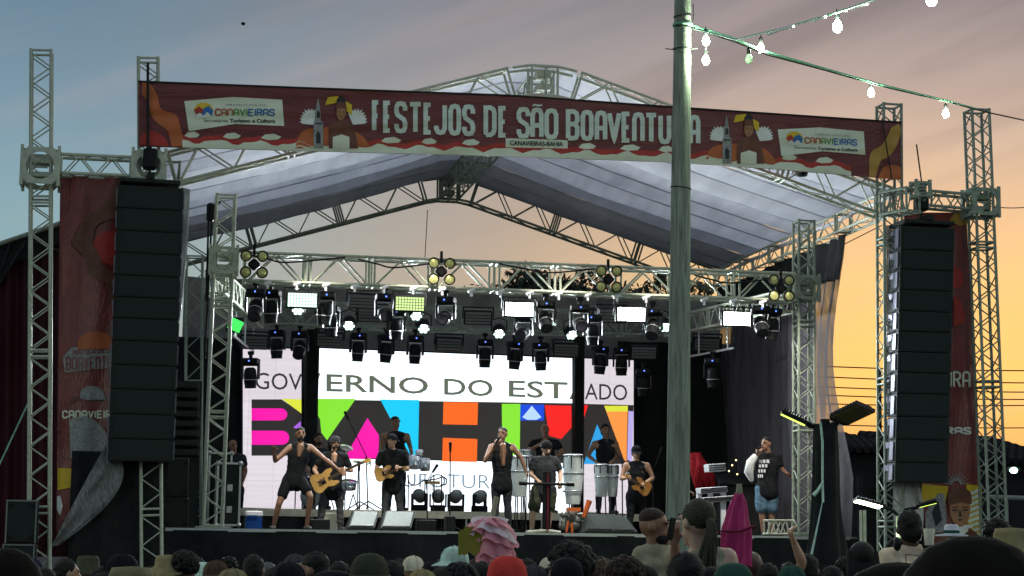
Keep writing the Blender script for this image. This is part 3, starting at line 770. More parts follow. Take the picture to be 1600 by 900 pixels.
_S = [(1, .74), (1, .86), (.82, .98), (.5, 1), (.18, .98), (0, .86), (0, .70), (.15, .58), (.85, .42), (1, .30), (1, .14), (.82, .02), (.5, 0), (.18, .02), (0, .14), (0, .26)]
_O = [(0, .2), (0, .84), (.18, .97), (.5, 1), (.82, .97), (1, .84), (1, .16), (.82, .03), (.5, 0), (.18, .03), (0, .16), (0, .22)]
GL = {'F': [[(0, 0), (0, 1), (1, 1)], [(0, .52), (.85, .52)]], 'E': [[(1, 0), (0, 0), (0, 1), (1, 1)], [(0, .5), (.85, .5)]], 'S': [_S], 'T': [[(-.1, 1), (1.1, 1)], [(.5, 1), (.5, 0)]],
      'J': [[(1, 1), (1, .16), (.8, .03), (.5, 0), (.2, .03), (0, .16), (0, .26)]], 'O': [_O], 'D': [[(0, 0), (0, 1), (.55, 1), (.88, .93), (1, .8), (1, .2), (.88, .07), (.55, 0), (0, 0)]],
      'A': [[(0, 0), (0, .82), (.18, .97), (.5, 1), (.82, .97), (1, .82), (1, 0)], [(0, .42), (1, .42)]], 'B': [[(0, 0), (0, 1), (.6, 1), (.92, .93), (1, .8), (1, .66), (.8, .53), (0, .53)], [(.7, .53), (1, .42), (1, .14), (.85, .02), (.6, 0), (0, 0)]],
      'V': [[(0, 1), (.5, 0), (1, 1)]], 'N': [[(0, 0), (0, .82), (.18, .97), (.5, 1), (.82, .97), (1, .82), (1, 0)]], 'U': [[(0, 1), (0, .18), (.18, .03), (.5, 0), (.82, .03), (1, .18), (1, 1)]],
      'R': [[(0, 0), (0, 1), (.6, 1), (.95, .9), (1, .78), (.95, .62), (.6, .5), (0, .5)], [(.5, .5), (1, 0)]], 'C': [[(1, .74), (.95, .9), (.7, 1), (.3, 1), (.05, .9), (0, .74), (0, .26), (.05, .1), (.3, 0), (.7, 0), (.95, .1), (1, .26)]], 'I': [[(.5, 1), (.5, 0)]],
      '~': [[(0, 0), (.25, .8), (.5, .4), (.75, 0), (1, .8)]]}


def glyph(mb, ch, x0, x1, yt, yb, w, fn, o):
    for si, st in enumerate(GL[ch]):
        pts = [(x0 + w / 2 + (x1 - x0 - w) * a, (yb - w / 2) + ((yt + w / 2) - (yb - w / 2)) * b) for a, b in st]
        # resample long runs so that the ribbon follows the cloth
        q = [pts[0]]
        for p in pts[1:]:
            l = sqrt((p[0] - q[-1][0]) ** 2 + (p[1] - q[-1][1]) ** 2); k = max(1, int(l / 3.5)); a = q[-1]
            q += [(a[0] + (p[0] - a[0]) * i / k, a[1] + (p[1] - a[1]) * i / k) for i in range(1, k + 1)]
        # extend square ends
        L, R = ribbon2d(q, w); oo = o + si * .002
        vs = [fn(x, y, oo) for x, y in L] + [fn(x, y, oo) for x, y in R]; n = len(L)
        mb.add(vs, [(i, i + 1, n + i + 1, n + i) for i in range(n - 1)])


title = [('F', 581.5, 594), ('E', 599, 612), ('S', 616.5, 636), ('T', 639, 659), ('E', 662, 676), ('J', 678.5, 698), ('O', 701, 720), ('S', 722.5, 742), ('D', 756, 775.5), ('E', 779, 793), ('S', 807.5, 828), ('A', 829, 849), ('O', 851, 872), ('B', 884.5, 905), ('O', 907.5, 927), ('A', 929.5, 948.5), ('V', 949, 970.5), ('E', 971.5, 986.5), ('N', 988, 1007), ('T', 1008, 1027), ('U', 1029, 1048.5), ('R', 1052, 1071), ('A', 1076, 1094)]
for ch, a, b in title:
    x = (a + b) / 2; mb = MB(); yt = 157 + (x - 590) * .046; yb = 206.5 + (x - 590) * .041
    glyph(mb, ch, a - .5, b + .5, yt - .5, yb + .5, 7.2, bf, .022)
    if ch == 'A' and a == 829: glyph(mb, '~', 831, 848, yt - 6.5, yt - 2, 2.6, bf, .014)
    link('letter', mb, M['p_letter'], bn)
art(bn, [[(790, 216), (887, 219), (887, 232), (790, 230)]], M['p_cream'], o=.012, name='caption_panel')
text_on(bn, 'CANAVIEIRAS-BAHIA', lambda x, y: bf(x, y, .026), 797, 880, 219.5, 221.5, 227, 229, M['p_dark'], .02)

# wavy cream and red border along the bottom
def wav(base, amp, per, ph, lo, hi, n=120):
    return [(lo + (hi - lo) * i / n, lerp_tab(BB, lo + (hi - lo) * i / n) + base + amp * (abs(((lo + (hi - lo) * i / n) / per + ph) % 1 - .5) * 4 - 1) + amp * .4 * sin((lo + (hi - lo) * i / n) * .21)) for i in range(n + 1)]
art_strip(bn, wav(-19, 3.5, 64, .2, 285, 1330), wav(-10, 4, 64, .2, 285, 1330), 285, 1330, M['p_red'], o=.010, n=240, name='border_band')
art_strip(bn, wav(-11, 4, 64, .2, 285, 1330), [(x, y - .6) for x, y in BB], 285, 1330, M['p_cream'], o=.013, n=240, name='border_band')
for i in range(17):
    x = 300 + i * 62 + 6 * sin(i * 3.1)
    if 465 < x < 590 or 1105 < x < 1210 or 780 < x < 890: continue
    y = lerp_tab(BB, x) - 21; w = 12 + 2 * (i % 3); pts = [(x - w, y + 2), (x - w * .6, y - 3.5), (x + w * .3, y - 5), (x + w, y), (x + w * .7, y + 4), (x - w * .3, y + 5)]
    art(bn, [pts], M['p_cream'], o=.014, name='border_leaf')
# flowing ochre shapes at both ends
art(bn, [crv([(222, 128), (236, 133), (246, 150), (252, 170), (275, 180), (282, 200), (290, 228)], 5) + crv([(268, 229), (262, 205), (247, 193), (236, 180), (232, 160), (222, 148)], 5)], M['p_orange'], o=.011, name='flowing_shape')
art(bn, [crv([(219, 226), (222, 210), (238, 204), (256, 214), (264, 229)], 5)], M['p_red'], o=.013, name='flowing_shape')
art(bn, [crv([(1404, 193), (1408, 205), (1400, 230), (1388, 245), (1376, 252), (1368, 277)], 5) + crv([(1358, 276), (1360, 240), (1376, 228), (1384, 218), (1392, 200)], 5)], M['p_ochre'], o=.011, name='flowing_shape')
art(bn, [crv([(1372, 279), (1380, 262), (1394, 258), (1407, 262), (1407, 280)], 5)], M['p_orange'], o=.013, name='flowing_shape')


def city_logo(t, fn, x0, y0, s, sk, panel=True, o=.012):
    """city logo panel: sun disc, coloured name, two small lines (origin = panel top-left, s = px scale, sk = slope)"""
    q = lambda x, y: (x0 + x * s, y0 + y * s + x * s * sk)
    f2 = lambda x, y, oo=0: fn(*q(x, y), o + .010 + oo)
    if panel:
        art(t, [[q(0, 6), q(75, -1), q(153, 3), q(156, 44), q(80, 41), q(7, 53)]], M['p_cream'], fn=fn, o=o, name='logo_panel')
    disc = [(30 + 15 * cos(a), 20 + 12 * sin(a)) for a in [pi + pi * i / 12 for i in range(13)]]
    art(t, [[q(*p) for p in disc]], M['p_yellow'], fn=fn, o=o + .005, name='logo_disc')
    art(t, [[q(15, 20), q(23, 14), q(31, 20), q(28, 29), q(20, 29)]], M['p_red'], fn=fn, o=o + .007, name='logo_disc')
    art(t, [[q(30, 17), q(38, 13), q(45, 20), q(43, 28), q(27, 29)]], M['p_blue'], fn=fn, o=o + .009, name='logo_disc')
    art(t, [crv([q(17, 29), q(24, 24), q(30, 28), q(36, 23), q(42, 29)], 4) + [q(37, 32), q(22, 32)]], M['p_white'], fn=fn, o=o + .011, name='logo_disc')
    cols = ['p_red', 'p_orange', 'p_orange', 'p_green', 'p_green', 'p_green', 'p_blue', 'p_blue', 'p_blue', 'p_blue', 'p_blue']
    x = 48
    for i, ch in enumerate('CANAVIEIRAS'):
        w = 3.2 if ch == 'I' else 9; mb = MB(); glyph(mb, ch, x, x + w, 17, 29, 2.1, lambda a, b, oo: f2(a, b, oo), 0); x += w + .6
        link('logo_letter', mb, M[cols[i]], t)
    text_on(t, 'PREFEITURA DE', lambda a, b: f2(a, b), 66, 128, 10, 10, 13.2, 13.2, M['p_grey'], .0)
    text_on(t, 'Secretarias', lambda a, b: f2(a, b), 30, 68, 33, 33, 38.5, 38.5, M['p_dark'], -.004)
    text_on(t, 'Turismo e Cultura', lambda a, b: f2(a, b), 71, 142, 33, 33, 39, 39, M['p_dark'], .03)


city_logo(bn, bf, 288, 152, 1.0, .006)
city_logo(bn, bf, 1215, 197, .88, .045)


def church_figure(t, fn, x0, y0, s, o=.012):
    """print of a bell tower and a crowned figure between feather fans"""
    q = lambda x, y: (x0 + x * s, y0 + y * s)
    A = lambda pls, m, k: art(t, [[q(*p) for p in pl] for pl in pls], M[m], fn=fn, o=o + .003 * k, name='print')
    A([crv([(-8, 84), (2, 60), (22, 52), (60, 52), (95, 62), (112, 84)], 5)], 'p_orange', 0)
    for cx, sg in ((22, -1), (84, 1)):
        for i in range(9):
            a = -pi / 2 + sg * (-.3 + i * .21); r = 27 - abs(i - 4) * 1.2
            d = (cos(a) * r, sin(a) * r); n = (-sin(a) * 2.6, cos(a) * 2.6)
            A([[(cx + n[0] * .4, 46 + n[1] * .4), (cx + d[0] * .8 + n[0], 46 + d[1] * .8 + n[1]), (cx + d[0], 46 + d[1]), (cx + d[0] * .8 - n[0], 46 + d[1] * .8 - n[1]), (cx - n[0] * .4, 46 - n[1] * .4)]], 'p_white', 1 + (i % 2))
    A([[(22, 84), (22, 44), (24, 40), (24, 28), (29, 4), (33, 28), (33, 40), (37, 44), (37, 84)]], 'p_grey', 4)
    A([[(27, 36), (27, 28), (29.5, 24), (32, 28), (32, 36)], [(26, 76), (26, 62), (29, 57), (33, 62), (33, 76)], [(24, 44), (36, 44), (36, 46), (24, 46)]], 'p_dark', 5)
    A([[(40, 16), (44, 4), (60, 2), (66, 10), (52, 14)], [(72, 10), (82, 16), (82, 32), (74, 26)]], 'p_yellow', 3)
    A([[(58, 8), (64, 1), (72, 6), (72, 14), (58, 14)]], 'p_dark', 4)
    A([crv([(46, 84), (46, 52), (56, 42), (72, 40), (84, 50), (92, 84)], 4)], 'p_brown', 4)
    A([crv([(59, 20), (58, 32), (64, 40), (72, 32), (71, 19)], 4)], 'p_skin', 6); A([crv([(57, 22), (59, 13), (65, 11), (72, 14), (73, 21)], 4)], 'p_brown', 7)
    A([[(61, 26), (64, 26), (64, 27.5), (61, 27.5)], [(67, 26), (70, 26), (70, 27.5), (67, 27.5)], [(63, 34), (67, 34), (66, 35.3), (64, 35.3)]], 'p_dark', 8)
    A([[(52, 84), (52, 66), (66, 62), (78, 66), (78, 84)]], 'p_cream', 6)


church_figure(bn, bf, 468, 148, 1.0); church_figure(bn, bf, 1108, 176, .95)
for x, y, x2, y2, lb in ((231, 98, 231, 232, 'left'), (1378, 185, 1394, 282, 'right')):
    single('hoist_chain', MB().tube([P(x, y, -.36), P((x + x2) / 2, (y + y2) / 2, -.38), P(x2, y2, -.36)], .022 if lb == 'left' else .01, 6), M['wire'], f'dark hoist chain running down over the {lb} end of the big banner', 'chain', P(x2, y2, -.36))
# ------------------------------------------------------------------ vertical banner strips
def strip_banner(label, xl, xr, y0, y1, v, seed):
    t = thing('banner_strip', label, 'banner', P((xl[1] + xr[1]) / 2, y1, v))
    def edge(tab, y): return tab[0] + (tab[1] - tab[0]) * (y - y0) / (y1 - y0)
    def fn(x, y, o=0): return P(x, y, v - .016 * sin(x * .12 + y * .015 + seed) - .03 * noise.noise(Vector((x * .03, y * .012, seed))) - o)
    link('vinyl_sheet', MB().slab(20, 70, lambda a, b: fn(edge(xl, y0 + (y1 - y0) * b) * (1 - a) + edge(xr, y0 + (y1 - y0) * b) * a, y0 + (y1 - y0) * b), V * .006), M['vinyl_v'], t)
    return t, fn
bl, blf = strip_banner('tall maroon banner strip left of the left speaker column reading BOAVENTURA', (94, 88), (196, 205), 275, 832, .12, 1.)
blo = lambda x, y, o=0: blf(x, y, o + .02)
art(bl, [crv([(188, 282), (176, 290), (168, 310), (156, 326), (135, 338), (118, 366), (112, 380), (130, 400), (138, 425), (150, 436), (164, 440), (170, 462), (176, 480)], 4) + crv([(192, 470), (186, 440), (176, 425), (160, 415), (155, 398), (146, 382), (150, 355), (165, 345), (190, 340)], 4)], M['p_brown'], fn=blo, name='flowing_shape')
art(bl, [crv([(196, 280), (184, 284), (172, 300), (166, 320), (176, 330), (196, 326)], 4)], M['p_ochre'], fn=blo, o=.006, name='flowing_shape')
art(bl, [crv([(190, 362), (160, 362), (146, 380), (152, 405), (190, 420)], 4)], M['p_red'], fn=blo, o=.003, name='flowing_shape')
art(bl, [crv([(121, 545), (124, 528), (140, 519), (160, 519), (173, 528), (176, 545)], 4)], M['p_orange'], fn=blo, name='logo_disc')
art(bl, [[(136, 543), (136, 529), (152, 529), (152, 543)]], M['p_brown'], fn=blo, o=.006, name='logo_disc')
art(bl, [[(101, 582), (98, 558), (112, 543), (188, 538), (190, 574), (150, 577)]], M['p_grey'], fn=blo, o=.003, name='logo_panel')
x = 103
for ch in 'BOAVENTURA':
    mb = MB(); glyph(mb, ch, x, x + 8.2, 558 - (x - 103) * .03, 579 - (x - 103) * .03, 2.4, blo, .01); link('letter', mb, M['vinyl_v'], bl); x += 9.2
text_on(bl, 'FESTEJOS DE SAO', lambda a, b: blo(a, b, .01), 114, 183, 547, 543, 556, 553, M['vinyl_v'], .03)
x = 97
for ch in 'CANAVIEIRAS':
    w = 3 if ch == 'I' else 9.3; mb = MB(); glyph(mb, ch, x, x + w, 641, 654, 2.6, blo, .006); link('letter', mb, M['p_cream'], bl); x += w + .8
art(bl, [crv([(125, 622), (128, 608), (142, 603), (158, 608), (166, 626)], 4) + [(150, 618), (138, 626)]], M['p_grey'], fn=blo, o=.006, name='logo_disc')
art(bl, [[(104, 636), (112, 622), (126, 618), (118, 628)]], M['p_brown'], fn=blo, o=.006, name='logo_disc')
art(bl, [crv([(108, 655), (140, 652), (168, 680), (160, 710), (130, 724), (110, 715)], 4)], M['p_grey'], fn=blo, name='print')
art(bl, [[(90, 731), (112, 732), (140, 720), (160, 724), (150, 748), (118, 760), (90, 766)]], M['p_yellow'], fn=blo, o=.008, name='print')
art(bl, [[(89, 776), (94, 774), (98, 790), (94, 806), (89, 796)]], M['p_white'], fn=blo, o=.008, name='print')
br_, brf = strip_banner('maroon banner strip behind the right speaker column with a crowned figure at its foot', (1412, 1448), (1510, 1536), 332, 850, .35, 4.)
bro = lambda x, y, o=0: brf(x, y, o + .02)
art(br_, [crv([(1484, 345), (1492, 333), (1510, 332), (1511, 350), (1498, 352)], 4)], M['p_ochre'], fn=bro, name='flowing_shape')
art(br_, [crv([(1480, 410), (1500, 420), (1506, 440), (1496, 450), (1480, 448)], 4), crv([(1490, 462), (1500, 470), (1508, 500), (1490, 510)], 4)], M['p_red'], fn=bro, name='flowing_shape')
x = 1460
for ch in 'TURA':
    mb = MB(); glyph(mb, ch, x, x + 13, 580, 606, 3.2, bro, .008); link('letter', mb, M['p_cream'], br_); x += 14.5
x = 1440
for ch in 'VIEIRAS':
    w = 4 if ch == 'I' else 13; mb = MB(); glyph(mb, ch, x, x + w, 667, 679, 3., bro, .008); link('letter', mb, M['p_white'], br_); x += w + .8
def bust(t, fn):
    A = lambda pls, m, k: art(t, pls, M[m], fn=fn, o=.003 * k, name='print')
    A([[(1440, 756), (1482, 760), (1476, 790), (1440, 786)], [(1510, 756), (1534, 760), (1535, 850), (1512, 846)]], 'p_yellow', 0)
    for i in range(9):
        y = 770 + i * 8.5; A([[(1513, y), (1528, y - 6), (1531, y - 2), (1514, y + 5)]], 'p_white', 2)
    for i in range(11):
        a = pi + .1 + i * .29; A([[(1494 + 6 * cos(a - .2), 757 + 6 * sin(a - .2)), (1494 + 24 * cos(a), 757 + 24 * sin(a)), (1494 + 6 * cos(a + .2), 757 + 6 * sin(a + .2))]], 'p_grey', 3)
    A([[(1446, 800), (1466, 770), (1476, 772), (1480, 830), (1446, 836)]], 'p_grey', 1)
    A([[(1456, 800), (1466, 782), (1472, 812), (1462, 824)]], 'p_dark', 3)
    A([crv([(1458, 856), (1466, 836), (1486, 824), (1512, 824), (1530, 838), (1535, 856)], 4)], 'p_brown', 4)
    A([crv([(1488, 820), (1492, 832), (1502, 836), (1512, 830), (1514, 820)], 4)], 'p_white', 5)
    A([crv([(1484, 786), (1485, 806), (1494, 820), (1502, 823), (1511, 816), (1516, 800), (1515, 784)], 4)], 'p_skin', 6)
    A([crv([(1482, 790), (1481, 772), (1490, 764), (1506, 763), (1517, 770), (1518, 788)], 4) + [(1500, 785)]], 'p_brown', 7)
    A([[(1488, 796), (1496, 796), (1496, 798.5), (1488, 798.5)], [(1504, 795.5), (1512, 795.5), (1512, 798), (1504, 798)], [(1496, 811), (1505, 811), (1502, 813.5), (1498, 813.5)], [(1487, 792.5), (1497, 791.5), (1497, 793), (1487, 794)], [(1504, 791.5), (1513, 792), (1513, 793.5), (1504, 793)], [(1499, 798), (1501, 798), (1502.5, 807), (1498, 807)]], 'p_dark', 8)
bust(br_, bro)
single('drop_rope', MB().cyl(P(1432, 226, -.1), P(1440, 285, -.5), .012, n=5), M['wire'], 'thin rope slanting from the right banner corner to the bolted truss head', 'rope', P(1440, 285, -.5))

# plastic sheets
def sheet(name, label, tl, tr, bl_, br2, v0, v1, m, seed, bulge=0):
    def f(a, b):
        x = (tl[0] * (1 - a) + tr[0] * a) * (1 - b) + (bl_[0] * (1 - a) + br2[0] * a) * b + 5 * sin(b * pi) * (1 if a > .5 else -.3) + bulge * a * sin(pi * b ** .8); y = (tl[1] * (1 - a) + tr[1] * a) * (1 - b) + (bl_[1] * (1 - a) + br2[1] * a) * b
        return P(x, y, v0 + (v1 - v0) * b + .09 * noise.noise(Vector((a * 3, b * 5, seed))) + .03 * sin(a * 11 + b * 4))
    return single(name, MB().slab(16, 36, f, V * .004), m, label, 'plastic sheet', P(bl_[0], bl_[1], v1))
sheet('plastic_sheet', 'grey translucent plastic sheet pulled diagonally under the left speaker column', (168, 690), (190, 722), (80, 854), (92, 852), -.25, -.12, M['plastic2'], 2, 24)
sheet('plastic_sheet', 'pale plastic cover hanging beside the inner edge of the right speaker column', (1383, 352), (1393, 352), (1384, 640), (1394, 640), .1, .1, M['plastic'], 5)
sheet('plastic_sheet', 'crumpled grey plastic sheet hanging below the right speaker column', (1396, 752), (1436, 752), (1398, 846), (1440, 846), -.1, -.1, M['plastic'], 9)
sheet('plastic_sheet', 'thin strip of clear plastic on the outer edge of the left speaker column', (283, 292), (297, 296), (268, 560), (272, 560), -.4, -.35, M['plastic'], 12)

# ------------------------------------------------------------------ lamps on the rig (built facing -y, hung from their clamp)
RT_ = lambda loc, rz=0., rx=0.: Matrix.Translation(loc) @ Matrix.Rotation(TH + rz, 4, 'Z') @ Matrix.Rotation(rx, 4, 'X')
I4 = Matrix.Identity(4)


def mk_head(tilt, name='moving_head_lamp'):
    t = thing(name, 'x', 'stage lamp', M=I4)
    link('clamp', MB().box((0, 0, .0), (.05, .06, .10)).cyl((-.05, 0, .05), (.05, 0, .05), .035, n=8), M['black'], t, True)
    b = link('base', MB().box((0, 0, -.10), (.30, .22, .11), None, .02), M['black'], t, True)
    link('status_light', MB().cyl((0, -.112, -.10), (0, -.118, -.10), .014, n=8), E_['status'], b, True)
    link('yoke', MB().box((-.15, 0, -.28), (.035, .10, .27), None, .012).box((.15, 0, -.28), (.035, .10, .27), None, .012).box((0, 0, -.165), (.32, .12, .03), None, .01), M['black'], t, True)
    R = Matrix.Rotation(tilt, 3, 'X'); c = Vector((0, 0, -.36)); ax = R @ Vector((0, 0, -1))
    q = Matrix.Translation(c) @ R.to_4x4()
    h = link('head', MB().lathe([(0.001, .15), (.07, .15), (.105, .11), (.115, .02), (.115, -.10), (.10, -.19), (.105, -.20), (.105, -.215), (.085, -.215)], 14, q), M['black'], t, True)
    link('lens', MB().lathe([(.001, -.20), (.05, -.205), (.086, -.212)], 14, q), M['glassdark'], h, True)
    link('rim', MB().tube([c + R @ Vector((.116 * cos(a), .116 * sin(a), -.06)) for a in [pi * k / 8 for k in range(17)]], .007, 5), M['steel_hot'], h, True)  # pale ring added as a bright rim reflection on the head
    return t


def mk_flood(face, back=True):
    t = thing('flood_panel', 'x', 'stage lamp', M=I4)
    w, h = .46, .22
    link('housing', MB().box((0, .05, -.18), (w + .05, .09, h + .05), None, .015), M['black'], t, True)
    link('bracket', MB().box((-w / 2 - .045, .05, -.09), (.02, .05, .22)).box((w / 2 + .045, .05, -.09), (.02, .05, .22)).box((0, .05, .01), (w + .11, .05, .02)), M['black'], t, True)
    if face is None:
        mb = MB(); mb.box((0, .002, -.18), (w, .012, h), None, .004)
        f = link('lamp_face', mb, M['led_off'], t, True)
        s = MB()
        for z in (-.235, -.18, -.125): s.box((0, -.006, z), (w * .96, .008, .012))
        link('louvre', s, M['black'], f, True)
    else:
        f = link('lamp_face', MB().box((0, .002, -.18), (w, .012, h), None, .004), M['black'], t, True)
        nx, ny = 10, 5; s = MB()
        for i in range(nx):
            for j in range(ny):
                x = -w / 2 + w * (i + .5) / nx; z = -.18 - h / 2 + h * (j + .5) / ny
                a, b_ = w / nx * .40, h / ny * .40
                s.poly([(x - a, -.006, z - b_), (x + a, -.006, z - b_), (x + a, -.006, z + b_), (x - a, -.006, z + b_)])
        o = link('led_cells', s, face, f, True); o['kind'] = 'stuff'
    return t


def mk_par(tilt):
    t = thing('par_lamp', 'x', 'stage lamp', M=I4)
    R = Matrix.Rotation(tilt, 3, 'X'); c = Vector((0, 0, -.22)); q = Matrix.Translation(c) @ R.to_4x4()
    link('yoke', MB().tube([(-.135, 0, -.22), (-.135, 0, -.02), (0, 0, .03), (.135, 0, -.02), (.135, 0, -.22)], .012, 6), M['black'], t, True)
    can = link('can', MB().lathe([(.001, .16), (.07, .15), (.12, .06), (.125, -.08), (.115, -.085)], 16, q), M['black'], t, True)
    s = MB()
    for i in range(7):
        a = 2 * pi * i / 6; r = .07 if i < 6 else 0
        x, y = r * cos(a), r * sin(a)
        s.add([q @ Vector((x + .033 * cos(k * pi / 4), y + .033 * sin(k * pi / 4), -.08)) for k in range(8)], [tuple(range(8))[::-1]])
    o = link('led_cells', s, E_['par'], can, True)
    link('lens_ring', MB().lathe([(.001, -.07), (.118, -.07)], 16, q), M['led_off'], can, True)
    return t


def mk_blinder():
    t = thing('blinder_lamp', 'x', 'stage lamp', M=I4)
    R = Matrix.Rotation(pi / 2, 4, 'X')
    link('body', MB().box((0, .03, 0), (.16, .10, .16), Matrix.Rotation(pi / 4, 3, 'Y'), .03).box((0, .04, .24), (.04, .04, .18)), M['black'], t, True)
    for a in (-1, 1):
        for b in (-1, 1):
            q = Matrix.Translation((a * .13, 0, b * .13)) @ R
            h = link('lamp_cup', MB().lathe([(.001, -.10), (.06, -.09), (.092, 0), (.092, .035), (.078, .035), (.06, -.02)], 14, q), M['black'], t, True)
            link('bulb', MB().lathe([(.076, .015), (.05, .03), (.001, .036)], 14, q), M['amber'], h, True)
    return t


heads = {k: mk_head(a) for k, a in (('d', .15), ('f', -.75), ('u', -1.25))}
used = {}


def put(kind, proto, x, y, v, label, group, rz=0., rx=0., dz=0.):
    o = place(proto, used.get(proto.name), RT_(P(x, y, v) + ZZ * dz, rz, rx), label, group); used[proto.name] = True; return o


GH = 'moving head lamps on the lighting trusses'
# x, y of clamp, v, variant
front_heads = [(400, 447, 2.7, 'f', 'black moving head lamp at the left end of the front truss'), (424, 449, 2.9, 'd', 'black moving head beside the left end of the front truss, pointing down'), (508, 452, 2.8, 'd', 'moving head hanging right of the first lit flood panel'), (517, 474, 5, 'd', 'moving head hanging lower behind the first lit flood panel'), (602, 455, 2.8, 'u', 'moving head with pale ring left of the second lit flood panel'), (620, 479, 5, 'd', 'moving head hanging below and left of the second lit flood panel'), (697, 460, 2.8, 'u', 'moving head with pale ring under the four-bulb lamp in the truss middle'), (852, 466, 2.8, 'f', 'moving head right of the third lit flood panel'), (818, 488, 5, 'u', 'moving head hanging below the third lit flood panel'), (906, 472, 2.8, 'u', 'moving head with pale ring midway between third and fourth flood panels'), (926, 488, 4.5, 'd', 'moving head hanging left of the fourth lit flood panel'), (1020, 478, 2.8, 'f', 'moving head left of the wooden pole under the front truss'), (1188, 474, 2.7, 'f', 'big black moving head right of the last lit flood panel'), (1206, 478, 2.9, 'd', 'moving head hugging the right deck tower under the truss')]
back_heads = [(433, 512, 8, 'd', 'moving head in front of the top of the left screen'), (469, 514, 7.9, 'f', 'moving head over the right corner of the left screen'), (560, 517, 8, 'd', 'first moving head over the central screen from its left edge'), (604, 519, 7.9, 'd', 'second moving head over the central screen from its left edge'), (649, 521, 8, 'd', 'third moving head over the central screen from its left edge'), (758, 527, 8, 'd', 'moving head over the letters DO of the central screen'), (805, 530, 7.9, 'd', 'moving head over the letter E of ESTADO'), (845, 532, 8, 'd', 'moving head over the letter S of ESTADO'), (938, 538, 8, 'd', 'moving head in front of the left part of the right screen'), (971, 540, 7.9, 'd', 'moving head in front of the right part of the right screen'), (392, 556, 6.5, 'd', 'moving head hung low at the left edge of the left screen'), (1114, 556, 5.5, 'd', 'moving head hung from the right side pipe right of the pole'), (1006, 572, 7.5, 'd', 'moving head hung beside the right screen edge left of the pole')]
for x, y, v, k, lb in front_heads + back_heads:
    o = put(k, heads[k], x, y, v, lb, GH, random.uniform(-.5, .5))
GF = 'lit flood panels under the front truss'
fl = {'b': mk_flood(E_['flood']), 'd': mk_flood(E_['flood_d']), 'y': mk_flood(E_['flood_y']), 'o': mk_flood(None)}
for x, y, k, lb in ((473, 451, 'd', 'pale green lit flood panel with a dot grid, leftmost under the front truss'), (641, 457, 'y', 'dim yellow green flood panel with visible dot grid, second from left'), (812, 466, 'b', 'bright white flood panel under the middle of the front truss'), (987, 474, 'b', 'bright white flood panel left of the wooden pole'), (1152, 481, 'b', 'bright white flood panel right of the wooden pole')):
    o = put(k, fl[k], x, y, 2.35, lb, GF, 0, .12)
    # the lamp's own light
    if k == 'b':
        L_ = bpy.data.lights.new('flood_light', 'AREA'); L_.shape = 'RECTANGLE'; L_.size = .46; L_.size_y = .22; L_.energy = 120; L_.color = (.78, .89, 1); L_.spread = pi
        lo_ = bpy.data.objects.new('flood_light', L_); COL.objects.link(lo_); lo_.matrix_world = WM[o.name] @ Matrix.Translation((0, -.03, -.18)) @ Matrix.Rotation(radians(-90), 4, 'X')
GO = 'unlit flood panels on the rig'
for x, y, v, lb in ((567, 455, 4.6, 'unlit flood panel between the first and second lit panels'), (581, 477, 6, 'unlit flood panel hanging lower under the front truss left half'), (516, 516, 8, 'unlit flood panel over the left corner of the central screen'), (703, 524, 8, 'unlit flood panel above the middle of the central screen'), (748, 482, 6, 'unlit flood panel left of the brightest middle flood'), (886, 533, 8, 'unlit flood panel above the right corner of the central screen'), (1007, 537, 7.6, 'unlit flood panel above right of the right screen'), (957, 478, 4.5, 'unlit flood panel hidden behind the fourth lit panel'), (1106, 524, 6.5, 'unlit flood panel on the side pipe right of the wooden pole'), (398, 520, 6.8, 'unlit tilted flood panel above the left screen')):
    put('o', fl['o'], x, y, v, lb, GO, random.uniform(-.15, .15), .35)
gp = thing('flood_panel', 'small green glowing panel on the left side truss', 'stage lamp', M=RT_(P(368, 508, 5), .3, .3))
link('housing', MB().box((0, .04, 0), (.30, .06, .26), None, .01), M['black'], gp, True); link('lamp_face', MB().box((0, .0, 0), (.24, .02, .2), Matrix.Rotation(.35, 3, 'Y'), .005), E_['green'], gp, True)
par = mk_par(-.75)
for x, y, v, lb in ((466, 461, 5, 'round lit par lamp just below the leftmost flood panel'), (546, 486, 6, 'round lit par lamp between the two left flood panels'), (650, 470, 5, 'round lit par lamp just below the yellow green flood panel'), (662, 491, 6, 'bright round par lamp lower right of the yellow green panel'), (780, 499, 6, 'round lit par lamp lower left of the middle flood panel'), (858, 481, 5, 'round lit par lamp right of the middle flood panel'), (892, 501, 6, 'round lit par lamp lower right of the middle flood panel'), (1039, 489, 5.5, 'round lit par lamp half hidden by the wooden pole')):
    o = put('par', par, x, y, v, lb, 'lit par lamps on the rig', random.uniform(-.3, .3))
    L_ = bpy.data.lights.new('par_light', 'AREA'); L_.shape = 'DISK'; L_.size = .2; L_.energy = 150; L_.color = (.86, .95, 1); L_.spread = pi
    lo_ = bpy.data.objects.new('par_light', L_); COL.objects.link(lo_); lo_.matrix_world = WM[o.name] @ Matrix.Translation((0, -.10, -.27)) @ Matrix.Rotation(radians(-80), 4, 'X')
bl4 = mk_blinder()
for x, y, lb in ((397, 413, 'four-bulb blinder lamp at the left end of the front truss'), (690, 424, 'four-bulb blinder lamp in the middle of the front truss'), (951, 436, 'four-bulb blinder lamp left of the wooden pole on the truss'), (1221, 450, 'four-bulb blinder lamp at the right end of the front truss')):
    put('bl', bl4, x, y, 2.33, lb, 'four-bulb blinder lamps on the front truss')
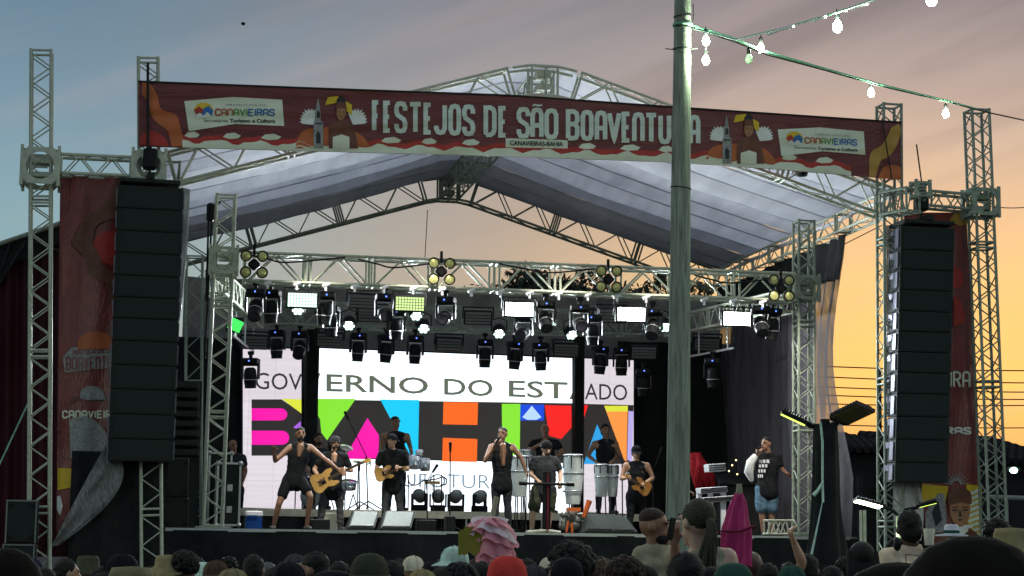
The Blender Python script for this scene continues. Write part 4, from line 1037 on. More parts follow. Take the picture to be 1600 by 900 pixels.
hd = single('pulley', MB().box(P(329, 332, 2.5), (.12, .12, .3), None, .03).cyl(P(333, 325, 2.5), P(343, 316, 2.6), .03, n=6).cyl(P(326, 340, 2.5), P(322, 470, 2.5), .018, n=6).cyl(P(331, 340, 2.5), P(320, 560, 2.5), .018, n=6), [M['black']], 'dark pulley and chain hanging beside the left deck tower', 'pulley', P(329, 332, 2.5))
# unseen par lamps added behind the banner to light the performers
par = mk_par(-.6)
for i, (u_, z_, tx, lb) in enumerate(((-2.9, 8.12, 500, 'first'), (-1.0, 8.34, 640, 'second'), (1.6, 8.3, 800, 'third'), (3.3, 8.1, 950, 'fourth'), (4.7, 7.95, 1170, 'fifth'))):
    p = S(u_, .5, z_)
    o = place(par, used.get(par.name), RT_(p, 0) @ Matrix.Rotation(pi, 4, 'Z'), f'added unseen par lamp on the front gable behind the big banner, {lb} from the left', 'added front wash lamps behind the banner'); used[par.name] = True
    L_ = bpy.data.lights.new('stage_spot', 'SPOT'); L_.energy = 1200; L_.spot_size = radians(37); L_.spot_blend = .8; L_.color = (1, .93, .80); L_.shadow_soft_size = .1
    lo_ = bpy.data.objects.new('stage_spot', L_); COL.objects.link(lo_); q = P(tx, 800, 3.9)
    p2 = p - ZZ * .3 + (q - p).normalized() * .2; lo_.location = p2; lo_.rotation_euler = (q - p2).to_track_quat('-Z', 'Y').to_euler()
# loose cables along the truss
for i, (a, b, c) in enumerate((((390, 398), (450, 410), (540, 402)), ((560, 405), (620, 418), (700, 408)), ((780, 412), (860, 426), (930, 420)), ((1085, 430), (1140, 442), (1205, 436)))):
    pts = crv([a, ((a[0] + b[0]) / 2, (a[1] + b[1]) / 2 + 1), b, c], 6)
    single('truss_cable', MB().tube([P(x, y, 2.36) for x, y in pts], .014, 5), M['wire'], ['black cable drooping along the truss near its left end', 'black cable drooping left of the middle blinder lamp', 'black cable drooping right of the middle of the truss', 'black cable drooping right of the wooden pole on the truss'][i], 'cable', P(b[0], b[1], 2.36))
# clamps under the front truss's bottom chord, coloured white for their glints
for i in range(18):
    x = 418 + i * 45.5
    if 1036 < x < 1084: continue
    y = 441.5 + (x - 400) * .0385; p = P(x, y, 2.36)
    link('pipe_clamp', MB().cyl(p - U * .05 - ZZ * .02, p + U * .06 + ZZ * .025, .028, n=8).cyl(p, p - ZZ * .09, .02, n=6), M['white'], lt)

# ------------------------------------------------------------------ people
SK = {k: mat('skin_' + k, c, .5, 0, .08, 12, spec=.4) for k, c in dict(dark=(.085, .046, .030), brown=(.24, .125, .075), tan=(.40, .23, .145), light=(.52, .33, .23)).items()}
CL = {k: mat('cloth_' + k, c, .85, 0, .2, 14, .3, 26, spec=.05) for k, c in dict(black=(.014, .015, .017), charcoal=(.035, .038, .042), grey=(.10, .11, .11), dgrey=(.05, .05, .055), tan=(.74, .60, .42), cream=(.55, .52, .40), pale=(.29, .28, .19), mint=(.42, .60, .50), denim=(.10, .17, .24), navy=(.012, .016, .035), olive=(.05, .055, .035), khaki=(.22, .19, .10), red=(.60, .06, .045), white=(.7, .7, .68), green=(.03, .08, .055), brown=(.07, .045, .03), wine=(.12, .02, .03), yellowish=(.27, .23, .11), hatblack=(.010, .009, .006)).items()}
HR = {k: mat('hair_' + k, c, .7, 0, .35, 60, .6, 120, spec=.25) for k, c in dict(black=(.010, .009, .008), brown=(.035, .022, .014), fair=(.10, .07, .04), olive=(.045, .042, .022), red=(.42, .012, .02), grey=(.10, .10, .10)).items()}
SHOE = mat('shoe', (.05, .05, .05), .6)


def vox(mb, name, m, parent, size=.0115, sm=6):
    me = mesh_of(name, mb, m); tmp = bpy.data.objects.new(name, me); COL.objects.link(tmp)
    r = tmp.modifiers.new('r', 'REMESH'); r.mode = 'VOXEL'; r.voxel_size = size; r.use_smooth_shade = True
    s = tmp.modifiers.new('s', 'SMOOTH'); s.factor = .5; s.iterations = sm
    dg = bpy.context.evaluated_depsgraph_get(); me2 = bpy.data.meshes.new_from_object(tmp.evaluated_get(dg)); me2.name = name
    bpy.data.objects.remove(tmp); bpy.data.meshes.remove(me)
    me2.materials.clear(); me2.materials.append(m)
    if name in ('shirt', 'trousers', 'shorts'):
        me2.update(); nn = [v.normal.copy() for v in me2.vertices]
        for v, n_ in zip(me2.vertices, nn):
            p = v.co; v.co = p + n_ * (.010 * noise.noise(p * 9) + .007 * sin(p.z * 55 + 16 * p.x + 6 * noise.noise(p * 5)) * max(0, noise.noise(p * 4 + Vector((3, 1, 2))) + .25))
    me2.transform(WM[parent.name].inverted()); me2.polygons.foreach_set('use_smooth', [True] * len(me2.polygons))
    o = bpy.data.objects.new(name, me2); COL.objects.link(o); o.parent = parent; WM[o.name] = WM[parent.name]; return o


def hand(mb, w, d, nrm, k=1., curl=.5, thumb=1):
    d = d.normalized(); nrm = (nrm - d * nrm.dot(d)).normalized(); sd = d.cross(nrm)
    pe = w + d * .085 * k
    for s_ in (-.028, -.01, .01, .028): mb.cone(w + sd * s_ * .7 + d * .01, pe + sd * s_, .017 * k, .014 * k, 8)
    for i, l in enumerate((.068, .078, .074, .056)):
        b = pe + sd * (-.032 + .0215 * i) * k; c1 = curl * (1 + .12 * i)
        m1 = b + (d * cos(c1) + nrm * sin(c1)) * l * .5 * k; e = m1 + (d * cos(c1 * 2) + nrm * sin(c1 * 2)) * l * .5 * k
        mb.cone(b, m1, .0105 * k, .0098 * k, 8); mb.cone(m1, e, .0098 * k, .0085 * k, 8)
    t0 = w + d * .028 * k - sd * .030 * k * thumb
    t1 = t0 + (d * .55 - sd * .75 * thumb + nrm * .35).normalized() * .036 * k; t2 = t1 + (d * .85 - sd * .2 * thumb + nrm * .5).normalized() * .03 * k
    mb.cone(t0, t1, .013 * k, .0115 * k, 8); mb.cone(t1, t2, .0115 * k, .0095 * k, 8)


def person(label, J, skin, shirt, legs, head, root, rz=TH, face=0., pitch=0., k=1., group=None, sleeve=.45, leglen=1., hands=('c', 'c'), fat=1., shoes=True, vs=.0115, hair=None, beard=None, cap=None, extra=None, roll=0.):
    """J: world joints head neck sl sr el er wl wr hl hr kl kr al ar (l = left in the picture)"""
    t = thing('person', label, 'person', root, rz, group)
    Fd = Matrix.Rotation(rz, 3, 'Z') @ Vector((0, -1, 0))
    mb = MB(); C = mb.cone
    n = J['neck']; sl, sr, hl, hr = J['sl'], J['sr'], J['hl'], J['hr']; sc = (sl + sr) / 2; hc = (hl + hr) / 2
    ch = sc.lerp(hc, .28); wa = sc.lerp(hc, .68); ac = (sr - sl).normalized()
    def torso(C, g, tank=0):
        for s_ in (-1, 1):
            C(ch + ac * s_ * .065 * k, wa + ac * s_ * .045 * k, .108 * k * fat + g, .098 * k * fat + g)
            C(wa + ac * s_ * .045 * k, hc + ac * s_ * .05 * k - ZZ * .02 * k, .098 * k * fat + g, .108 * k * fat + g)
        for s_ in (sl, sr):
            s2 = sc.lerp(s_, .70) if tank else s_; C(s2, ch.lerp(s_, .42), (.050 if tank else .056) * k + g, .092 * k + g); C(s2, sc.lerp(n, .3) + ZZ * .01, .050 * k + g, .055 * k + g)
    torso(C, 0)
    if extra: C(sc + Fd * .075 * k + ZZ * .01, sc.lerp(hc, .05 + .24 * extra) + Fd * (.098 + .022 * fat) * k, .055 * k, .022 * k)
    C(sc, n, .062 * k, .052 * k); C(n, J['head'] - ZZ * .03 * k, .052 * k, .055 * k)
    Rh = Matrix.Rotation(rz + face, 3, 'Z') @ Matrix.Rotation(pitch, 3, 'X') @ Matrix.Rotation(roll, 3, 'Y'); h = J['head']; hp = lambda x, y, z: h + Rh @ Vector((x * k, y * k, z * k))
    mb.ell(hp(0, .008, .022), (.076 * k, .096 * k, .098 * k), 16, 12, Rh); mb.ell(hp(0, -.022, -.045), (.058 * k, .070 * k, .070 * k), 14, 10, Rh)
    C(hp(0, -.092, .018), hp(0, -.108, -.018), .011 * k, .017 * k, 8); C(hp(-.022, -.088, -.056), hp(.022, -.088, -.056), .012 * k, .012 * k, 8); C(hp(0, -.078, -.098), hp(0, -.07, -.09), .022 * k, .024 * k, 8)
    for s_ in (-1, 1): mb.ell(hp(s_ * .079, .012, -.002), (.012 * k, .022 * k, .032 * k), 8, 6, Rh); C(hp(s_ * .03, -.086, .036), hp(s_ * .05, -.08, .034), .012 * k, .012 * k, 8)
    for q in 'lr':
        s_, e, w = J['s' + q], J['e' + q], J['w' + q]
        C(s_, s_.lerp(e, .4), .056 * k, .050 * k); C(s_.lerp(e, .4), e, .050 * k, .039 * k); C(e, e.lerp(w, .3), .039 * k, .040 * k); C(e.lerp(w, .3), w, .040 * k, .026 * k)
        m = hands[0 if q == 'l' else 1]
        inn = (hc - w); inn = (inn - ZZ * inn.z)
        hand(mb, w, w - e, {'c': Fd * .3 + inn.normalized(), 'f': Fd, 'u': ZZ, 'd': -ZZ + Fd * .2, 'o': Fd, 'g': -Fd * .6 + inn.normalized()}[m], k * 1.05, .15 if m == 'o' else .75, 1 if q == 'r' else -1)
        H_, K_, A_ = J['h' + q], J['k' + q], J['a' + q]
        C(H_, H_.lerp(K_, .35), .088 * k * fat, .078 * k * fat); C(H_.lerp(K_, .35), K_, .078 * k * fat, .054 * k); C(K_, K_.lerp(A_, .3), .052 * k, .055 * k); C(K_.lerp(A_, .3), A_, .055 * k, .034 * k)
        out = Fd + (ac * (-1 if q == 'l' else 1)) * .3; out.z = 0; out.normalize(); b = Vector((A_.x, A_.y, A_.z - .035 * k))
        C(b - out * .03 * k, b + out * .12 * k, .034 * k, .028 * k); C(b + out * .12 * k, b + out * .165 * k, .028 * k, .022 * k)
    vox(mb, 'body', SK[skin], t, vs)
    # shirt
    if shirt:
        g = .011 * k; sb = MB(); C = sb.cone; torso(C, g, sleeve == 0)
        for s_ in (-.05, .05): C(hc + ac * s_ * k + ZZ * .02 * k, hc + ac * s_ * k - ZZ * .06 * k, .130 * k * fat, .132 * k * fat)
        C(sc, sc.lerp(n, .45), .072 * k, .064 * k)
        if sleeve > 0:
            for q in 'lr':
                s_, e = J['s' + q], J['e' + q]; w = J['w' + q]
                C(s_, s_.lerp(e, min(1, sleeve)), .066 * k, .064 * k if sleeve < 1 else .054 * k)
                if sleeve > 1: C(e, e.lerp(w, sleeve - 1), .054 * k, .042 * k)
        vox(sb, 'shirt', CL[shirt], t, vs * 1.15)
    if legs:
        lb = MB(); C = lb.cone
        for s_ in (-1, 1): C(hc + ac * s_ * .05 * k + ZZ * .05 * k, hc + ac * s_ * .05 * k - ZZ * .05 * k, .112 * k * fat, .122 * k * fat)
        for q in 'lr':
            H_, K_, A_ = J['h' + q], J['k' + q], J['a' + q]
            if leglen < 1: C(H_, H_.lerp(K_, leglen), .100 * k * fat, .092 * k * fat)
            else:
                C(H_, H_.lerp(K_, .5), .100 * k * fat, .086 * k); C(H_.lerp(K_, .5), K_, .086 * k, .066 * k); C(K_, K_.lerp(A_, .4), .066 * k, .066 * k); C(K_.lerp(A_, .4), A_ + ZZ * .02, .066 * k, .052 * k)
        vox(lb, 'shorts' if leglen < 1 else 'trousers', CL[legs], t, vs * 1.15)
    if shoes:
        for q in 'lr':
            A_ = J['a' + q]; out = Fd + (ac * (-1 if q == 'l' else 1)) * .3; out.z = 0; out.normalize(); b = Vector((A_.x, A_.y, A_.z - .03 * k)); f = MB()
            f.cone(b - out * .03 * k, b + out * .12 * k, .047 * k, .042 * k); f.cone(b + out * .12 * k, b + out * .165 * k, .042 * k, .034 * k)
            vox(f, 'shoe', SHOE, t, .012)
    headgear(t, hp, Rh, k, hair, beard, cap)
    if face is not None:
        eb = MB()
        for s_ in (-1, 1):
            eb.box(hp(s_ * .034, -.092, .048), (.034 * k, .012 * k, .008 * k), Rh @ Matrix.Rotation(s_ * .12, 3, 'Y')); eb.ell(hp(s_ * .033, -.086, .026), (.014 * k, .009 * k, .007 * k), 8, 6, Rh)
        link('brow_and_eye', eb, HR['black'], t)
        link('lips', MB().ell(hp(0, -.094, -.056), (.026 * k, .010 * k, .010 * k), 10, 6, Rh), mat_lip, t)
    return t


mat_lip = mat('lips', (.14, .05, .045), .5)


def headgear(t, hp, Rh, k, hair=None, beard=None, cap=None):
    if hair:
        st, hm = hair; mb = MB()
        if st == 'short':
            mb.ell(hp(0, .022, .045), (.081 * k, .094 * k, .086 * k), 34, 22, Rh); mb.ell(hp(0, .055, -.0), (.074 * k, .062 * k, .085 * k), 24, 16, Rh)
            sd_ = len(t.name) + t.location.x * 7; c_ = hp(0, .03, .03)
            for v_ in mb.v: v_ += (v_ - c_) * (.10 * noise.noise(v_ * 34 / k) + .09 * noise.noise(v_ * 75 / k) + .05 * noise.noise(v_ * 12))
        elif st == 'fade': mb.ell(hp(0, .018, .062), (.077 * k, .090 * k, .066 * k), 16, 10, Rh)
        elif st in ('afro', 'curly'):
            R_ = .155 if st == 'afro' else .108; rnd = random.Random(hash(t.name) % 999); c = (0, .035, .05)
            for i in range(330 if st == 'afro' else 230):
                a = rnd.uniform(0, 2 * pi); z = rnd.uniform(-.55, 1); r = sqrt(1 - min(1, z * z)); d = (cos(a) * r * R_, sin(a) * r * R_, z * R_ * .95)
                if d[1] < -.04 and d[2] < .05: continue
                mb.ell(hp(c[0] + d[0] * .86, c[1] + d[1] * .86, c[2] + d[2] * .86), rnd.uniform(.012, .026) * k * (1.3 if st == 'afro' else 1), 5, 4)
            mb.ell(hp(*c), (R_ * .9 * k, R_ * .85 * k, R_ * .88 * k), 12, 8, Rh)
        elif st == 'long':
            mb.ell(hp(0, .02, .04), (.088 * k, .104 * k, .092 * k), 16, 10, Rh)
            for i in range(13):
                x = -.084 + .014 * i; y = .085 - .35 * abs(x) ** 1.2 * (1 if abs(x) < .06 else 1.3)
                mb.tube([hp(x, y * .6, .06), hp(x * 1.08, y + .02, -.06), hp(x * 1.2, y + .035, -.22), hp(x * 1.1, y + .03 + .006 * (i % 3), -.36 - .02 * (i % 4))], [.024 * k, .026 * k, .024 * k, .008 * k], 7)
        elif st == 'pony':
            mb.ell(hp(0, .024, .04), (.084 * k, .098 * k, .092 * k), 60, 40, Rh); c_ = hp(0, .024, .04); ax_ = Rh @ Vector((0, .95, -.3))
            for v_ in mb.v:
                d_ = v_ - c_; e_ = d_ - ax_ * d_.dot(ax_); an = atan2(e_.dot(Rh @ Vector((0, .3, .95))), e_.dot(Rh @ Vector((1, 0, 0)))); v_ += d_ * (.022 * sin(an * 23 + 2 * sin(an * 5)) + .015 * sin(an * 57) + .03 * noise.noise(v_ * 20))
            for i in range(15):
                a = 2 * pi * i / 15; r = .012 + .014 * (i % 3)
                mb.tube([hp(.0 + cos(a) * .01, .10, .02 + sin(a) * .012), hp(.012 + cos(a) * .02, .15, -.01 + sin(a) * .015), hp(.025 + cos(a) * r, .15, -.10), hp(.03 + cos(a) * r * 1.3, .125 + sin(a) * r, -.22), hp(.045 + cos(a) * r, .115 + sin(a) * r * .7, -.34 - .02 * (i % 4))], [.012 * k, .012 * k, .013 * k, .012 * k, .004 * k], 6)
        link('hair', mb, hm, t)
    if beard:
        mb = MB(); mb.ell(hp(0, -.034, -.072), (.058 * k, .064 * k, .052 * k), 12, 8, Rh); mb.cone(hp(-.026, -.094, -.040), hp(.026, -.094, -.040), .008 * k, .008 * k, 6)
        link('beard', mb, beard, t)
    if cap:
        st, cm, br = cap; mb = MB(); R2 = Rh @ Matrix.Rotation(br, 3, 'Z'); h0 = hp(0, .008, .0); q = lambda x, y, z: h0 + R2 @ Vector((x * k, y * k, z * k))
        if st in ('cap', 'beanie', 'helmet'):
            r0 = {'cap': .090, 'beanie': .093, 'helmet': .125}[st]; pr = [(r0, .018), (r0 * 1.01, .05), (r0 * .93, .09), (r0 * .70, .122), (r0 * .35, .137), (.001, .14)]
            vs = [q(r * cos(a), r * 1.12 * sin(a), z) for r, z in pr for a in [2 * pi * i / 18 for i in range(18)]]
            mb.add(vs, [(j * 18 + i, j * 18 + (i + 1) % 18, (j + 1) * 18 + (i + 1) % 18, (j + 1) * 18 + i) for j in range(5) for i in range(18)], True)
            if st == 'cap':
                def vis(a, b): an = -pi / 2 + (a - .5) * 1.9; r = r0 * (1.05 + .85 * b * sin(pi * (.1 + .8 * a))); return q(r * cos(an) * 1.02, r * sin(an) * 1.05, .03 - .028 * b + .012 * cos((a - .5) * 3))
                mb.slab(10, 4, vis, (0, 0, .006 * k)); mb.ell(q(0, 0, .141), .009 * k, 8, 5)
                for i in range(6):
                    a = 2 * pi * i / 6; mb.tube([q(r * 1.01 * cos(a), r * 1.13 * sin(a), z + .001) for r, z in pr], .003 * k, 4)
            if st == 'beanie': mb.tube([q(r0 * 1.03 * cos(a), r0 * 1.15 * sin(a), .022) for a in [2 * pi * i / 18 for i in range(19)]], .014 * k, 6)
        elif st in ('bucket', 'wide'):
            w = .155 if st == 'bucket' else .23; hh = .125 if st == 'bucket' else .15
            pr = [(w, -.01 if st == 'bucket' else .03), (w * .99, .0 if st == 'bucket' else .035), (.098, .045), (.094, hh * .8), (.082, hh), (.001, hh + .006)]
            vs = [q(r * cos(a), r * 1.08 * sin(a), z + (.018 * cos(2 * a) if r > .15 else 0)) for r, z in pr for a in [2 * pi * i / 22 for i in range(22)]]
            mb.add(vs, [(j * 22 + i, j * 22 + (i + 1) % 22, (j + 1) * 22 + (i + 1) % 22, (j + 1) * 22 + i) for j in range(5) for i in range(22)], True)
        elif st == 'dome':
            pr = [(.205, -.10), (.21, -.09), (.198, -.02), (.168, .06), (.115, .12), (.055, .147), (.001, .152)]
            vs = [q(r * cos(a), r * sin(a), z) for r, z in pr for a in [2 * pi * i / 40 for i in range(40)]]
            mb.add(vs, [(j * 40 + i, j * 40 + (i + 1) % 40, (j + 1) * 40 + (i + 1) % 40, (j + 1) * 40 + i) for j in range(6) for i in range(40)], True)
        link({'cap': 'cap', 'beanie': 'beanie', 'helmet': 'cap', 'bucket': 'hat', 'wide': 'hat', 'dome': 'hat'}[st], mb, cm, t)


def joints(v, deck, **kw):
    """stage performer: joints given as photo pixels (x, y[, dv]); ankles forced onto the deck"""
    J = {n: P(p[0], p[1], v + (p[2] if len(p) > 2 else 0)) for n, p in kw.items()}
    for n in ('al', 'ar'): J[n] = Vector((J[n].x, J[n].y, deck + .068))
    root = (J['al'] + J['ar']) / 2; root.z = deck
    return dict(J=J, root=root)


K9 = .97
person('dancer in black tank top and shorts, arms spread and legs wide, front left', skin='brown', shirt='black', legs='black', head=1, extra=1.0, sleeve=0, leglen=.62, hands=('o', 'o'), face=.1, k=K9, beard=HR['black'], hair=('fade', HR['black']),
       **joints(3.3, DZ, head=(469.5, 679), neck=(469, 691), sl=(453, 699), sr=(485, 699), el=(430, 720, -.15), er=(507, 717, -.1), wl=(428, 705, -.35), wr=(528, 733, -.15), hl=(450, 750), hr=(469, 749), kl=(436, 787, -.12), kr=(485, 776, -.15), al=(427, 823), ar=(479, 823)))
person('bass guitarist in black shirt and dark beanie beside the dancer', skin='tan', shirt='black', legs='dgrey', head=1, extra=.5, sleeve=.6, hands=('f', 'f'), face=.15, k=K9, beard=HR['black'], cap=('beanie', CL['dgrey'], 0), hair=('long', HR['black']),
       **joints(4.3, DZ, head=(523.5, 693), neck=(522, 704), sl=(506, 712), sr=(538, 713), el=(491, 734), er=(549, 735), wl=(500, 748, -.25), wr=(538, 734, -.30), hl=(511, 765), hr=(529, 765), kl=(503, 793), kr=(531, 793), al=(500, 823), ar=(532, 823)))
person('man in black T-shirt playing a small four-string guitar, looking to the left', skin='tan', shirt='black', legs='charcoal', head=1, sleeve=.6, hands=('f', 'f'), face=-.7, k=K9, cap=('cap', CL['black'], pi), hair=('fade', HR['black']),
       **joints(4.6, DZ, head=(612, 690), neck=(613, 701), sl=(596, 709), sr=(631, 709), el=(588, 733), er=(637, 733), wl=(601, 735, -.24), wr=(622, 731, -.28), hl=(605, 757), hr=(622, 757), kl=(602, 786), kr=(624, 786), al=(601, 818), ar=(627, 818)))
person('man in sleeveless black top standing at the drums behind the small guitar player', skin='brown', shirt='black', legs='charcoal', head=1, sleeve=0, hands=('d', 'd'), face=.5, k=1., hair=('fade', HR['black']), vs=.014,
       **joints(7.2, RZ, head=(618, 661), neck=(618, 672), sl=(600, 681), sr=(636, 681), el=(594, 702), er=(642, 702), wl=(600, 714, -.25), wr=(644, 714, -.25), hl=(609, 730), hr=(627, 730), kl=(608, 762), kr=(628, 762), al=(607, 790), ar=(630, 790)))
person('man in dark clothes half hidden behind the bass guitarist', skin='brown', shirt='charcoal', legs='charcoal', head=1, sleeve=.6, face=.4, k=.95, hair=('short', HR['black']), beard=HR['black'], vs=.014,
       **joints(6.6, RZ, head=(498, 687), neck=(498, 697), sl=(482, 707), sr=(514, 707), el=(477, 728), er=(518, 728), wl=(484, 742, -.2), wr=(510, 742, -.2), hl=(489, 752), hr=(507, 752), kl=(488, 772, -.2), kr=(509, 772, -.2), al=(487, 798), ar=(510, 798)))
person('lead singer in long sleeveless black top holding a microphone to his mouth', skin='brown', shirt='black', legs='charcoal', head=1, extra=1.9, sleeve=0, hands=('g', 'd'), face=-.5, k=.98, hair=('fade', HR['black']), pitch=-.1,
       **joints(3.2, DZ, head=(785, 679), neck=(784, 690), sl=(768, 698), sr=(801, 698), el=(758, 720, -.1), er=(815, 717, -.05), wl=(774, 696, -.22), wr=(822, 737, -.1), hl=(776, 756), hr=(792, 756), kl=(774, 788), kr=(793, 788), al=(774, 824), ar=(795, 824)))
person('man in dark grey T-shirt and shorts looking down at a black T-shaped stand', skin='light', shirt='charcoal', legs='olive', head=1, sleeve=.55, leglen=.85, hands=('d', 'd'), face=.2, pitch=.35, k=.98, fat=1.12, cap=('cap', CL['black'], pi), beard=HR['black'], hair=('short', HR['black']),
       **joints(3.0, DZ, head=(854, 702), neck=(852, 712), sl=(834, 719), sr=(868, 719), el=(829, 741), er=(876, 741), wl=(840, 750, -.3), wr=(875, 753, -.2), hl=(840, 766), hr=(860, 766), kl=(833, 796, -.08), kr=(859, 796, -.08), al=(831, 826), ar=(857, 826)))
person('bald percussionist in black behind the singer, raising one hand to his chin', skin='brown', shirt='black', legs='charcoal', head=1, extra=1.2, sleeve=.5, hands=('g', 'd'), face=0, k=1., vs=.014,
       **joints(7.2, RZ, head=(851.5, 672), neck=(852, 683), sl=(834, 692), sr=(870, 692), el=(824, 706, -.15), er=(879, 708, -.1), wl=(847, 692, -.28), wr=(866, 716, -.3), hl=(842, 742), hr=(861, 742), kl=(841, 768), kr=(862, 768), al=(840, 796), ar=(863, 796)))
person('percussionist in sleeveless black top behind the pale congas in front of the right screen', skin='brown', shirt='black', legs='black', head=1, sleeve=0, hands=('d', 'd'), face=.2, k=1., hair=('short', HR['black']), vs=.014,
       **joints(6.6, RZ, head=(946, 673), neck=(946, 684), sl=(929, 693), sr=(962, 693), el=(919, 712), er=(967, 712), wl=(932, 722, -.3), wr=(957, 720, -.3), hl=(937, 742), hr=(955, 742), kl=(936, 770), kr=(956, 770), al=(935, 797), ar=(957, 797)))
person('guitarist in black cap and sleeveless top with small amber guitar, near the wooden pole', skin='tan', shirt='black', legs='black', head=1, sleeve=0, hands=('f', 'f'), face=.0, pitch=.2, k=.97, cap=('cap', CL['black'], 0), hair=('short', HR['black']),
       **joints(5.0, DZ, head=(994, 708), neck=(994, 718), sl=(978, 727), sr=(1011, 727), el=(971, 748), er=(1020, 747), wl=(982, 746, -.28), wr=(1006, 756, -.26), hl=(986, 774), hr=(1003, 774), kl=(985, 802), kr=(1004, 802), al=(984, 826), ar=(1006, 826)))
RW = person('woman with long bright red hair leaning over keyboards behind the wooden pole', skin='tan', shirt='black', legs='black', head=1, sleeve=.5, hands=('d', 'd'), face=.7, pitch=.3, k=.95, hair=('long', HR['red']), vs=.014,
       **joints(6.0, DZ, head=(1086, 722), neck=(1080, 733), sl=(1066, 742), sr=(1094, 744), el=(1062, 762), er=(1112, 752, -.1), wl=(1078, 768, -.2), wr=(1134, 746, -.15), hl=(1064, 782), hr=(1080, 782), kl=(1064, 806), kr=(1081, 806), al=(1064, 826), ar=(1082, 826)))
rh = MB(); rr_ = random.Random(4)
for i in range(26):
    x = 1080 + rr_.uniform(-6, 8); e = 1094 + rr_.uniform(-14, 18); d = rr_.uniform(-.12, .12)
    rh.tube([P(x + 3, 711 + rr_.uniform(-3, 5), 5.75 + d), P((x + e) / 2 + 5, 728 + rr_.uniform(-4, 4), 5.68 + d), P(e + 2, 746 + rr_.uniform(-4, 4), 5.7 + d), P(e + 5, 764 + rr_.uniform(-8, 6), 5.72 + d)], [.05, .06, .05, .012], 7)
link('hair', rh, HR['red'], RW)
rm = person('man in printed black T-shirt and denim shorts speaking into a microphone, right stage edge', skin='brown', shirt='black', legs='denim', head=1, sleeve=.55, leglen=.9, hands=('g', 'c'), face=-1.0, k=1., fat=1.18, hair=('fade', HR['black']),
       **joints(3.6, DZ, head=(1197, 694), neck=(1200, 705), sl=(1184, 714, .05), sr=(1216, 714), el=(1174, 735, -.1), er=(1223, 735), wl=(1184, 711, -.25), wr=(1231, 741, -.05), hl=(1190, 765), hr=(1207, 765), kl=(1190, 797), kr=(1205, 797), al=(1193, 826), ar=(1207, 826)))
pm_ = MB()
for i, (y, w) in enumerate(((718, 14), (725, 12), (733, 10), (741, 7))):
    for j in range(3): pm_.poly([P(1186 + j * w / 2.4 + i * -.6, y, 3.6 - .16), P(1186 + (j + .75) * w / 2.4 - i * .6, y + .5, 3.6 - .16), P(1186 + (j + .7) * w / 2.4 - i * .6, y + 5.5, 3.6 - .16), P(1186 + j * w / 2.4 - i * .6, y + 5, 3.6 - .16)])
link('shirt_print', pm_, M['white'], rm)
tw = MB(); tw.tube([P(1181, 712, 3.3), P(1173, 722, 3.3), P(1170, 738, 3.32), P(1175, 752, 3.35)], [.05, .075, .08, .03], 8)
single('towel', tw, CL['white'], 'white towel draped over the arm of the man at the right stage edge', 'towel', P(1173, 735, 3.3))
person('bald stage hand behind the flight cases at the left', skin='brown', shirt='charcoal', legs='black', head=1, sleeve=.5, face=.4, k=.98, vs=.016,
       **joints(7.4, DZ, head=(364, 697), neck=(365, 707), sl=(351, 715), sr=(380, 715), el=(347, 736), er=(384, 736), wl=(350, 755), wr=(380, 752, -.1), hl=(357, 764), hr=(374, 764), kl=(357, 794), kr=(374, 794), al=(357, 826), ar=(374, 826)))
# microphones held at mouths
for x0, y0, x1, y1, v, lb in ((779, 685, 770, 700, 2.92, 'singer'), (1186, 700, 1182, 714, 3.32, 'man at the right stage edge')):
    m_ = MB().cyl(P(x0, y0, v), P(x1, y1, v), .016, .012, n=8).ell(P(x0, y0, v), .026, 8, 6)
    single('microphone', m_, M['black'], f'hand microphone held by the {lb}', 'microphone', P(x1, y1, v))

# ------------------------------------------------------------------ instruments
def guitar(label, cx, cy, nx, ny, v, body_r, m, dv=-.3, cut=True):
    c = P(cx, cy, v + dv); e = P(nx, ny, v + dv - .03); ax = (e - c).normalized(); sd = ax.cross(-V).normalized(); t = thing('guitar', label, 'guitar', c)
    r = body_r; pts = [(-1.15, 0), (-1.1, .55), (-.75, .82), (-.25, .68), (.05, .58), (.45, .74), (1.05 if cut else .8, .62), (.85, .42), (.55, .25), (.55, -.25), (.8, -.42), (.9 if cut else .8, -.66), (.45, -.76), (.0, -.60), (-.35, -.72), (-.85, -.78), (-1.12, -.5)]
    pts = crv(pts + [pts[0]], 4)[:-1]
    link('body', MB().prism([c + ax * x * r + sd * y * r for x, y in pts], V * .05), m, t)
    L_ = (e - c).length; p0 = c + ax * r * .3 - V * .012; p1 = c + ax * L_ * .86 - V * .012; w = .026
    link('neck', MB().prism([p0 + sd * w, p1 + sd * w * .8, p1 - sd * w * .8, p0 - sd * w], V * .03), M['neckw'], t)
    h = [p1 + sd * .03, p1 + ax * L_ * .14 + sd * .055, p1 + ax * L_ * .15 - sd * .02, p1 - sd * .03]
    hd_ = link('headstock', MB().prism(h, V * .02), m, t)
    pg = MB()
    for i in range(4): pg.cyl(p1 + ax * L_ * (.03 + .03 * i) + sd * .05, p1 + ax * L_ * (.03 + .03 * i) + sd * .075, .012, n=6)
    link('tuning_peg', pg, M['chrome'], hd_)
    link('pickup', MB().prism([c + ax * x * r + sd * y * r - V * .008 for x, y in ((-.35, .25), (.0, .25), (.0, -.25), (-.35, -.25))], V * .012), M['black'], t)
    return t
guitar('long golden electric bass guitar with pointed horns, neck pointing up right', 508, 750, 578, 717, 4.3, .20, M['gold'])
guitar('small golden four-string guitar held against a black T-shirt', 602, 739, 634, 730, 4.6, .15, M['gold'], dv=-.24, cut=False)
guitar('small amber guitar held by the guitarist in a black cap', 1002, 759, 977, 743, 5.0, .16, M['gold2'], dv=-.27, cut=False)


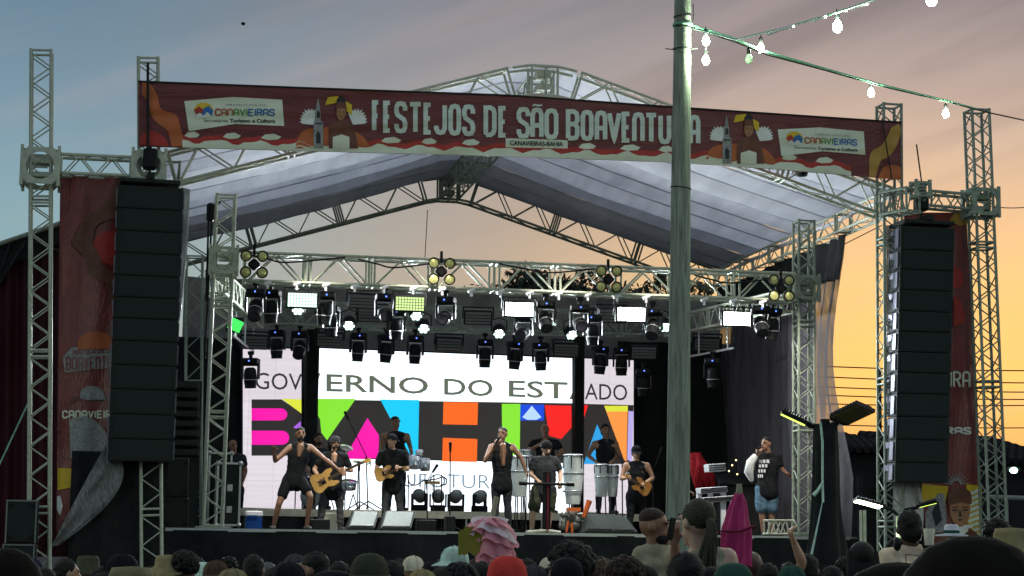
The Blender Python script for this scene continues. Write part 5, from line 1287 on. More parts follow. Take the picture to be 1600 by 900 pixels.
def stand(label, base, top, v, boom=None, mic=True, deck=DZ, legs=3):
    b = P(base[0], base[1], v); b.z = deck; tp = P(top[0], top[1], v); t = thing('microphone_stand', label, 'microphone stand', b)
    link('post', MB().cyl(b, tp, .012, n=6), M['black'], t)
    for i in range(legs):
        a = 2 * pi * i / legs + .5; link('leg', MB().cyl(b + ZZ * .16, b + Vector((cos(a) * .28, sin(a) * .28, .012)), .011, n=6), M['black'], t)
    e = tp
    if boom: e = P(boom[0], boom[1], v); link('boom', MB().cyl(tp - (e - tp) * .3, e, .009, n=6), M['black'], t)
    if mic: d = (e - tp).normalized() if boom else ZZ; link('microphone', MB().cyl(e, e + d * .13, .02, .026, n=8).ell(e + d * .14, .03, 8, 6), M['black'], t)
    return t
stand('tall boom microphone stand behind the bass neck, its microphone high to the left', (575, 800), (572, 712), 6.2, boom=(545, 656), deck=RZ)
stand('slim straight microphone stand between the percussion table and the singer', (703, 826), (703.5, 706), 4.4)
stand('microphone stand in front of the drums behind the bass guitarist', (562, 800), (561, 736), 6.5, deck=RZ)
stand('microphone stand beside the pale tall drum left of the grey shirted man', (822, 824), (822, 740), 5.4, boom=(810, 728))
stand('microphone stand in front of the congas by the right screen', (973, 824), (972, 722), 5.2, boom=(956, 700))
stand('microphone stand with boom left of the wooden pole beside the guitarist', (1022, 826), (1020, 736), 6, boom=(1030, 712))
stand('microphone stand at the percussion table with chimes', (668, 824), (667, 752), 5.5, boom=(676, 738))


def drum(label, x, yt, yb, wt, wb, v, m, hoops=2, deck=DZ, marks=0, cat='drum', legs=True):
    a = P(x, yt, v); b = P(x, yb, v); s = a.y / FPX; rt, rb = wt / 2 * s, wb / 2 * s; t = thing('conga_drum', label, cat, (b.x, b.y, deck)); hh = a.z - b.z; b = Vector((a.x, a.y, b.z)); q = Matrix.Translation(b)
    link('shell', MB().lathe([(rb * .95, 0), (rb, .01), (max(rb, rt) * 1.06, hh * .55), (rt, hh)], 20, q), m, t)
    link('drum_head', MB().lathe([(.001, hh + .012), (rt * .97, hh + .012), (rt * 1.0, hh)], 20, q), M['white'], t)
    for i in range(hoops):
        z = hh * (.98 - i * .36); r = rt * 1.04 if i == 0 else max(rt, rb) * 1.07
        link('hoop', MB().lathe([(r, z - .015), (r + .012, z - .012), (r + .012, z + .012), (r, z + .015)], 20, q), M['chrome'], t)
    for i in range(6):
        an = 2 * pi * i / 6 + .3; link('tension_rod', MB().cyl(b + Vector((cos(an) * (rt + .02), sin(an) * (rt + .02), hh * .72)), b + Vector((cos(an) * (rt + .02), sin(an) * (rt + .02), hh * .98)), .009, n=6), M['black'], t)
    if legs:
        for i in range(3):
            an = 2 * pi * i / 3 + .2; link('leg', MB().cyl(b + Vector((cos(an) * rb * .7, sin(an) * rb * .7, hh * .1)), Vector((b.x + cos(an) * rb, b.y + sin(an) * rb, deck)), .012, n=6), M['black'], t)
    return t
drum('pale grey tall drum between the singer and the grey shirted man', 812, 713, 776, 26, 22, 5.2, M['drum'])
drum('small pale drum tilted beside the taller drum left of the grey shirted man', 821, 704, 730, 20, 18, 5.8, M['drum'])
drum('tall pale grey conga right of the grey shirted man', 896, 711, 788, 30, 22, 5.0, M['drum'], 3)
drum('pale grey conga in front of the percussionist, left of a pair', 940, 726, 776, 20, 17, 5.4, M['drum'])
drum('pale grey conga in front of the percussionist, right of a pair', 957, 727, 776, 17, 15, 5.5, M['drum'])
# drum kit behind the bass guitarist
dk = thing('drum_kit', 'silver drum kit behind the dancer and the bass guitarist', 'drum kit', S(uvz(P(505, 798, 7))[0], 7, RZ))
for x, y, w, h, mm in ((487, 775, 34, 34, 'drum'), (474, 738, 20, 16, 'chrome'), (500, 735, 20, 16, 'chrome'), (528, 770, 26, 22, 'chrome'), (545, 758, 24, 14, 'chrome')):
    c = P(x, y, 7); s = c.y / FPX; q = Matrix.Translation(c) @ Matrix.Rotation(TH, 4, 'Z') @ Matrix.Rotation(pi / 2 if w > 30 else .35, 4, 'X')
    o = link('drum_shell', MB().lathe([(w / 2 * s, -h * s * .4), (w / 2 * s, h * s * .4), (.001, h * s * .41)], 18, q), M[mm], dk)
    link('hoop', MB().lathe([(w / 2 * s + .004, h * s * .36), (w / 2 * s + .016, h * s * .36), (w / 2 * s + .016, h * s * .42), (w / 2 * s + .004, h * s * .42)], 18, q), M['steel_hot'], o)
for x, y, w, ti in ((541, 699, 22, .5), (463, 716, 20, .4), (560, 722, 18, .3)):
    c = P(x, y, 7); s = c.y / FPX; q = Matrix.Translation(c) @ Matrix.Rotation(TH, 4, 'Z') @ Matrix.Rotation(ti, 4, 'X') @ Matrix.Rotation(.15, 4, 'Y')
    o = link('cymbal', MB().lathe([(.001, .03), (.04, .022), (.06, .012), (w / 2 * s, 0), (w / 2 * s, -.004), (.05, .004)], 20, q), M['cymbal'], dk)
    link('cymbal_stand', MB().cyl(c, Vector((c.x, c.y, RZ)), .012, n=6), M['chrome'], dk)
for x in (480, 515, 552):
    for s_ in (-1, 1): link('leg', MB().cyl(P(x, 772, 7), Vector((P(x + s_ * 8, 790, 7).x, P(x, 790, 7).y, RZ)), .012, n=6), M['chrome'], dk)
# percussion rack with chimes and timbales right of the small guitar player
pr_ = thing('percussion_rack', 'percussion rack with small drums, cowbell and curved rail right of the small guitar player', 'percussion rack', Vector((P(665, 800, 6).x, P(665, 800, 6).y, DZ)))
for x, y, w, h in ((648, 722, 18, 20), (664, 726, 16, 18), (655, 708, 12, 9)):
    c = P(x, y, 6); s = c.y / FPX; link('small_drum', MB().lathe([(w / 2 * s, -h / 2 * s), (w / 2 * s, h / 2 * s), (.001, h / 2 * s)], 14, Matrix.Translation(c) @ Matrix.Rotation(.3, 4, 'X')), M['chrome'], pr_)
link('rail', MB().tube([P(x, y, 5.9) for x, y in crv([(637, 742), (640, 755), (650, 758), (660, 752), (672, 750), (684, 748), (692, 745), (698, 750), (696, 757), (688, 758)], 4)], .012, 6), M['black'], pr_)
for x in (638, 664, 678, 690): link('post', MB().cyl(P(x, 742, 6), Vector((P(x, 800, 6).x, P(x, 800, 6).y, DZ)), .012, n=6), M['black'], pr_)
link('chime_bar', MB().box(P(676, 754, 5.9), (.26, .03, .05), Matrix.Rotation(TH, 3, 'Z')), M['gold'], pr_)
for i in range(7): link('chime', MB().cyl(P(666 + i * 3.3, 756, 5.9), P(666 + i * 3.3, 764 + i, 5.9), .006, n=5), M['chrome'], pr_)
# T stand
ts = thing('instrument_stand', 'black T-shaped stand with a long crossbar and splayed pale feet at the stage front', 'stand', Vector((P(853, 830, 2.6).x, P(853, 830, 2.6).y, DZ)))
link('post', MB().box((P(854, 736, 2.6) + P(854, 832, 2.6)) / 2, (.13, .05, (P(854, 736, 2.6) - P(854, 832, 2.6)).z), Matrix.Rotation(TH, 3, 'Z'), .01), M['black'], ts)
link('post_face', MB().box((P(856, 738, 2.56) + P(856, 830, 2.56)) / 2, (.03, .01, (P(854, 740, 2.6) - P(854, 830, 2.6)).z), Matrix.Rotation(TH, 3, 'Z')), CL['wine'], ts)
link('crossbar', MB().cyl(P(812, 755, 2.55), P(896, 757, 2.55), .022, n=8).cyl(P(811, 755, 2.55), P(823, 755.3, 2.55), .034, n=8).cyl(P(886, 756.7, 2.55), P(897, 757, 2.55), .034, n=8), M['black'], ts)
for x in (822, 876): link('foot', MB().cyl(Vector((*P(854, 828, 2.6).xy, DZ + .05)), Vector((*P(x, 833, 2.5).xy, DZ + .02)), .028, n=8), M['cream'], ts)
# keyboards at right
kb = thing('keyboard_stack', 'white keyboards on stands behind the wooden pole beside the red haired woman', 'keyboard', Vector((*P(1112, 826, 5).xy, DZ)))
for x0, x1, y, hh in ((1090, 1134, 766, 12), (1094, 1146, 780, 10), (1103, 1131, 731, 15)):
    c = P((x0 + x1) / 2, y, 5); s = c.y / FPX; b = link('keyboard', MB().box(c, ((x1 - x0) * s, .3, hh * s * .8), Matrix.Rotation(TH, 3, 'Z') @ Matrix.Rotation(-.08, 3, 'Y'), .01), M['white'], kb)
    km = MB()
    for i in range(3): km.box(c - V * .156 + ZZ * hh * s * (-.22 + .22 * i), ((x1 - x0) * s * .96, .012, .018), Matrix.Rotation(TH, 3, 'Z') @ Matrix.Rotation(-.08, 3, 'Y'))
    link('panel_line', km, M['black'], b)
for x in (1092, 1110, 1130): link('leg', MB().box((P(x, 770, 5) + Vector((*P(x, 770, 5).xy, DZ))) / 2, (.09, .05, P(x, 770, 5).z - DZ), Matrix.Rotation(TH, 3, 'Z')), M['white'], kb)
mx_ = thing('mixing_desk', 'small dark mixing desk with tiny amber lights right of the keyboards', 'mixer', Vector((*P(1146, 826, 5.5).xy, DZ)))
link('desk', MB().box(P(1150, 752, 5.5), (.75, .5, .12), Matrix.Rotation(TH, 3, 'Z') @ Matrix.Rotation(.4, 3, 'X'), .02), M['black'], mx_)
link('trestle', MB().box(Vector((*P(1150, 800, 5.5).xy, (P(1150, 758, 5.5).z + DZ) / 2)), (.7, .45, P(1150, 760, 5.5).z - DZ), Matrix.Rotation(TH, 3, 'Z')), M['drape'], mx_)
for x, y in ((1150, 719), (1139, 736), (1152, 741), (1144, 727)): link('indicator', MB().ell(P(x, y, 5.2), .015, 8, 6), E_['amberdot'], mx_); 
link('gooseneck', MB().tube([P(1150, 748, 5.4), P(1151, 732, 5.3), P(1150, 719, 5.2)], .008, 5).tube([P(1146, 748, 5.4), P(1143, 740, 5.3), P(1139, 736, 5.2)], .008, 5), M['black'], mx_)

# ------------------------------------------------------------------ cases, monitors, boxes on stage
def wedge(label, x0, x1, yt, yb, v, flip=1, m='grille'):
    a = P(x0, yb, v); b = P(x1, yb, v); a.z = b.z = DZ + .004; w = (b - a).length; h = (P(x0, yt, v).z - DZ); t = thing('wedge_monitor', label, 'stage monitor', (a + b) / 2)
    ux = (b - a).normalized(); vy = ux.cross(ZZ) * -1; sh = ux * .10 * flip
    prof = [(0, 0), (0, .06), (.34, h), (.50, h), (.42, 0)]
    pts0 = [a + vy * y + ZZ * z + sh * z / h * 1.4 for y, z in prof]; pts1 = [b + vy * y + ZZ * z + sh * z / h * 1.4 for y, z in prof]
    link('cabinet', MB().prism(pts0, ux * w), M['cab'], t)
    n = (ZZ * .30 - vy * .0 - vy * (h - .06)).normalized() * .006
    g = [pts0[1].lerp(pts0[2], .06) + ux * .03 + n, pts0[1].lerp(pts0[2], .06) + ux * (w - .03) + n, pts0[1].lerp(pts0[2], .94) + ux * (w - .03) + n, pts0[1].lerp(pts0[2], .94) + ux * .03 + n]
    link('grille', MB().prism(g, n * 1.5), M[m], t)
    return t
M['grille2'] = mat('silver_grille', (.16, .18, .17), .5, .4, .25, 60, .25, 300)
wedge('floor monitor with silver grille at the stage front, left of a pair', 541, 583, 798, 828, 2.7, 1, 'grille2')
wedge('floor monitor with silver grille at the stage front, right of a pair', 592, 640, 798, 828, 2.75, 1, 'grille2')
wedge('black floor monitor at the right stage front by the guitarist', 912, 958, 803, 832, 2.7, 1)
wedge('black floor monitor further right at the stage front near the pole', 962, 998, 806, 833, 3.0, -1)


def box_thing(name, label, cat, x0, x1, yt, v, d, m, z0=DZ, bev=.02, rz=0., yb=None):
    a = P(x0, yt, v); b = P(x1, yt, v); w = (b - a).length; zt = (a.z + b.z) / 2; c = (a + b) / 2 + V * d / 2
    t = thing(name, label, cat, (c.x, c.y, z0)); link('body', MB().box((c.x, c.y, (zt + z0) / 2), (w, d, zt - z0), Matrix.Rotation(TH + rz, 3, 'Z'), bev), m, t)
    return t, Vector((c.x, c.y, z0)), w, zt - z0
def flight_case(label, x0, x1, yt, v, z0=DZ):
    t, c, w, h = box_thing('flight_case', label, 'flight case', x0, x1, yt, v, .6, M['cab'], z0 + .1, .01)
    R = Matrix.Rotation(TH, 3, 'Z'); e = MB(); 
    for sx in (-1, 1):
        for sy in (-1, 1): e.box(c + R @ Vector((sx * w / 2, sy * .3, h / 2)), (.035, .035, h + .02), R)
        for z in (0, h): e.box(c + R @ Vector((sx * w / 2, 0, z)), (.033, .6, .033), R)
    for sy in (-1, 1):
        for z in (0, h): e.box(c + R @ Vector((0, sy * .3, z)), (w, .033, .033), R)
    link('edge_trim', e, M['alu'], t)
    for sx in (-1, 1):
        for z in (.0, h): link('corner_ball', MB().ell(c + R @ Vector((sx * w / 2, -.3, z)), .045, 10, 8), M['alu'], t)
    link('latch', MB().box(c + R @ Vector((.02, -.305, h * .6)), (.10, .02, .12), R, .01), M['alu'], t); link('latch', MB().box(c + R @ Vector((.02, -.305, h * .25)), (.10, .02, .12), R, .01), M['alu'], t)
    for sx in (-1, 1):
        for sy in (-1, 1): link('caster', MB().cyl(c + R @ Vector((sx * w * .38 - .02, sy * .22, -.05)), c + R @ Vector((sx * w * .38 + .02, sy * .22, -.05)), .05, n=10), M['rubber'], t)
    return t
flight_case('tall black flight case with metal edges beside the left deck tower', 341, 376, 724, 5.6)
flight_case('black flight case with metal edges standing behind the taller case', 328, 362, 708, 6.9)
cb, c, w, h = box_thing('cool_box', 'blue cool box with white lid at the left stage front', 'cool box', 385, 410, 806, 3.1, .35, M['blue'])
R = Matrix.Rotation(TH, 3, 'Z')
link('lid', MB().box(c + ZZ * (h + .035), (w + .02, .37, .09), R, .02), M['white'], cb); link('handle', MB().box(c + ZZ * (h - .01) + R @ Vector((-.03, -.19, .0)), (w * .6, .02, .035), R), M['blue'], cb)
for i, (x0, x1, yt, v, z0, lb) in enumerate(((257, 296, 715, 2.7, None, 'upper black subwoofer stacked left of the deck tower'), (257, 296, 777, 2.7, DZ, 'lower black subwoofer under another, left of the deck tower'))):
    z_ = DZ if z0 else P(270, 777, 2.7).z
    t, c, w, h = box_thing('subwoofer', lb, 'subwoofer', x0, x1, yt, v, .7, M['cab'], z_ + .004, .015)
    link('grille', MB().box(c + R @ Vector((0, -.356, h / 2)), (w * .92, .012, h * .9), R), M['grille'], t)
    for sx in (-1, 1):
        for sz in (.14, .86): link('corner_slot', MB().box(c + R @ Vector((sx * w * .36, -.362, h * sz)), (w * .16, .014, h * .07), R), M['rubber'], t)
for i, (x0, x1, yt, zt_, lb) in enumerate(((4, 59, 781, 848, 'dark subwoofer box at the far left on top of another'), (-2, 55, 850, 0, 'dark subwoofer box at the far left under another'))):
    zb_ = P(30, 849, -.6).z if zt_ else 0.0
    t, c, w, h = box_thing('subwoofer', lb, 'subwoofer', x0 + 6, x1, yt, -.6, .7, M['cab'], zb_ + .003, .015)
    link('grille', MB().box(c + R @ Vector((0, -.356, h / 2)), (w * .9, .012, h * .92), R), M['grille'], t)
    link('edge_trim', MB().box(c + R @ Vector((-w / 2 + .012, -.36, h / 2)), (.02, .02, h), R).box(c + R @ Vector((w / 2 - .012, -.36, h / 2)), (.02, .02, h), R).box(c + R @ Vector((0, -.36, h - .012)), (w, .02, .02), R), M['olive_trim'] if 'olive_trim' in M else M['led_off'], t)
    for sx in (-1, 1):
        for sz in (.12, .88):
            link('corner_slot', MB().box(c + R @ Vector((sx * w * .33, -.366, h * sz)), (w * .16, .014, h * .05), R).box(c + R @ Vector((sx * w * .39, -.367, h * (sz + (.04 if sz < .5 else -.04)))), (w * .05, .014, h * .09), R), M['rubber'], t)
# small boxes behind the bass guitarist and along the edge
for x0, x1, yt, v, mm, lb in ((484, 516, 811, 3.4, 'black', 'low black box at the stage front under the bass guitarist'), (653, 682, 812, 3.0, 'black', 'small black stage box right of the silver floor monitors'), (503, 528, 801, 5.4, 'cream', 'pale box lid on the riser behind the bass guitarist'), (698, 712, 806, 3.0, 'black', 'small black pedal box with cables left of the pink ruffles')):
    box_thing('stage_box', lb, 'box', x0, x1, yt, v, .3, M[mm], DZ + .003, .015)
# round lamps on the riser in front of the screen
fh = thing('floor_lamp', 'x', 'floor lamp', M=I4)
link('base', MB().box((0, 0, .06), (.26, .2, .12), None, .02), M['black'], fh, True)
link('yoke', MB().box((-.14, 0, .2), (.03, .08, .24), None, .01).box((.14, 0, .2), (.03, .08, .24), None, .01), M['black'], fh, True)
link('head', MB().lathe([(.001, .13), (.08, .12), (.115, .05), (.115, -.07), (.10, -.09)], 14, Matrix.Translation((0, 0, .28)) @ Matrix.Rotation(1.2, 4, 'X')), M['grille2'], fh, True)
for i, (x, lb) in enumerate(((655, 'round grey floor lamp on the riser, leftmost of four before the screen'), (684, 'round grey floor lamp on the riser, second from left before the screen'), (712, 'round grey floor lamp on the riser, third from left before the screen'), (749, 'round grey floor lamp on the riser just left of the singer'))):
    p = P(x, 803, 6.2); p.z = RZ - .008; place(fh, i > 0, RT_(p, (i - 1.5) * .4), lb, 'round floor lamps on the riser')
# small truss trestle at the right deck tower, blue light bar, stool
tr = thing('truss_trestle', 'short white truss piece lying on the deck beside the right deck tower', 'truss piece', Vector((*P(1215, 828, 2.7).xy, DZ)))
truss(tr, Vector((*P(1196, 828, 2.7).xy, DZ + .16)), Vector((*P(1236, 828, 2.7).xy, DZ + .16)), V, ZZ, 0.22, .22, .1, STEEL, 1., .018, .012)
lbx = thing('light_bar', 'small blue glowing light on a thin stand right of the man in denim shorts', 'lamp', Vector((*P(1209, 826, 4.2).xy, DZ)))
link('lamp_face', MB().box(P(1208, 790, 4.2), (.13, .03, .045), R), emis('blue_light', (.03, .25, 1), 2), lbx); link('post', MB().cyl(P(1209, 791, 4.2), Vector((*P(1209, 826, 4.2).xy, DZ)), .012, n=6), M['black'], lbx)
# orange plastic litter / bag of bottles by the grey shirted man
bg = MB()
for i in range(22): bg.ell(P(random.uniform(878, 916), random.uniform(800, 824), 3.2) , (random.uniform(.03, .09), .05, random.uniform(.03, .08)), 7, 5, Matrix.Rotation(random.random() * 3, 3, 'Y'))
single('cable_heap', bg, M['grille2'], 'heap of grey cables and bags on the deck right of the T-shaped stand', 'heap', Vector((*P(897, 826, 3.2).xy, DZ)))
oc = MB().cyl(P(912, 808, 3.), P(921, 782, 3.), .035, .05, n=8).cyl(P(885, 832, 2.9), P(888, 814, 2.9), .02, n=6).cyl(P(894, 832, 2.9), P(893, 816, 2.9), .02, n=6)
single('orange_chair', oc.box(P(896, 796, 3.), (.2, .2, .06), R), M['p_orange'] if False else mat('orange_plastic', (.45, .10, .025), .5), 'orange plastic frame poking out of the grey heap on the deck', 'frame', Vector((*P(897, 826, 3.).xy, DZ)))

# ------------------------------------------------------------------ crowd
PVZ = .25
tag(link('pavement', MB().box((4.2, 12.0, PVZ / 2), (7.0, 6.4, PVZ), None, .02), M['asphalt']), kind='structure')
def ground_z(x, y): return PVZ if (.75 < x < 7.6 and 8.85 < y < 15.1) else 0.0
LJ = lambda **k: {n: Vector(v) for n, v in k.items()}
TPL = LJ(head=(0, -.01, 1.575), neck=(0, .02, 1.455), sl=(-.185, .02, 1.385), sr=(.185, .02, 1.385), el=(-.245, .04, 1.10), er=(.245, .04, 1.10), wl=(-.235, -.05, .86), wr=(.235, -.05, .86), hl=(-.09, .02, .90), hr=(.09, .02, .90), kl=(-.10, .0, .49), kr=(.10, .0, .49), al=(-.105, .02, .075), ar=(.105, .02, .075))
tpl = person('x', TPL, 'brown', 'charcoal', 'charcoal', 1, (0, 0, 0), rz=0, face=None, sleeve=.55, vs=.014) if False else None


def crowd_template():
    return person('x', TPL, 'brown', 'charcoal', 'charcoal', 1, (0, 0, 0), rz=0, face=0., sleeve=.55, vs=.014)


CT = crowd_template(); ct_used = [False]


def setmat(root, name, m):
    for c in root.children:
        if c.name.split('.')[0] == name: c.material_slots[0].link = 'OBJECT'; c.material_slots[0].material = m


def fan(x, yt, Y, label, skin='brown', shirt='charcoal', hair=None, cap=None, yaw=0., gear_h=.13, legs='charcoal', roll=0.):
    top = PY(x, yt, Y); z0 = ground_z(top.x, top.y); s = (top.z - z0) / (1.575 + gear_h)
    Mx = Matrix.Translation((top.x, top.y, z0)) @ Matrix.Rotation(pi + yaw, 4, 'Z') @ Matrix.Scale(s, 4)
    o = copy_tree(CT)
    o.matrix_world = Mx; WM[o.name] = Mx; o['label'] = label
    for c in o.children: WM[c.name] = Mx
    setmat(o, 'body', SK[skin]); setmat(o, 'shirt', CL[shirt]); setmat(o, 'trousers', CL[legs])
    Rh = Matrix.Rotation(pi + yaw, 3, 'Z'); h = Mx @ TPL['head']
    headgear(o, lambda a, b, c: h + Rh @ Vector((a * s, b * s, c * s)), Rh, s, hair, None, cap)
    return o


B_ = HR['black']; BR = HR['brown']
fan(8, 856, 9.5, 'person in a broad dark dome hat at the far left edge of the crowd', cap=('dome', CL['hatblack'], 0), gear_h=.152, shirt='black')
fan(48, 873, 14, 'person in a navy cap in front of the far left speaker boxes', cap=('cap', CL['navy'], pi), gear_h=.14, shirt='navy')
fan(104, 872, 15, 'man with short black hair turned right, pale cheek showing, at the crowd left', hair=('short', B_), skin='tan', yaw=-1.0, shirt='black')
fan(138, 869, 16, 'person in an olive brown bucket hat at the crowd left', cap=('bucket', CL['olive'], 0), gear_h=.125, shirt='dgrey')
fan(190, 865, 10.5, 'person in a large black cap under the diagonal plastic sheet', cap=('cap', CL['black'], 2.6), gear_h=.14, shirt='black')
fan(205, 887, 8, 'person in a beige brimmed hat low at the crowd left', cap=('wide', CL['khaki'], 0), gear_h=.15, shirt='olive')
fan(238, 884, 15, 'dark haired person left of the tan bucket hat', hair=('short', B_), shirt='black')
fan(263, 868, 14, 'person in a tan bucket hat in the left crowd', cap=('bucket', CL['khaki'], 0), gear_h=.125, shirt='grey')
fan(290, 860, 14, 'person with big black curly hair right of the tan bucket hat', hair=('curly', B_), gear_h=.15, shirt='black')
fan(317, 878, 16, 'person in a pale green headscarf in the left crowd', cap=('beanie', CL['mint'], 0), gear_h=.14, shirt='pale')
fan(338, 876, 13, 'person in a brown cap beside the pale green headscarf', cap=('cap', CL['brown'], pi), gear_h=.14, shirt='black')
fan(364, 889, 11, 'person in a beige cap low in the left crowd', cap=('cap', CL['khaki'], 2.2), gear_h=.14, shirt='grey')
fan(397, 867, 15, 'dark haired person below the blue cool box', hair=('short', B_), shirt='black')
fan(419, 879, 16, 'grey haired person right of centre-left of the crowd below the dancer', hair=('short', HR['grey']), shirt='dgrey')
fan(462, 866, 14, 'person in a dark grey cap below the bass guitarist', cap=('cap', CL['dgrey'], pi), gear_h=.14, shirt='charcoal')
fan(452, 880, 11, 'person in a black cap in front of the dark grey cap', cap=('cap', CL['black'], 2.), gear_h=.14, shirt='black')
fan(491, 862, 13, 'dark haired man with face turned left below the bass guitarist', hair=('short', B_), yaw=1.3, shirt='brown', skin='brown')
fan(531, 877, 15, 'dark haired person between two caps below the floor monitors', hair=('short', B_), shirt='navy')
fan(520, 891, 9.5, 'person in a black and white helmet-like cap low in the crowd', cap=('helmet', CL['black'], 0), gear_h=.14, shirt='black')
fan(578, 864, 9.5, 'person in a large dark olive knit cap below the silver floor monitors', cap=('beanie', CL['olive'], 0), gear_h=.14, shirt='olive')
fan(614, 876, 12, 'dark haired person right of the large olive knit cap', hair=('short', B_), shirt='black')
fan(646, 869, 16, 'person in a pale cream cap seen from behind in the middle crowd', cap=('cap', CL['cream'], 0), gear_h=.14, shirt='dgrey')
fan(660, 890, 11, 'person in a yellowish cap low in the middle crowd', cap=('cap', CL['yellowish'], 0), gear_h=.14, shirt='black')
fan(676, 877, 15, 'person in a round black beanie left of the mint cap', cap=('beanie', CL['black'], 0), gear_h=.14, shirt='black')
fan(711, 854, 13, 'person in a mint green baseball cap with its peak to the left', cap=('cap', CL['mint'], 1.35), gear_h=.14, shirt='grey', yaw=1.1)
fan(718, 879, 10, 'person with dark curly hair in front of the mint cap', hair=('curly', B_), gear_h=.15, shirt='black')
fan(752, 878, 12, 'dark haired person under the pink ruffles', hair=('short', B_), shirt='black')
fan(793, 868, 9.0, 'person in a bright red beanie in the middle of the crowd', cap=('beanie', CL['red'], 0), gear_h=.14, shirt='black')
fan(823, 873, 13, 'dark haired person right of the red beanie', hair=('short', B_), shirt='charcoal')
fan(833, 883, 11, 'person in a grey cap just right of the red beanie', cap=('cap', CL['dgrey'], pi), gear_h=.14, shirt='grey')
fan(862, 870, 15, 'person in a pale cap left of the big afro', cap=('cap', CL['cream'], 1.6), gear_h=.14, shirt='grey')
fan(887, 845, 12, 'person with a big black afro, face turned left', hair=('afro', B_), gear_h=.195, shirt='wine', yaw=1.2)
fan(886, 871, 11, 'person in a tight black cap in front of the big afro', cap=('beanie', CL['black'], 0), gear_h=.14, shirt='black')
fan(944, 875, 12, 'person with grey brown curly hair right of the big afro', hair=('curly', HR['fair']), gear_h=.15, shirt='charcoal')
fan(976, 868, 10.5, 'person with brown curly hair left of the wooden pole', hair=('curly', BR), gear_h=.15, shirt='dgrey')
fan(1071, 863, 8.6, 'person with a large round head of black hair in front of the ponytail woman', hair=('short', B_), shirt='black')
fan(1146, 879, 8.8, 'person in a dark green cap in front of the closed pink umbrella', cap=('beanie', CL['green'], 0), gear_h=.14, shirt='green')
fan(1176, 862, 13, 'person with a shaved dark head right of the pink umbrella', skin='dark', shirt='black', gear_h=.118)
fan(1200, 880, 12, 'dark haired person right of the shaved head', hair=('short', B_), shirt='black')
fan(1237, 884, 10, 'person in a green cap left of the black tarp', cap=('cap', CL['green'], pi), gear_h=.14, shirt='green')
fan(1346, 846, 12, 'person with long straight black hair right of the black tarp', hair=('long', B_), shirt='black')
fan(1400, 841, 16, 'dark haired person just left of the man in the tan shirt', hair=('short', B_), shirt='green')
fan(1556, 810, 15, 'dark haired person behind the cream hat at the right edge', hair=('curly', B_), gear_h=.15, shirt='black')
fan(1580, 826, 10, 'person in a cream wide hat at the right edge', cap=('wide', CL['yellowish'], .4), gear_h=.15, shirt='black')
fan(1520, 837, 5.0, 'person in a huge dark dome hat close to the camera at the lower right', cap=('dome', CL['hatblack'], 0), gear_h=.152, shirt='black')
fan(1404, 878, 5.4, 'person in a dark round hat close to the camera below the tan shirt', cap=('dome', CL['hatblack'], 0), gear_h=.152, shirt='black')
for i, (x, y, Y, hs, lb) in enumerate(((70, 889, 13, 'short', 'black haired person low between the navy cap and the man turned right'), (160, 889, 14, 'curly', 'curly black haired person low beneath the diagonal plastic sheet'), (432, 889, 12, 'short', 'black haired person low between the grey head and the dark grey cap'), (555, 888, 14, 'curly', 'curly black haired person low left of the large olive knit cap'), (600, 889, 13, 'short', 'black haired person low right of the large olive knit cap'), (692, 889, 12, 'short', 'black haired person low between the yellowish cap and the curly head'), (862, 888, 13, 'short', 'black haired person low left of the tight black cap'), (915, 884, 12, 'curly', 'curly black haired person low right of the tight black cap'), (1010, 886, 12, 'short', 'black haired person low in front of the man holding a phone'), (1115, 888, 9.5, 'short', 'black haired person low left of the dark green cap'), (1300, 886, 11, 'short', 'black haired person low in front of the black tarp'), (1322, 872, 13, 'curly', 'curly black haired person left of the long straight hair'))):
    fan(x, y - 2, Y, lb, hair=(hs, B_), yaw=[0, .5, -.6, .25, -1.1][i % 5], shirt=['black', 'charcoal', 'navy', 'dgrey'][i % 4], gear_h=.15 if hs == 'curly' else .13)
# rows further back, mostly hidden
LMK = ['foot of the far left tower', 'foot of the maroon strip', 'lower end of the diagonal plastic sheet', 'foot of the left inner tower', 'two black subwoofers', 'left deck tower', 'blue cool box', 'dancer', 'bass guitarist', 'left silver floor monitor', 'right silver floor monitor', 'pink ruffles', 'singer', 'black T-shaped stand', 'grey cable heap', 'black floor monitors', 'foot of the wooden pole', 'man with the phone', 'closed magenta parasol', 'man in denim shorts']
for i in range(20):
    x = 60 + i * 62 + random.uniform(-14, 14)
    if 1240 < x < 1345: continue
    fan(x, 872 + random.uniform(0, 8), random.uniform(18, 23), 'dark haired person deep in the crowd, below the ' + LMK[i], hair=(random.choice(['short', 'curly', 'short']), random.choice([B_, B_, BR])), shirt=random.choice(['black', 'charcoal', 'grey', 'navy', 'wine']), skin=random.choice(['brown', 'dark', 'tan']))['group'] = 'dark haired people deep in the crowd'



for _c in list(CT.children) + [CT]: bpy.data.objects.remove(_c)


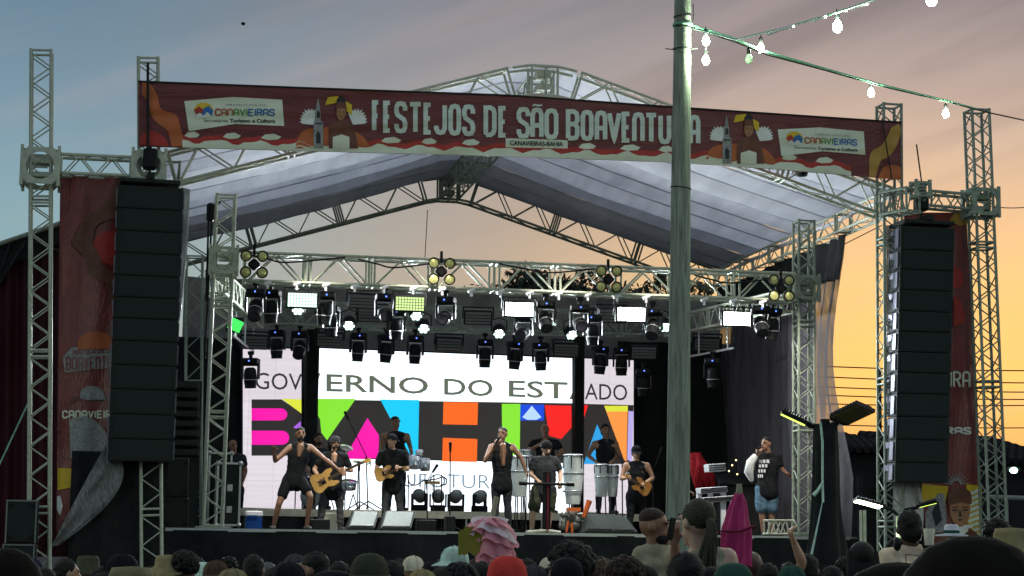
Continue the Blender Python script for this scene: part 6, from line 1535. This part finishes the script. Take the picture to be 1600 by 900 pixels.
def close(label, Y, jo, face, legs='charcoal', **kw):
    J = {n: PY(p[0], p[1], Y + (p[2] if len(p) > 2 else 0)) for n, p in jo.items()}
    hc = (J['sl'] + J['sr']) / 2; z0 = ground_z(hc.x, hc.y); H = J['head'].z - z0
    w = (J['sr'] - J['sl']).length * .5
    fx = J['head'].x * .3 + hc.x * .7
    J['hl'] = Vector((hc.x - .09, hc.y, z0 + H * .57)); J['hr'] = Vector((hc.x + .09, hc.y, z0 + H * .57))
    for s_, q in ((-1, 'l'), (1, 'r')): J['k' + q] = Vector((hc.x + s_ * .1, hc.y - .02, z0 + H * .30)); J['a' + q] = Vector((hc.x + s_ * .11, hc.y, z0 + .075))
    return person(label, J, legs=legs, head=1, root=(hc.x, hc.y, z0), face=face, **kw)
pm = close('man in a pale T-shirt turned right, hand raised to his face with a phone', 13, dict(head=(1023, 824), neck=(1022, 849), sl=(1003, 868), sr=(1047, 868), el=(1000, 925), er=(1056, 882, -.25), wl=(1010, 960), wr=(1054, 846, -.3)), 1.1, skin='brown', shirt='pale', sleeve=.55, rz=.3, k=1.02, hands=('c', 'u'), hair=('fade', HR['brown']), beard=HR['black'], vs=.008)
ph = PY(1049, 826, 12.6)
single('phone', MB().box(ph, (.075, .01, .15), Matrix.Rotation(1.0, 3, 'Z') @ Matrix.Rotation(.2, 3, 'X'), .004), M['black'], 'dark phone held up by the man in a pale T-shirt', 'phone', ph)
close('woman with a long shiny ponytail seen from behind, in a pale sleeveless top', 10.8, dict(head=(1088, 818), neck=(1092, 852), sl=(1068, 880), sr=(1136, 872), el=(1058, 950), er=(1152, 930), wl=(1062, 990), wr=(1150, 990)), 0., skin='light', shirt='pale', sleeve=0, rz=pi + .55, k=1.05, hair=('pony', HR['olive']), vs=.008)
tm = close('man in a tan T-shirt seen from behind wearing headphones round his neck', 13.6, dict(head=(1421, 828), neck=(1424, 850), sl=(1386, 872), sr=(1462, 872), el=(1368, 925), er=(1478, 930), wl=(1372, 980), wr=(1476, 980)), 0., skin='dark', shirt='tan', sleeve=.6, rz=pi - .1, k=1.06, fat=1.15, hair=('short', HR['black']), vs=.008)
hp_ = MB(); c0 = PY(1424, 850, 13.6)
hp_.tube([c0 + Vector((.13 * cos(a), -.10 * 0 + .10 * sin(a), .01)) for a in [pi * i / 10 for i in range(11)]], .018, 8); hp_.ell(PY(1446, 846, 13.5), (.03, .045, .06), 10, 8); hp_.ell(PY(1402, 850, 13.5), (.03, .045, .05), 10, 8)
single('headphones', hp_, M['black'], 'black headphones round the neck of the man in the tan T-shirt', 'headphones', c0)
ln = MB().tube([PY(1415, 866, 13.28), PY(1416, 880, 13.27), PY(1417, 892, 13.3)], .004, 4).tube([PY(1415, 866, 13.28), PY(1432, 868, 13.27), PY(1452, 871, 13.35)], .004, 4)
link('shirt_seam', ln, CL['brown'], tm)
# raised hand in front of the stage edge
close('person with a bare arm raised, fist pointing left, in front of the stage edge', 15, dict(head=(1262, 892), neck=(1262, 908), sl=(1246, 918), sr=(1278, 918), el=(1253, 878, -.1), er=(1284, 955), wl=(1241, 848, -.15), wr=(1282, 985)), 0., skin='tan', shirt='black', sleeve=.5, rz=pi, k=1., hands=('g', 'c'), hair=('short', HR['black']), vs=.009)
# small decorated hat on a stick, cup
sh = MB(); p = PY(1487, 838, 9)
sh.lathe([(.075, 0), (.076, .006), (.036, .012), (.034, .045), (.026, .055), (.001, .056)], 18, Matrix.Translation(p))
hh_ = thing('small_hat', 'tiny white and green straw hat above the huge dark dome hat', 'hat', p); link('hat_body', sh, CL['white'], hh_); link('hat_band', MB().lathe([(.037, .014), (.036, .028)], 18, Matrix.Translation(p)), CL['green'], hh_)
link('handle', MB().cyl(p, Vector((p.x, p.y, PVZ)), .008, n=6), M['stick'], hh_)
single('cup', MB().lathe([(.030, 0), (.038, .11), (.034, .11), (.027, .01)], 16, Matrix.Translation(PY(1452, 852, 12.9))), CL['cream'], 'beige drink cup beside the tan shirted man', 'cup', PY(1452, 852, 12.9))

# ------------------------------------------------------------------ pink parasols
pu = thing('closed_umbrella', 'closed magenta parasol standing upright in the crowd right of the ponytail woman', 'umbrella', Vector((*PY(1147, 860, 12.5).xy, PVZ)))
ax0 = PY(1155, 768, 12.5); ax1 = PY(1148, 884, 12.5)
def umb(a, b):
    an = 2 * pi * a; c = ax0.lerp(ax1, b); r = (.012 + .085 * min(1, b * 2.0) ** .8) * (1 - .12 * sin(pi * b)) * (1 + .16 * cos(an * 6 + b * 2.0)) + .012 * noise.noise(Vector((cos(an) * 2, sin(an) * 2, b * 4)))
    return c + Vector((cos(an) * r, sin(an) * r * .8, -.012 * cos(an * 3) * b))
link('folded_cloth', MB().grid(54, 26, umb), M['pinkcloth'], pu)
link('pole', MB().cyl(ax0 + (ax0 - ax1) * .05, Vector((ax1.x, ax1.y, PVZ)), .014, n=8), M['white'], pu); link('tip', MB().cyl(ax0 - ZZ * .01, ax0 + ZZ * .05, .022, .016, n=8), CL['pale'], pu)
tie = MB(); tie.tube([ax0.lerp(ax1, .52 + .02 * sin(3 * q)) + Vector((cos(q) * .118, sin(q) * .10, .02 * cos(q))) for q in [2 * pi * i / 20 for i in range(21)]], .006, 5); link('tie_band', tie, CL['wine'], pu)
pf = thing('ruffled_parasol', 'upside down pink ruffled parasol held up on a bamboo stick in front of the singer', 'parasol', Vector((*PY(755, 860, 12.5).xy, 0)))
s0 = PY(776, 776, 12.5); s1 = PY(752, 880, 12.5)
link('stick', MB().tube([s0, PY(767, 815, 12.5), s1, Vector((s1.x - .05, s1.y, .0))], .016, 8), M['stick'], pf)
ctr = PY(765, 815, 12.5)
for L_, (z0, r0, r1, dr, mm, fr) in enumerate(((.030, .01, .13, -.03, 'palepink', 6), (.026, .02, .185, -.07, 'pinktulle', 7), (.01, .03, .205, -.10, 'palepink', 8), (.0, .03, .20, -.115, 'pinktulle', 7), (-.03, .03, .19, -.16, 'pinktulle', 8), (-.05, .03, .165, -.185, 'pinktulle', 6), (-.07, .02, .13, -.19, 'pinktulle', 6))):
    for w in range(8):
        def pet(a, b, L_=L_, w=w, z0=z0, r0=r0, r1=r1, dr=dr, fr=fr):
            an = 2 * pi * (w + a * 1.12) / 8 + L_ * .4; r = (r0 + (r1 - r0) * b) * .92 + .012 * sin(a * 5 + w * 1.9 + L_) * b - .03 * abs(a - .5) ** 2 * 4 * b; tipz = .016 * sin(a * pi * 2 + w * 2.1 + L_ * 1.3)
            return ctr + Vector((cos(an) * r + .03 * b * (z0 < 0), sin(an) * r * .8, z0 + dr * b ** 2.2 * (1 + .35 * sin(w * 1.7 + L_ * 2)) + tipz * b))
        link('ruffle', MB().grid(14, 9, pet), M[mm], pf)
lf = MB()
for i in range(5):
    a0 = random.uniform(-.09, -.03); lf.grid(5, 5, lambda a, b, a0=a0, i=i: ctr + Vector((a0 - .02 * i + .09 * (a - .5), -.09 + .02 * b, -.05 - .15 * b + .02 * sin(a * 6 + i))))
link('green_cloth', lf, M['oliveleaf'], pf)

# ------------------------------------------------------------------ wooden pole, festoon strings, bulbs
PYD = 20.0
b0 = PY(1058, 900, PYD); t0 = PY(1067, -30, PYD)
base = b0 + (t0 - b0) * (-b0.z / (t0.z - b0.z)); up_ = (t0 - base)
po = thing('utility_pole', 'weathered grey green wooden utility pole rising in front of the stage', 'utility pole', base)
def polef(a, b):
    an = 2 * pi * a; c = base + up_ * b; r = (.140 - .052 * b) * (1 + .02 * noise.noise(Vector((cos(an) * 2, sin(an) * 2, b * 6))))
    return c + Vector((cos(an) * r, sin(an) * r, 0))
link('shaft', MB().grid(28, 60, polef), M['wood'], po)
for y, r_, mm in ((26, .007, 'wire'), (38, .014, 'rope'), (43, .008, 'wire'), (76, .008, 'wire'), (294, .006, 'wire'), (40.5, .012, 'rope')):
    c = PY(1067 - (y / 900) * 9 + .3, y, PYD); k = (c.z - base.z) / up_.z; c = base + up_ * k; rr = .140 - .052 * k + .004
    link('binding', MB().tube([c + Vector((cos(a) * rr, sin(a) * rr, .012 * sin(a * 1.0 + y))) for a in [2 * pi * i / 24 for i in range(25)]], r_, 6), M[mm], po)
link('bracket_wire', MB().tube([PY(1083, 6, PYD), PY(1083.5, 30, PYD), PY(1081, 36, PYD), PY(1086, 44, PYD)], .006, 5).tube([PY(1040, 76, PYD - .1), PY(1056, 78, PYD - .13), PY(1090, 76, PYD)], .006, 5), M['wire'], po)


def string(label, pts, m, r):
    return single('festoon_wire', MB().tube(pts, r, 6), m, label, 'cable', pts[0])
def path3(tab, n=12):
    out = []
    for (x0, y0, Y0), (x1, y1, Y1) in zip(tab, tab[1:]):
        for i in range(n): t = i / n; out.append(PY(x0 + (x1 - x0) * t, y0 + (y1 - y0) * t, Y0 + (Y1 - Y0) * t))
    return out + [PY(*tab[-1])]
string('pale green festoon cable sloping down right from the pole past the far right tower', path3([(1081, 40, 20), (1140, 58, 20.5), (1200, 82, 21), (1290, 108, 21.7), (1370, 131, 22.3), (1480, 158, 23.2), (1527, 171, 23.6)]), M['rope'], .017)
string('dark thin cable twisted along the green festoon cable', path3([(1081, 44, 19.96), (1150, 66, 20.4), (1200, 86, 20.9), (1290, 110, 21.6), (1370, 133, 22.2), (1480, 159, 23.1), (1540, 175, 23.6), (1610, 190, 24.2)]), M['wire'], .009)
string('thin grey festoon cable rising right from the pole out of the top of the picture', path3([(1084, 44, 19.9), (1150, 62, 19), (1220, 45, 17.6), (1300, 22, 16), (1365, 0, 14.5), (1440, -30, 13)]), M['wire_g'], .010)
tw_ = MB(); 
for a, b in ((1200, 1240), (1270, 1290), (1310, 1322), (1330, 1355)):
    y = lambda x: 45 - (x - 1220) * .3; tw_.tube([PY(a, y(a) + 3, 17.2), PY((a + b) / 2, y((a + b) / 2) + 1, 16.6), PY(b, y(b) + 2, 16)], .014, 5)
single('tape_streamers', tw_, CL['white'], 'white tape scraps wrapped along the rising festoon cable', 'tape', PY(1250, 38, 16.8))


def bulb_proto(lit, m):
    t = thing('light_bulb', 'x', 'light bulb', M=I4)
    link('cord', MB().cyl((0, 0, 0), (0, 0, -.05), .006, n=6), M['wire'], t, True)
    link('socket', MB().lathe([(.001, -.03), (.018, -.035), (.022, -.05), (.022, -.10), (.016, -.105)], 10), M['black'], t, True)
    link('glass', MB().lathe([(.014, -.10), (.022, -.115), (.036, -.14), (.040, -.165), (.034, -.19), (.018, -.208), (.001, -.213)], 14), m, t, True)
    return t
bp_l = bulb_proto(True, E_['bulb']); bp_o = bulb_proto(False, mat('bulb_glass_off', (.45, .75, .45), .2))
GB = 'lit bulbs on the festoon cables'
for i, (x, y, Y, lb) in enumerate(((1103, 65, 20, 'lit bulb beside the pole, upper of two close together'), (1103, 95, 20, 'lit bulb beside the pole, lower of two close together'), (1189, 76, 20.9, 'lit bulb on the sloping cable left of the unlit bulb\'s right neighbour'), (1308, 43, 15.9, 'large lit bulb on the rising cable at the top right'), (1361, 146, 22.3, 'lit bulb above the right end of the big banner'), (1478, 178, 23.2, 'lit bulb between the banner end and the far right tower'), (1455, 0, 12.8, 'lit bulb cut off by the top edge of the picture'))):
    p = PY(x, y, Y); k = 1.0
    Mx = Matrix.Translation(p + ZZ * .165) @ Matrix.Rotation(.06 * (i % 3 - 1), 4, 'X')
    o = place(bp_l, i > 0, Mx, lb, GB)
    L_ = bpy.data.lights.new('bulb_light', 'POINT'); L_.energy = 60; L_.color = (.84, 1, .72); L_.shadow_soft_size = .05
    lo_ = bpy.data.objects.new('bulb_light', L_); COL.objects.link(lo_); lo_.matrix_world = WM[o.name] @ Matrix.Translation((0, -.05, -.165))
bp_o['label'] = 'unlit pale green bulb hanging right of the pole'; bp_o.matrix_world = Matrix.Translation(PY(1170, 93, 20.7) + ZZ * .165)
# unseen festoon bulbs added over the square to light towers from the front
for i, (x, y, z) in enumerate(((9.2, 21., 6.2), (9.6, 14., 5.6), (-8.6, 18.5, 5.2), (-7.5, 12.5, 5.4))):
    o = place(bp_l, True, Matrix.Translation((x, y, z)), 'lit bulb added on the festoon over the square outside the picture, ' + ('at its right front', 'at its right rear', 'at its left front', 'at its left rear')[i], GB)
    L_ = bpy.data.lights.new('bulb_light', 'POINT'); L_.energy = 420; L_.color = (.95, 1, .70); L_.shadow_soft_size = .05
    lo_ = bpy.data.objects.new('bulb_light', L_); COL.objects.link(lo_); lo_.matrix_world = WM[o.name] @ Matrix.Translation((0, -.05, -.165))
string('festoon cable continuing over the crowd beyond the picture', [Vector(p) for p in ((9.0, 25, 6.6), (9.2, 21., 6.2), (9.6, 14., 5.6), (6, 2, 5.4), (-6, 2, 5.4), (-7.5, 12.5, 5.4), (-8.6, 18.5, 5.2))], M['wire_g'], .01)

# ------------------------------------------------------------------ street lamp poles
def luminaire(t, a, b, w, th, face_m, roll, lit=0, hs=0.03):
    """flat lamp head between a (root) and b (tip)"""
    a = Vector(a); b = Vector(b); ax = (b - a).normalized(); sd = ax.cross(ZZ).normalized(); sd = Matrix.Rotation(roll, 3, ax) @ sd; nn = sd.cross(ax)
    if nn.z > 0: nn = -nn
    q = lambda x, y, z: a + ax * x + sd * y + nn * z; L_ = (b - a).length
    h = link('lamp_head', MB().prism([q(0, -w * .3, -th), q(L_ * .12, -w / 2, -th), q(L_, -w / 2, -th), q(L_, w / 2, -th), q(L_ * .12, w / 2, -th), q(0, w * .3, -th)], nn * th), M['black'], t)
    f = link('lamp_face', MB().prism([q(L_ * .14, -w * .44, .001), q(L_ * .97, -w * .44, .001), q(L_ * .97, w * .44, .001), q(L_ * .14, w * .44, .001)], nn * .006), face_m, h)
    fins = MB()
    for i in range(9): fins.box(q(L_ * (.2 + .09 * i), 0, -th - .012), (.012, w * .8, .024), Matrix((ax, sd, nn)).transposed())
    link('cooling_fins', fins, M['black'], h)
    if lit:
        Lm = bpy.data.lights.new('street_light', 'SPOT'); Lm.energy = lit; Lm.spot_size = radians(150); Lm.spot_blend = .6; Lm.color = (.93, 1, .58); Lm.shadow_soft_size = .12
        lo_ = bpy.data.objects.new('street_light', Lm); COL.objects.link(lo_); c = q(L_ * .6, 0, .04); lo_.location = c; lo_.rotation_euler = nn.to_track_quat('-Z', 'Y').to_euler(); lo_.parent = h; lo_.matrix_parent_inverse = WM[t.name].inverted()
    return h


YS = 16.0; sb = PY(1291, 860, YS); sb.z = 0
sl_ = thing('street_lamp', 'near double street lamp with a black tarp wrapped round its pole', 'street lamp', sb)
link('pole', MB().cyl(sb, PY(1289, 655, YS), .05, .04, n=12), M['black'], sl_)
link('arm', MB().cyl(PY(1289, 668, YS), PY(1262, 664, YS), .022, n=8).cyl(PY(1289, 668, YS), PY(1310, 660, YS), .022, n=8), M['black'], sl_)
luminaire(sl_, PY(1264, 667, YS), PY(1219, 646, YS + .02), .10, .035, E_['strip'], .0)
luminaire(sl_, PY(1306, 660, YS + .1), PY(1352, 638, YS - .25), .20, .03, mat('led_board', (.17, .15, .05), .4, 0, .3, 60), -.32)
def tarpf(a, b):
    an = 2 * pi * a; c = PY(1290, 663, YS).lerp(Vector((sb.x, sb.y, .9)), b); r = .10 + .035 * sin(an * 5 + b * 3) * b + .17 * max(0, b - .35) ** 1.3 * 1.5
    rr = r * (1 + .08 * noise.noise(Vector((cos(an) * 2, sin(an) * 2, b * 4))))
    return c + Vector((cos(an) * rr * (1.0 + .35 * b), sin(an) * rr, 0))
link('tarp_wrap', MB().grid(60, 24, tarpf), M['drape'], sl_)
link('tarp_edge', MB().slab(2, 18, lambda a, b: PY(1285 - 28 * b + 4 * a * b + 1.2 * a, 782 + 125 * b, YS - .25 - .1 * b), (0, .006, 0)), CL['mint'], sl_)
link('cord', MB().tube([PY(1282, 660, YS - .12), PY(1285, 690, YS - .13), PY(1285, 745, YS - .13), PY(1286, 785, YS - .2)], .010, 6).tube([PY(1286, 752, YS - .16), PY(1278, 766, YS - .2), PY(1271, 774, YS - .2)], [.008, .014, .018], 6), CL['mint'], sl_)
YF = 24.0; fb = PY(1406, 845, YF); fb.z = 0
fl_ = thing('street_lamp', 'farther double street lamp with a glaring lit head below the right speaker column', 'street lamp', fb)
link('pole', MB().cyl(fb, PY(1405, 806, YF), .045, .04, n=12), mat('pale_green_pole', (.38, .46, .34), .5), fl_)
link('arm', MB().tube([PY(1405, 808, YF), PY(1396, 798, YF), PY(1381, 792, YF)], .022, 8).tube([PY(1405, 808, YF), PY(1414, 796, YF), PY(1434, 793, YF)], .022, 8), M['black'], fl_)
luminaire(fl_, PY(1382, 794, YF), PY(1336, 782, YF - .1), .12, .035, E_['lamp'], .25, 260)
luminaire(fl_, PY(1432, 793, YF), PY(1464, 785, YF - .05), .1, .035, E_['strip'], .15)
vp_ = thing('steel_post', 'pair of thin grey posts under the glaring street lamp', 'post', Vector((*PY(1348, 845, 25).xy, 0)))
for x in (1345, 1351): link('post', MB().cyl(Vector((*PY(x, 845, 25).xy, 0)), PY(x, 797, 25), .02, n=8), M['steel'], vp_)

# ------------------------------------------------------------------ background: side tent, houses, trees, wires
tn = thing('side_tent', 'dark red tarpaulin booth with a sloping black roof edge at the far left', 'tent', P(20, 850, 1.5))
def tw1(a, b): x = -60 + 170 * a; yt = 398 - (x + 60) * .33; return P(x, yt + (870 - yt) * b, 1.6 + .05 * sin(a * 40 + b) + .12 * noise.noise(Vector((a * 3, b * 3, 1))))
link('tent_wall', MB().slab(60, 20, tw1, V * .01), M['tarp_red'], tn)
link('roof_edge', MB().prism([P(-60, 400, 1.45), P(100, 346, 1.45), P(100, 372, 1.45), P(60, 400, 1.45), P(20, 410, 1.45), P(4, 440, 1.45), P(-60, 445, 1.45)], V * .05), M['drape'], tn)
link('roof_pipe', MB().cyl(P(-60, 401, 1.4), P(105, 345, 1.4), .035, n=8), SD, tn)
for x0, y0, x1, y1 in ((16, 380, 2, 420), (40, 378, 8, 428), (46, 376, 92, 392)): link('roof_strut', MB().cyl(P(x0, y0, 1.4), P(x1, y1, 1.4), .022, n=6), M['wire'], tn)
single('guy_rope', MB().cyl(P(46, 625, 1.2), P(-10, 745, .9), .012, n=5), M['wire_g'], 'pale guy rope slanting down from the far left tower', 'rope', P(0, 740, 1))
# bits seen between the left column and the deck tower
lk = thing('truss_ladder', 'narrow dark truss mast behind the left speaker column', 'truss mast', Vector((*P(305, 828, 6.5).xy, 0)))
truss(lk, Vector((*P(306, 828, 6.5).xy, .02)), P(304, 400, 6.5), U, V, .28, .28, .3, SD, 2., .022, .011, faces='FL')
for y in (590, 610, 632, 655, 680): pass
rk = thing('cabinet_rack', 'tall dark rack of shelves behind the left speaker column', 'rack', Vector((*P(290, 828, 5.5).xy, DZ)))
for i in range(8): link('shelf', MB().box(P(291, 603 + i * 15, 5.5), (.42, .5, .10), R, .01), M['cab'], rk)
link('frame', MB().box((P(291, 595, 5.8) + Vector((*P(291, 828, 5.8).xy, DZ))) / 2, (.46, .04, P(291, 595, 5.8).z - DZ), R), M['cab'], rk)


def house(label, x0, x1, ye, yr, Y, over=.4, flat=False, win=()):
    a = PY(x0, ye, Y); b = PY(x1, ye, Y + 1.5); z = a.z; w = (b - a); w.z = 0; ux = w.normalized(); vy = Vector((-ux.y, ux.x, 0)); D_ = 6.0; t = thing('house', label, 'house', (a.x, a.y, 0))
    a0 = Vector((a.x, a.y, 0)); L_ = w.length
    link('wall', MB().prism([a0, a0 + ux * L_, a0 + ux * L_ + vy * D_, a0 + vy * D_], ZZ * (z - .05)), M['wall'], t)
    zr = PY((x0 + x1) / 2, yr, Y + 3).z
    rb = MB(); rb.prism([a0 + ux * -over - vy * over + ZZ * z, a0 + vy * D_ / 2 + ux * -over + ZZ * zr, a0 + vy * (D_ + over) + ux * -over + ZZ * z], ux * (L_ + 2 * over)); rf = link('roof', rb, M['wall'], t)
    n = int((L_ + 2 * over) / .28); tm = MB()
    for i in range(n):
        for j in range(10):
            f0, f1 = j / 10, (j + 1.08) / 10
            e0 = a0 - vy * over + ZZ * z; e1 = a0 + vy * D_ / 2 + ZZ * zr; x = -over + .28 * (i + .5)
            tm.cyl(e0.lerp(e1, f0) + ux * x + ZZ * .05, e0.lerp(e1, f1) + ux * x + ZZ * .02, .12, .10, n=5, caps=True)
    o = link('roof_tiles', tm, M['tile'], rf); o['kind'] = 'stuff'
    for wx, wz in win:
        f = link('window', MB().box(a0 + ux * wx + ZZ * wz - vy * .02, (.9, .06, 1.0), Matrix((ux, vy, ZZ)).transposed()), M['alu'], t); link('pane', MB().box(a0 + ux * wx + ZZ * wz - vy * .055, (.78, .02, .88), Matrix((ux, vy, ZZ)).transposed()), M['glassdark'], f)
    return t
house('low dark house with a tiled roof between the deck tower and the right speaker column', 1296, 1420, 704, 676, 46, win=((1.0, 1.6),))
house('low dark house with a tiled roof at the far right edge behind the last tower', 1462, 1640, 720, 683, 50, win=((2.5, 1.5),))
far = thing('wall_lamp', 'bright white lamp glaring on the dark house wall at the far right', 'lamp', PY(1584, 735, 44))
link('lamp_face', MB().ell(PY(1584, 735, 44), (.09, .05, .07), 10, 8), E_['far'], far); link('housing', MB().box(PY(1584, 733, 44.2), (.3, .12, .1)), M['black'], far)
link('arm', MB().cyl(PY(1584, 733, 44.2), PY(1584, 733, 50.6), .03, n=6), M['black'], far)
single('rail', MB().cyl(PY(1545, 777, 38), PY(1640, 780, 38), .05, n=8).cyl(PY(1572, 778, 38), Vector((*PY(1572, 778, 38).xy, 0)), .04, n=8), SD, 'dim grey horizontal rail behind the far right tower', 'rail', Vector((*PY(1572, 778, 38).xy, 0)))
pl_ = thing('power_pole', 'thin distant power pole in the orange sky left of the right speaker column', 'utility pole', Vector((*PY(1375, 700, 70).xy, 0)))
link('shaft', MB().cyl(Vector((*PY(1375, 700, 70).xy, 0)), PY(1375, 576, 70), .05, n=6), M['wire'], pl_)
for i, (y0, y1, lb) in enumerate(((571, 575, 'topmost'), (586, 592, 'second'), (603, 608, 'third'), (615, 619, 'fourth'), (630, 631, 'fifth'), (661, 664, 'lowest'))):
    pts = [PY(1250 + (1700 - 1250) * k / 12, y0 + (y1 - y0) * k / 12 * 2 + 3 * sin(pi * k / 12) + (i % 2), 66 + i) for k in range(13)]
    single('power_line', MB().tube(pts, .022, 5), M['wire'], f'thin power line across the orange sky, {lb} of six', 'power line', pts[0])
for i, (a, b, c, lb) in enumerate((((1318, 382), (1350, 366), (1378, 352), 'thin cable sagging from the net curtain to the right inner tower'), ((1545, 322), (1580, 325), (1640, 322), 'thin cable running off right from the far right tower block'))):
    single('cable', MB().tube([P(x, y, .8) for x, y in crv([a, b, c], 6)], .008, 5), M['wire'], lb, 'cable', P(b[0], b[1], .8))


def tree(label, px, py, Y, h, w, seed, n=1500, sq=.8):
    top = PY(px, py, Y); base = Vector((top.x, top.y, 0)); rnd = random.Random(seed); t = thing('tree', label, 'tree', base)
    H = top.z
    tk = MB().tube([base, base + Vector((.15, 0, H * .35)), base + Vector((-.1, .1, H * .62))], [.32, .24, .14], 8)
    for i in range(6):
        a = rnd.uniform(0, 6.28); s_ = base + ZZ * H * rnd.uniform(.35, .6); tk.tube([s_, s_ + Vector((cos(a) * w * .3, sin(a) * w * .3, H * .12)), s_ + Vector((cos(a) * w * .6, sin(a) * w * .6, H * .25))], [.12, .08, .03], 6)
    link('trunk', tk, M['bark'], t)
    cr = MB(); cl = [(rnd.uniform(-w * .75, w * .75), rnd.uniform(-w * .6, w * .6), H * rnd.uniform(1 - h, .93), rnd.uniform(.10, .2) * w) for _ in range(60)]
    for _ in range(n):
        x, y, z, r = rnd.choice(cl); d = Vector((rnd.gauss(0, 1), rnd.gauss(0, 1), rnd.gauss(0, 1))).normalized() * r * rnd.uniform(.5, 1.05)
        c = base + Vector((x, y, z)) + Vector((d.x, d.y, d.z * sq)); a = Vector((rnd.gauss(0, 1), rnd.gauss(0, 1), rnd.gauss(0, 1))).normalized(); b = a.orthogonal().normalized(); l = rnd.uniform(.07, .16)
        e = a.cross(b); cr.add([c - a * l, c + b * l * .4, c + a * l, c - b * l * .4], [(0, 1, 2, 3)])
    link('crown', cr, M['leaf'], t); return t
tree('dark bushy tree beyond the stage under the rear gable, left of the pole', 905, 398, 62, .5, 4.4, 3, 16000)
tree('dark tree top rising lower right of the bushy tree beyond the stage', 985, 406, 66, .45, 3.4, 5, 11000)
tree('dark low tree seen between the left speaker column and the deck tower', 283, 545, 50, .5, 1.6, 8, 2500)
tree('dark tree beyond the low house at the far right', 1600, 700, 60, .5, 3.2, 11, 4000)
single('bird', MB().ell(PY(380, 37, 60), (.07, .10, .05), 8, 6).add([PY(380, 37, 60), PY(378, 35.5, 60), PY(379, 36, 60.3)], [(0, 1, 2)]).add([PY(380, 37, 60), PY(382.5, 36, 60), PY(381, 36.5, 60.3)], [(0, 1, 2)]), M['wire'], 'tiny dark bird in the blue sky at the upper left', 'bird', PY(380, 37, 60))
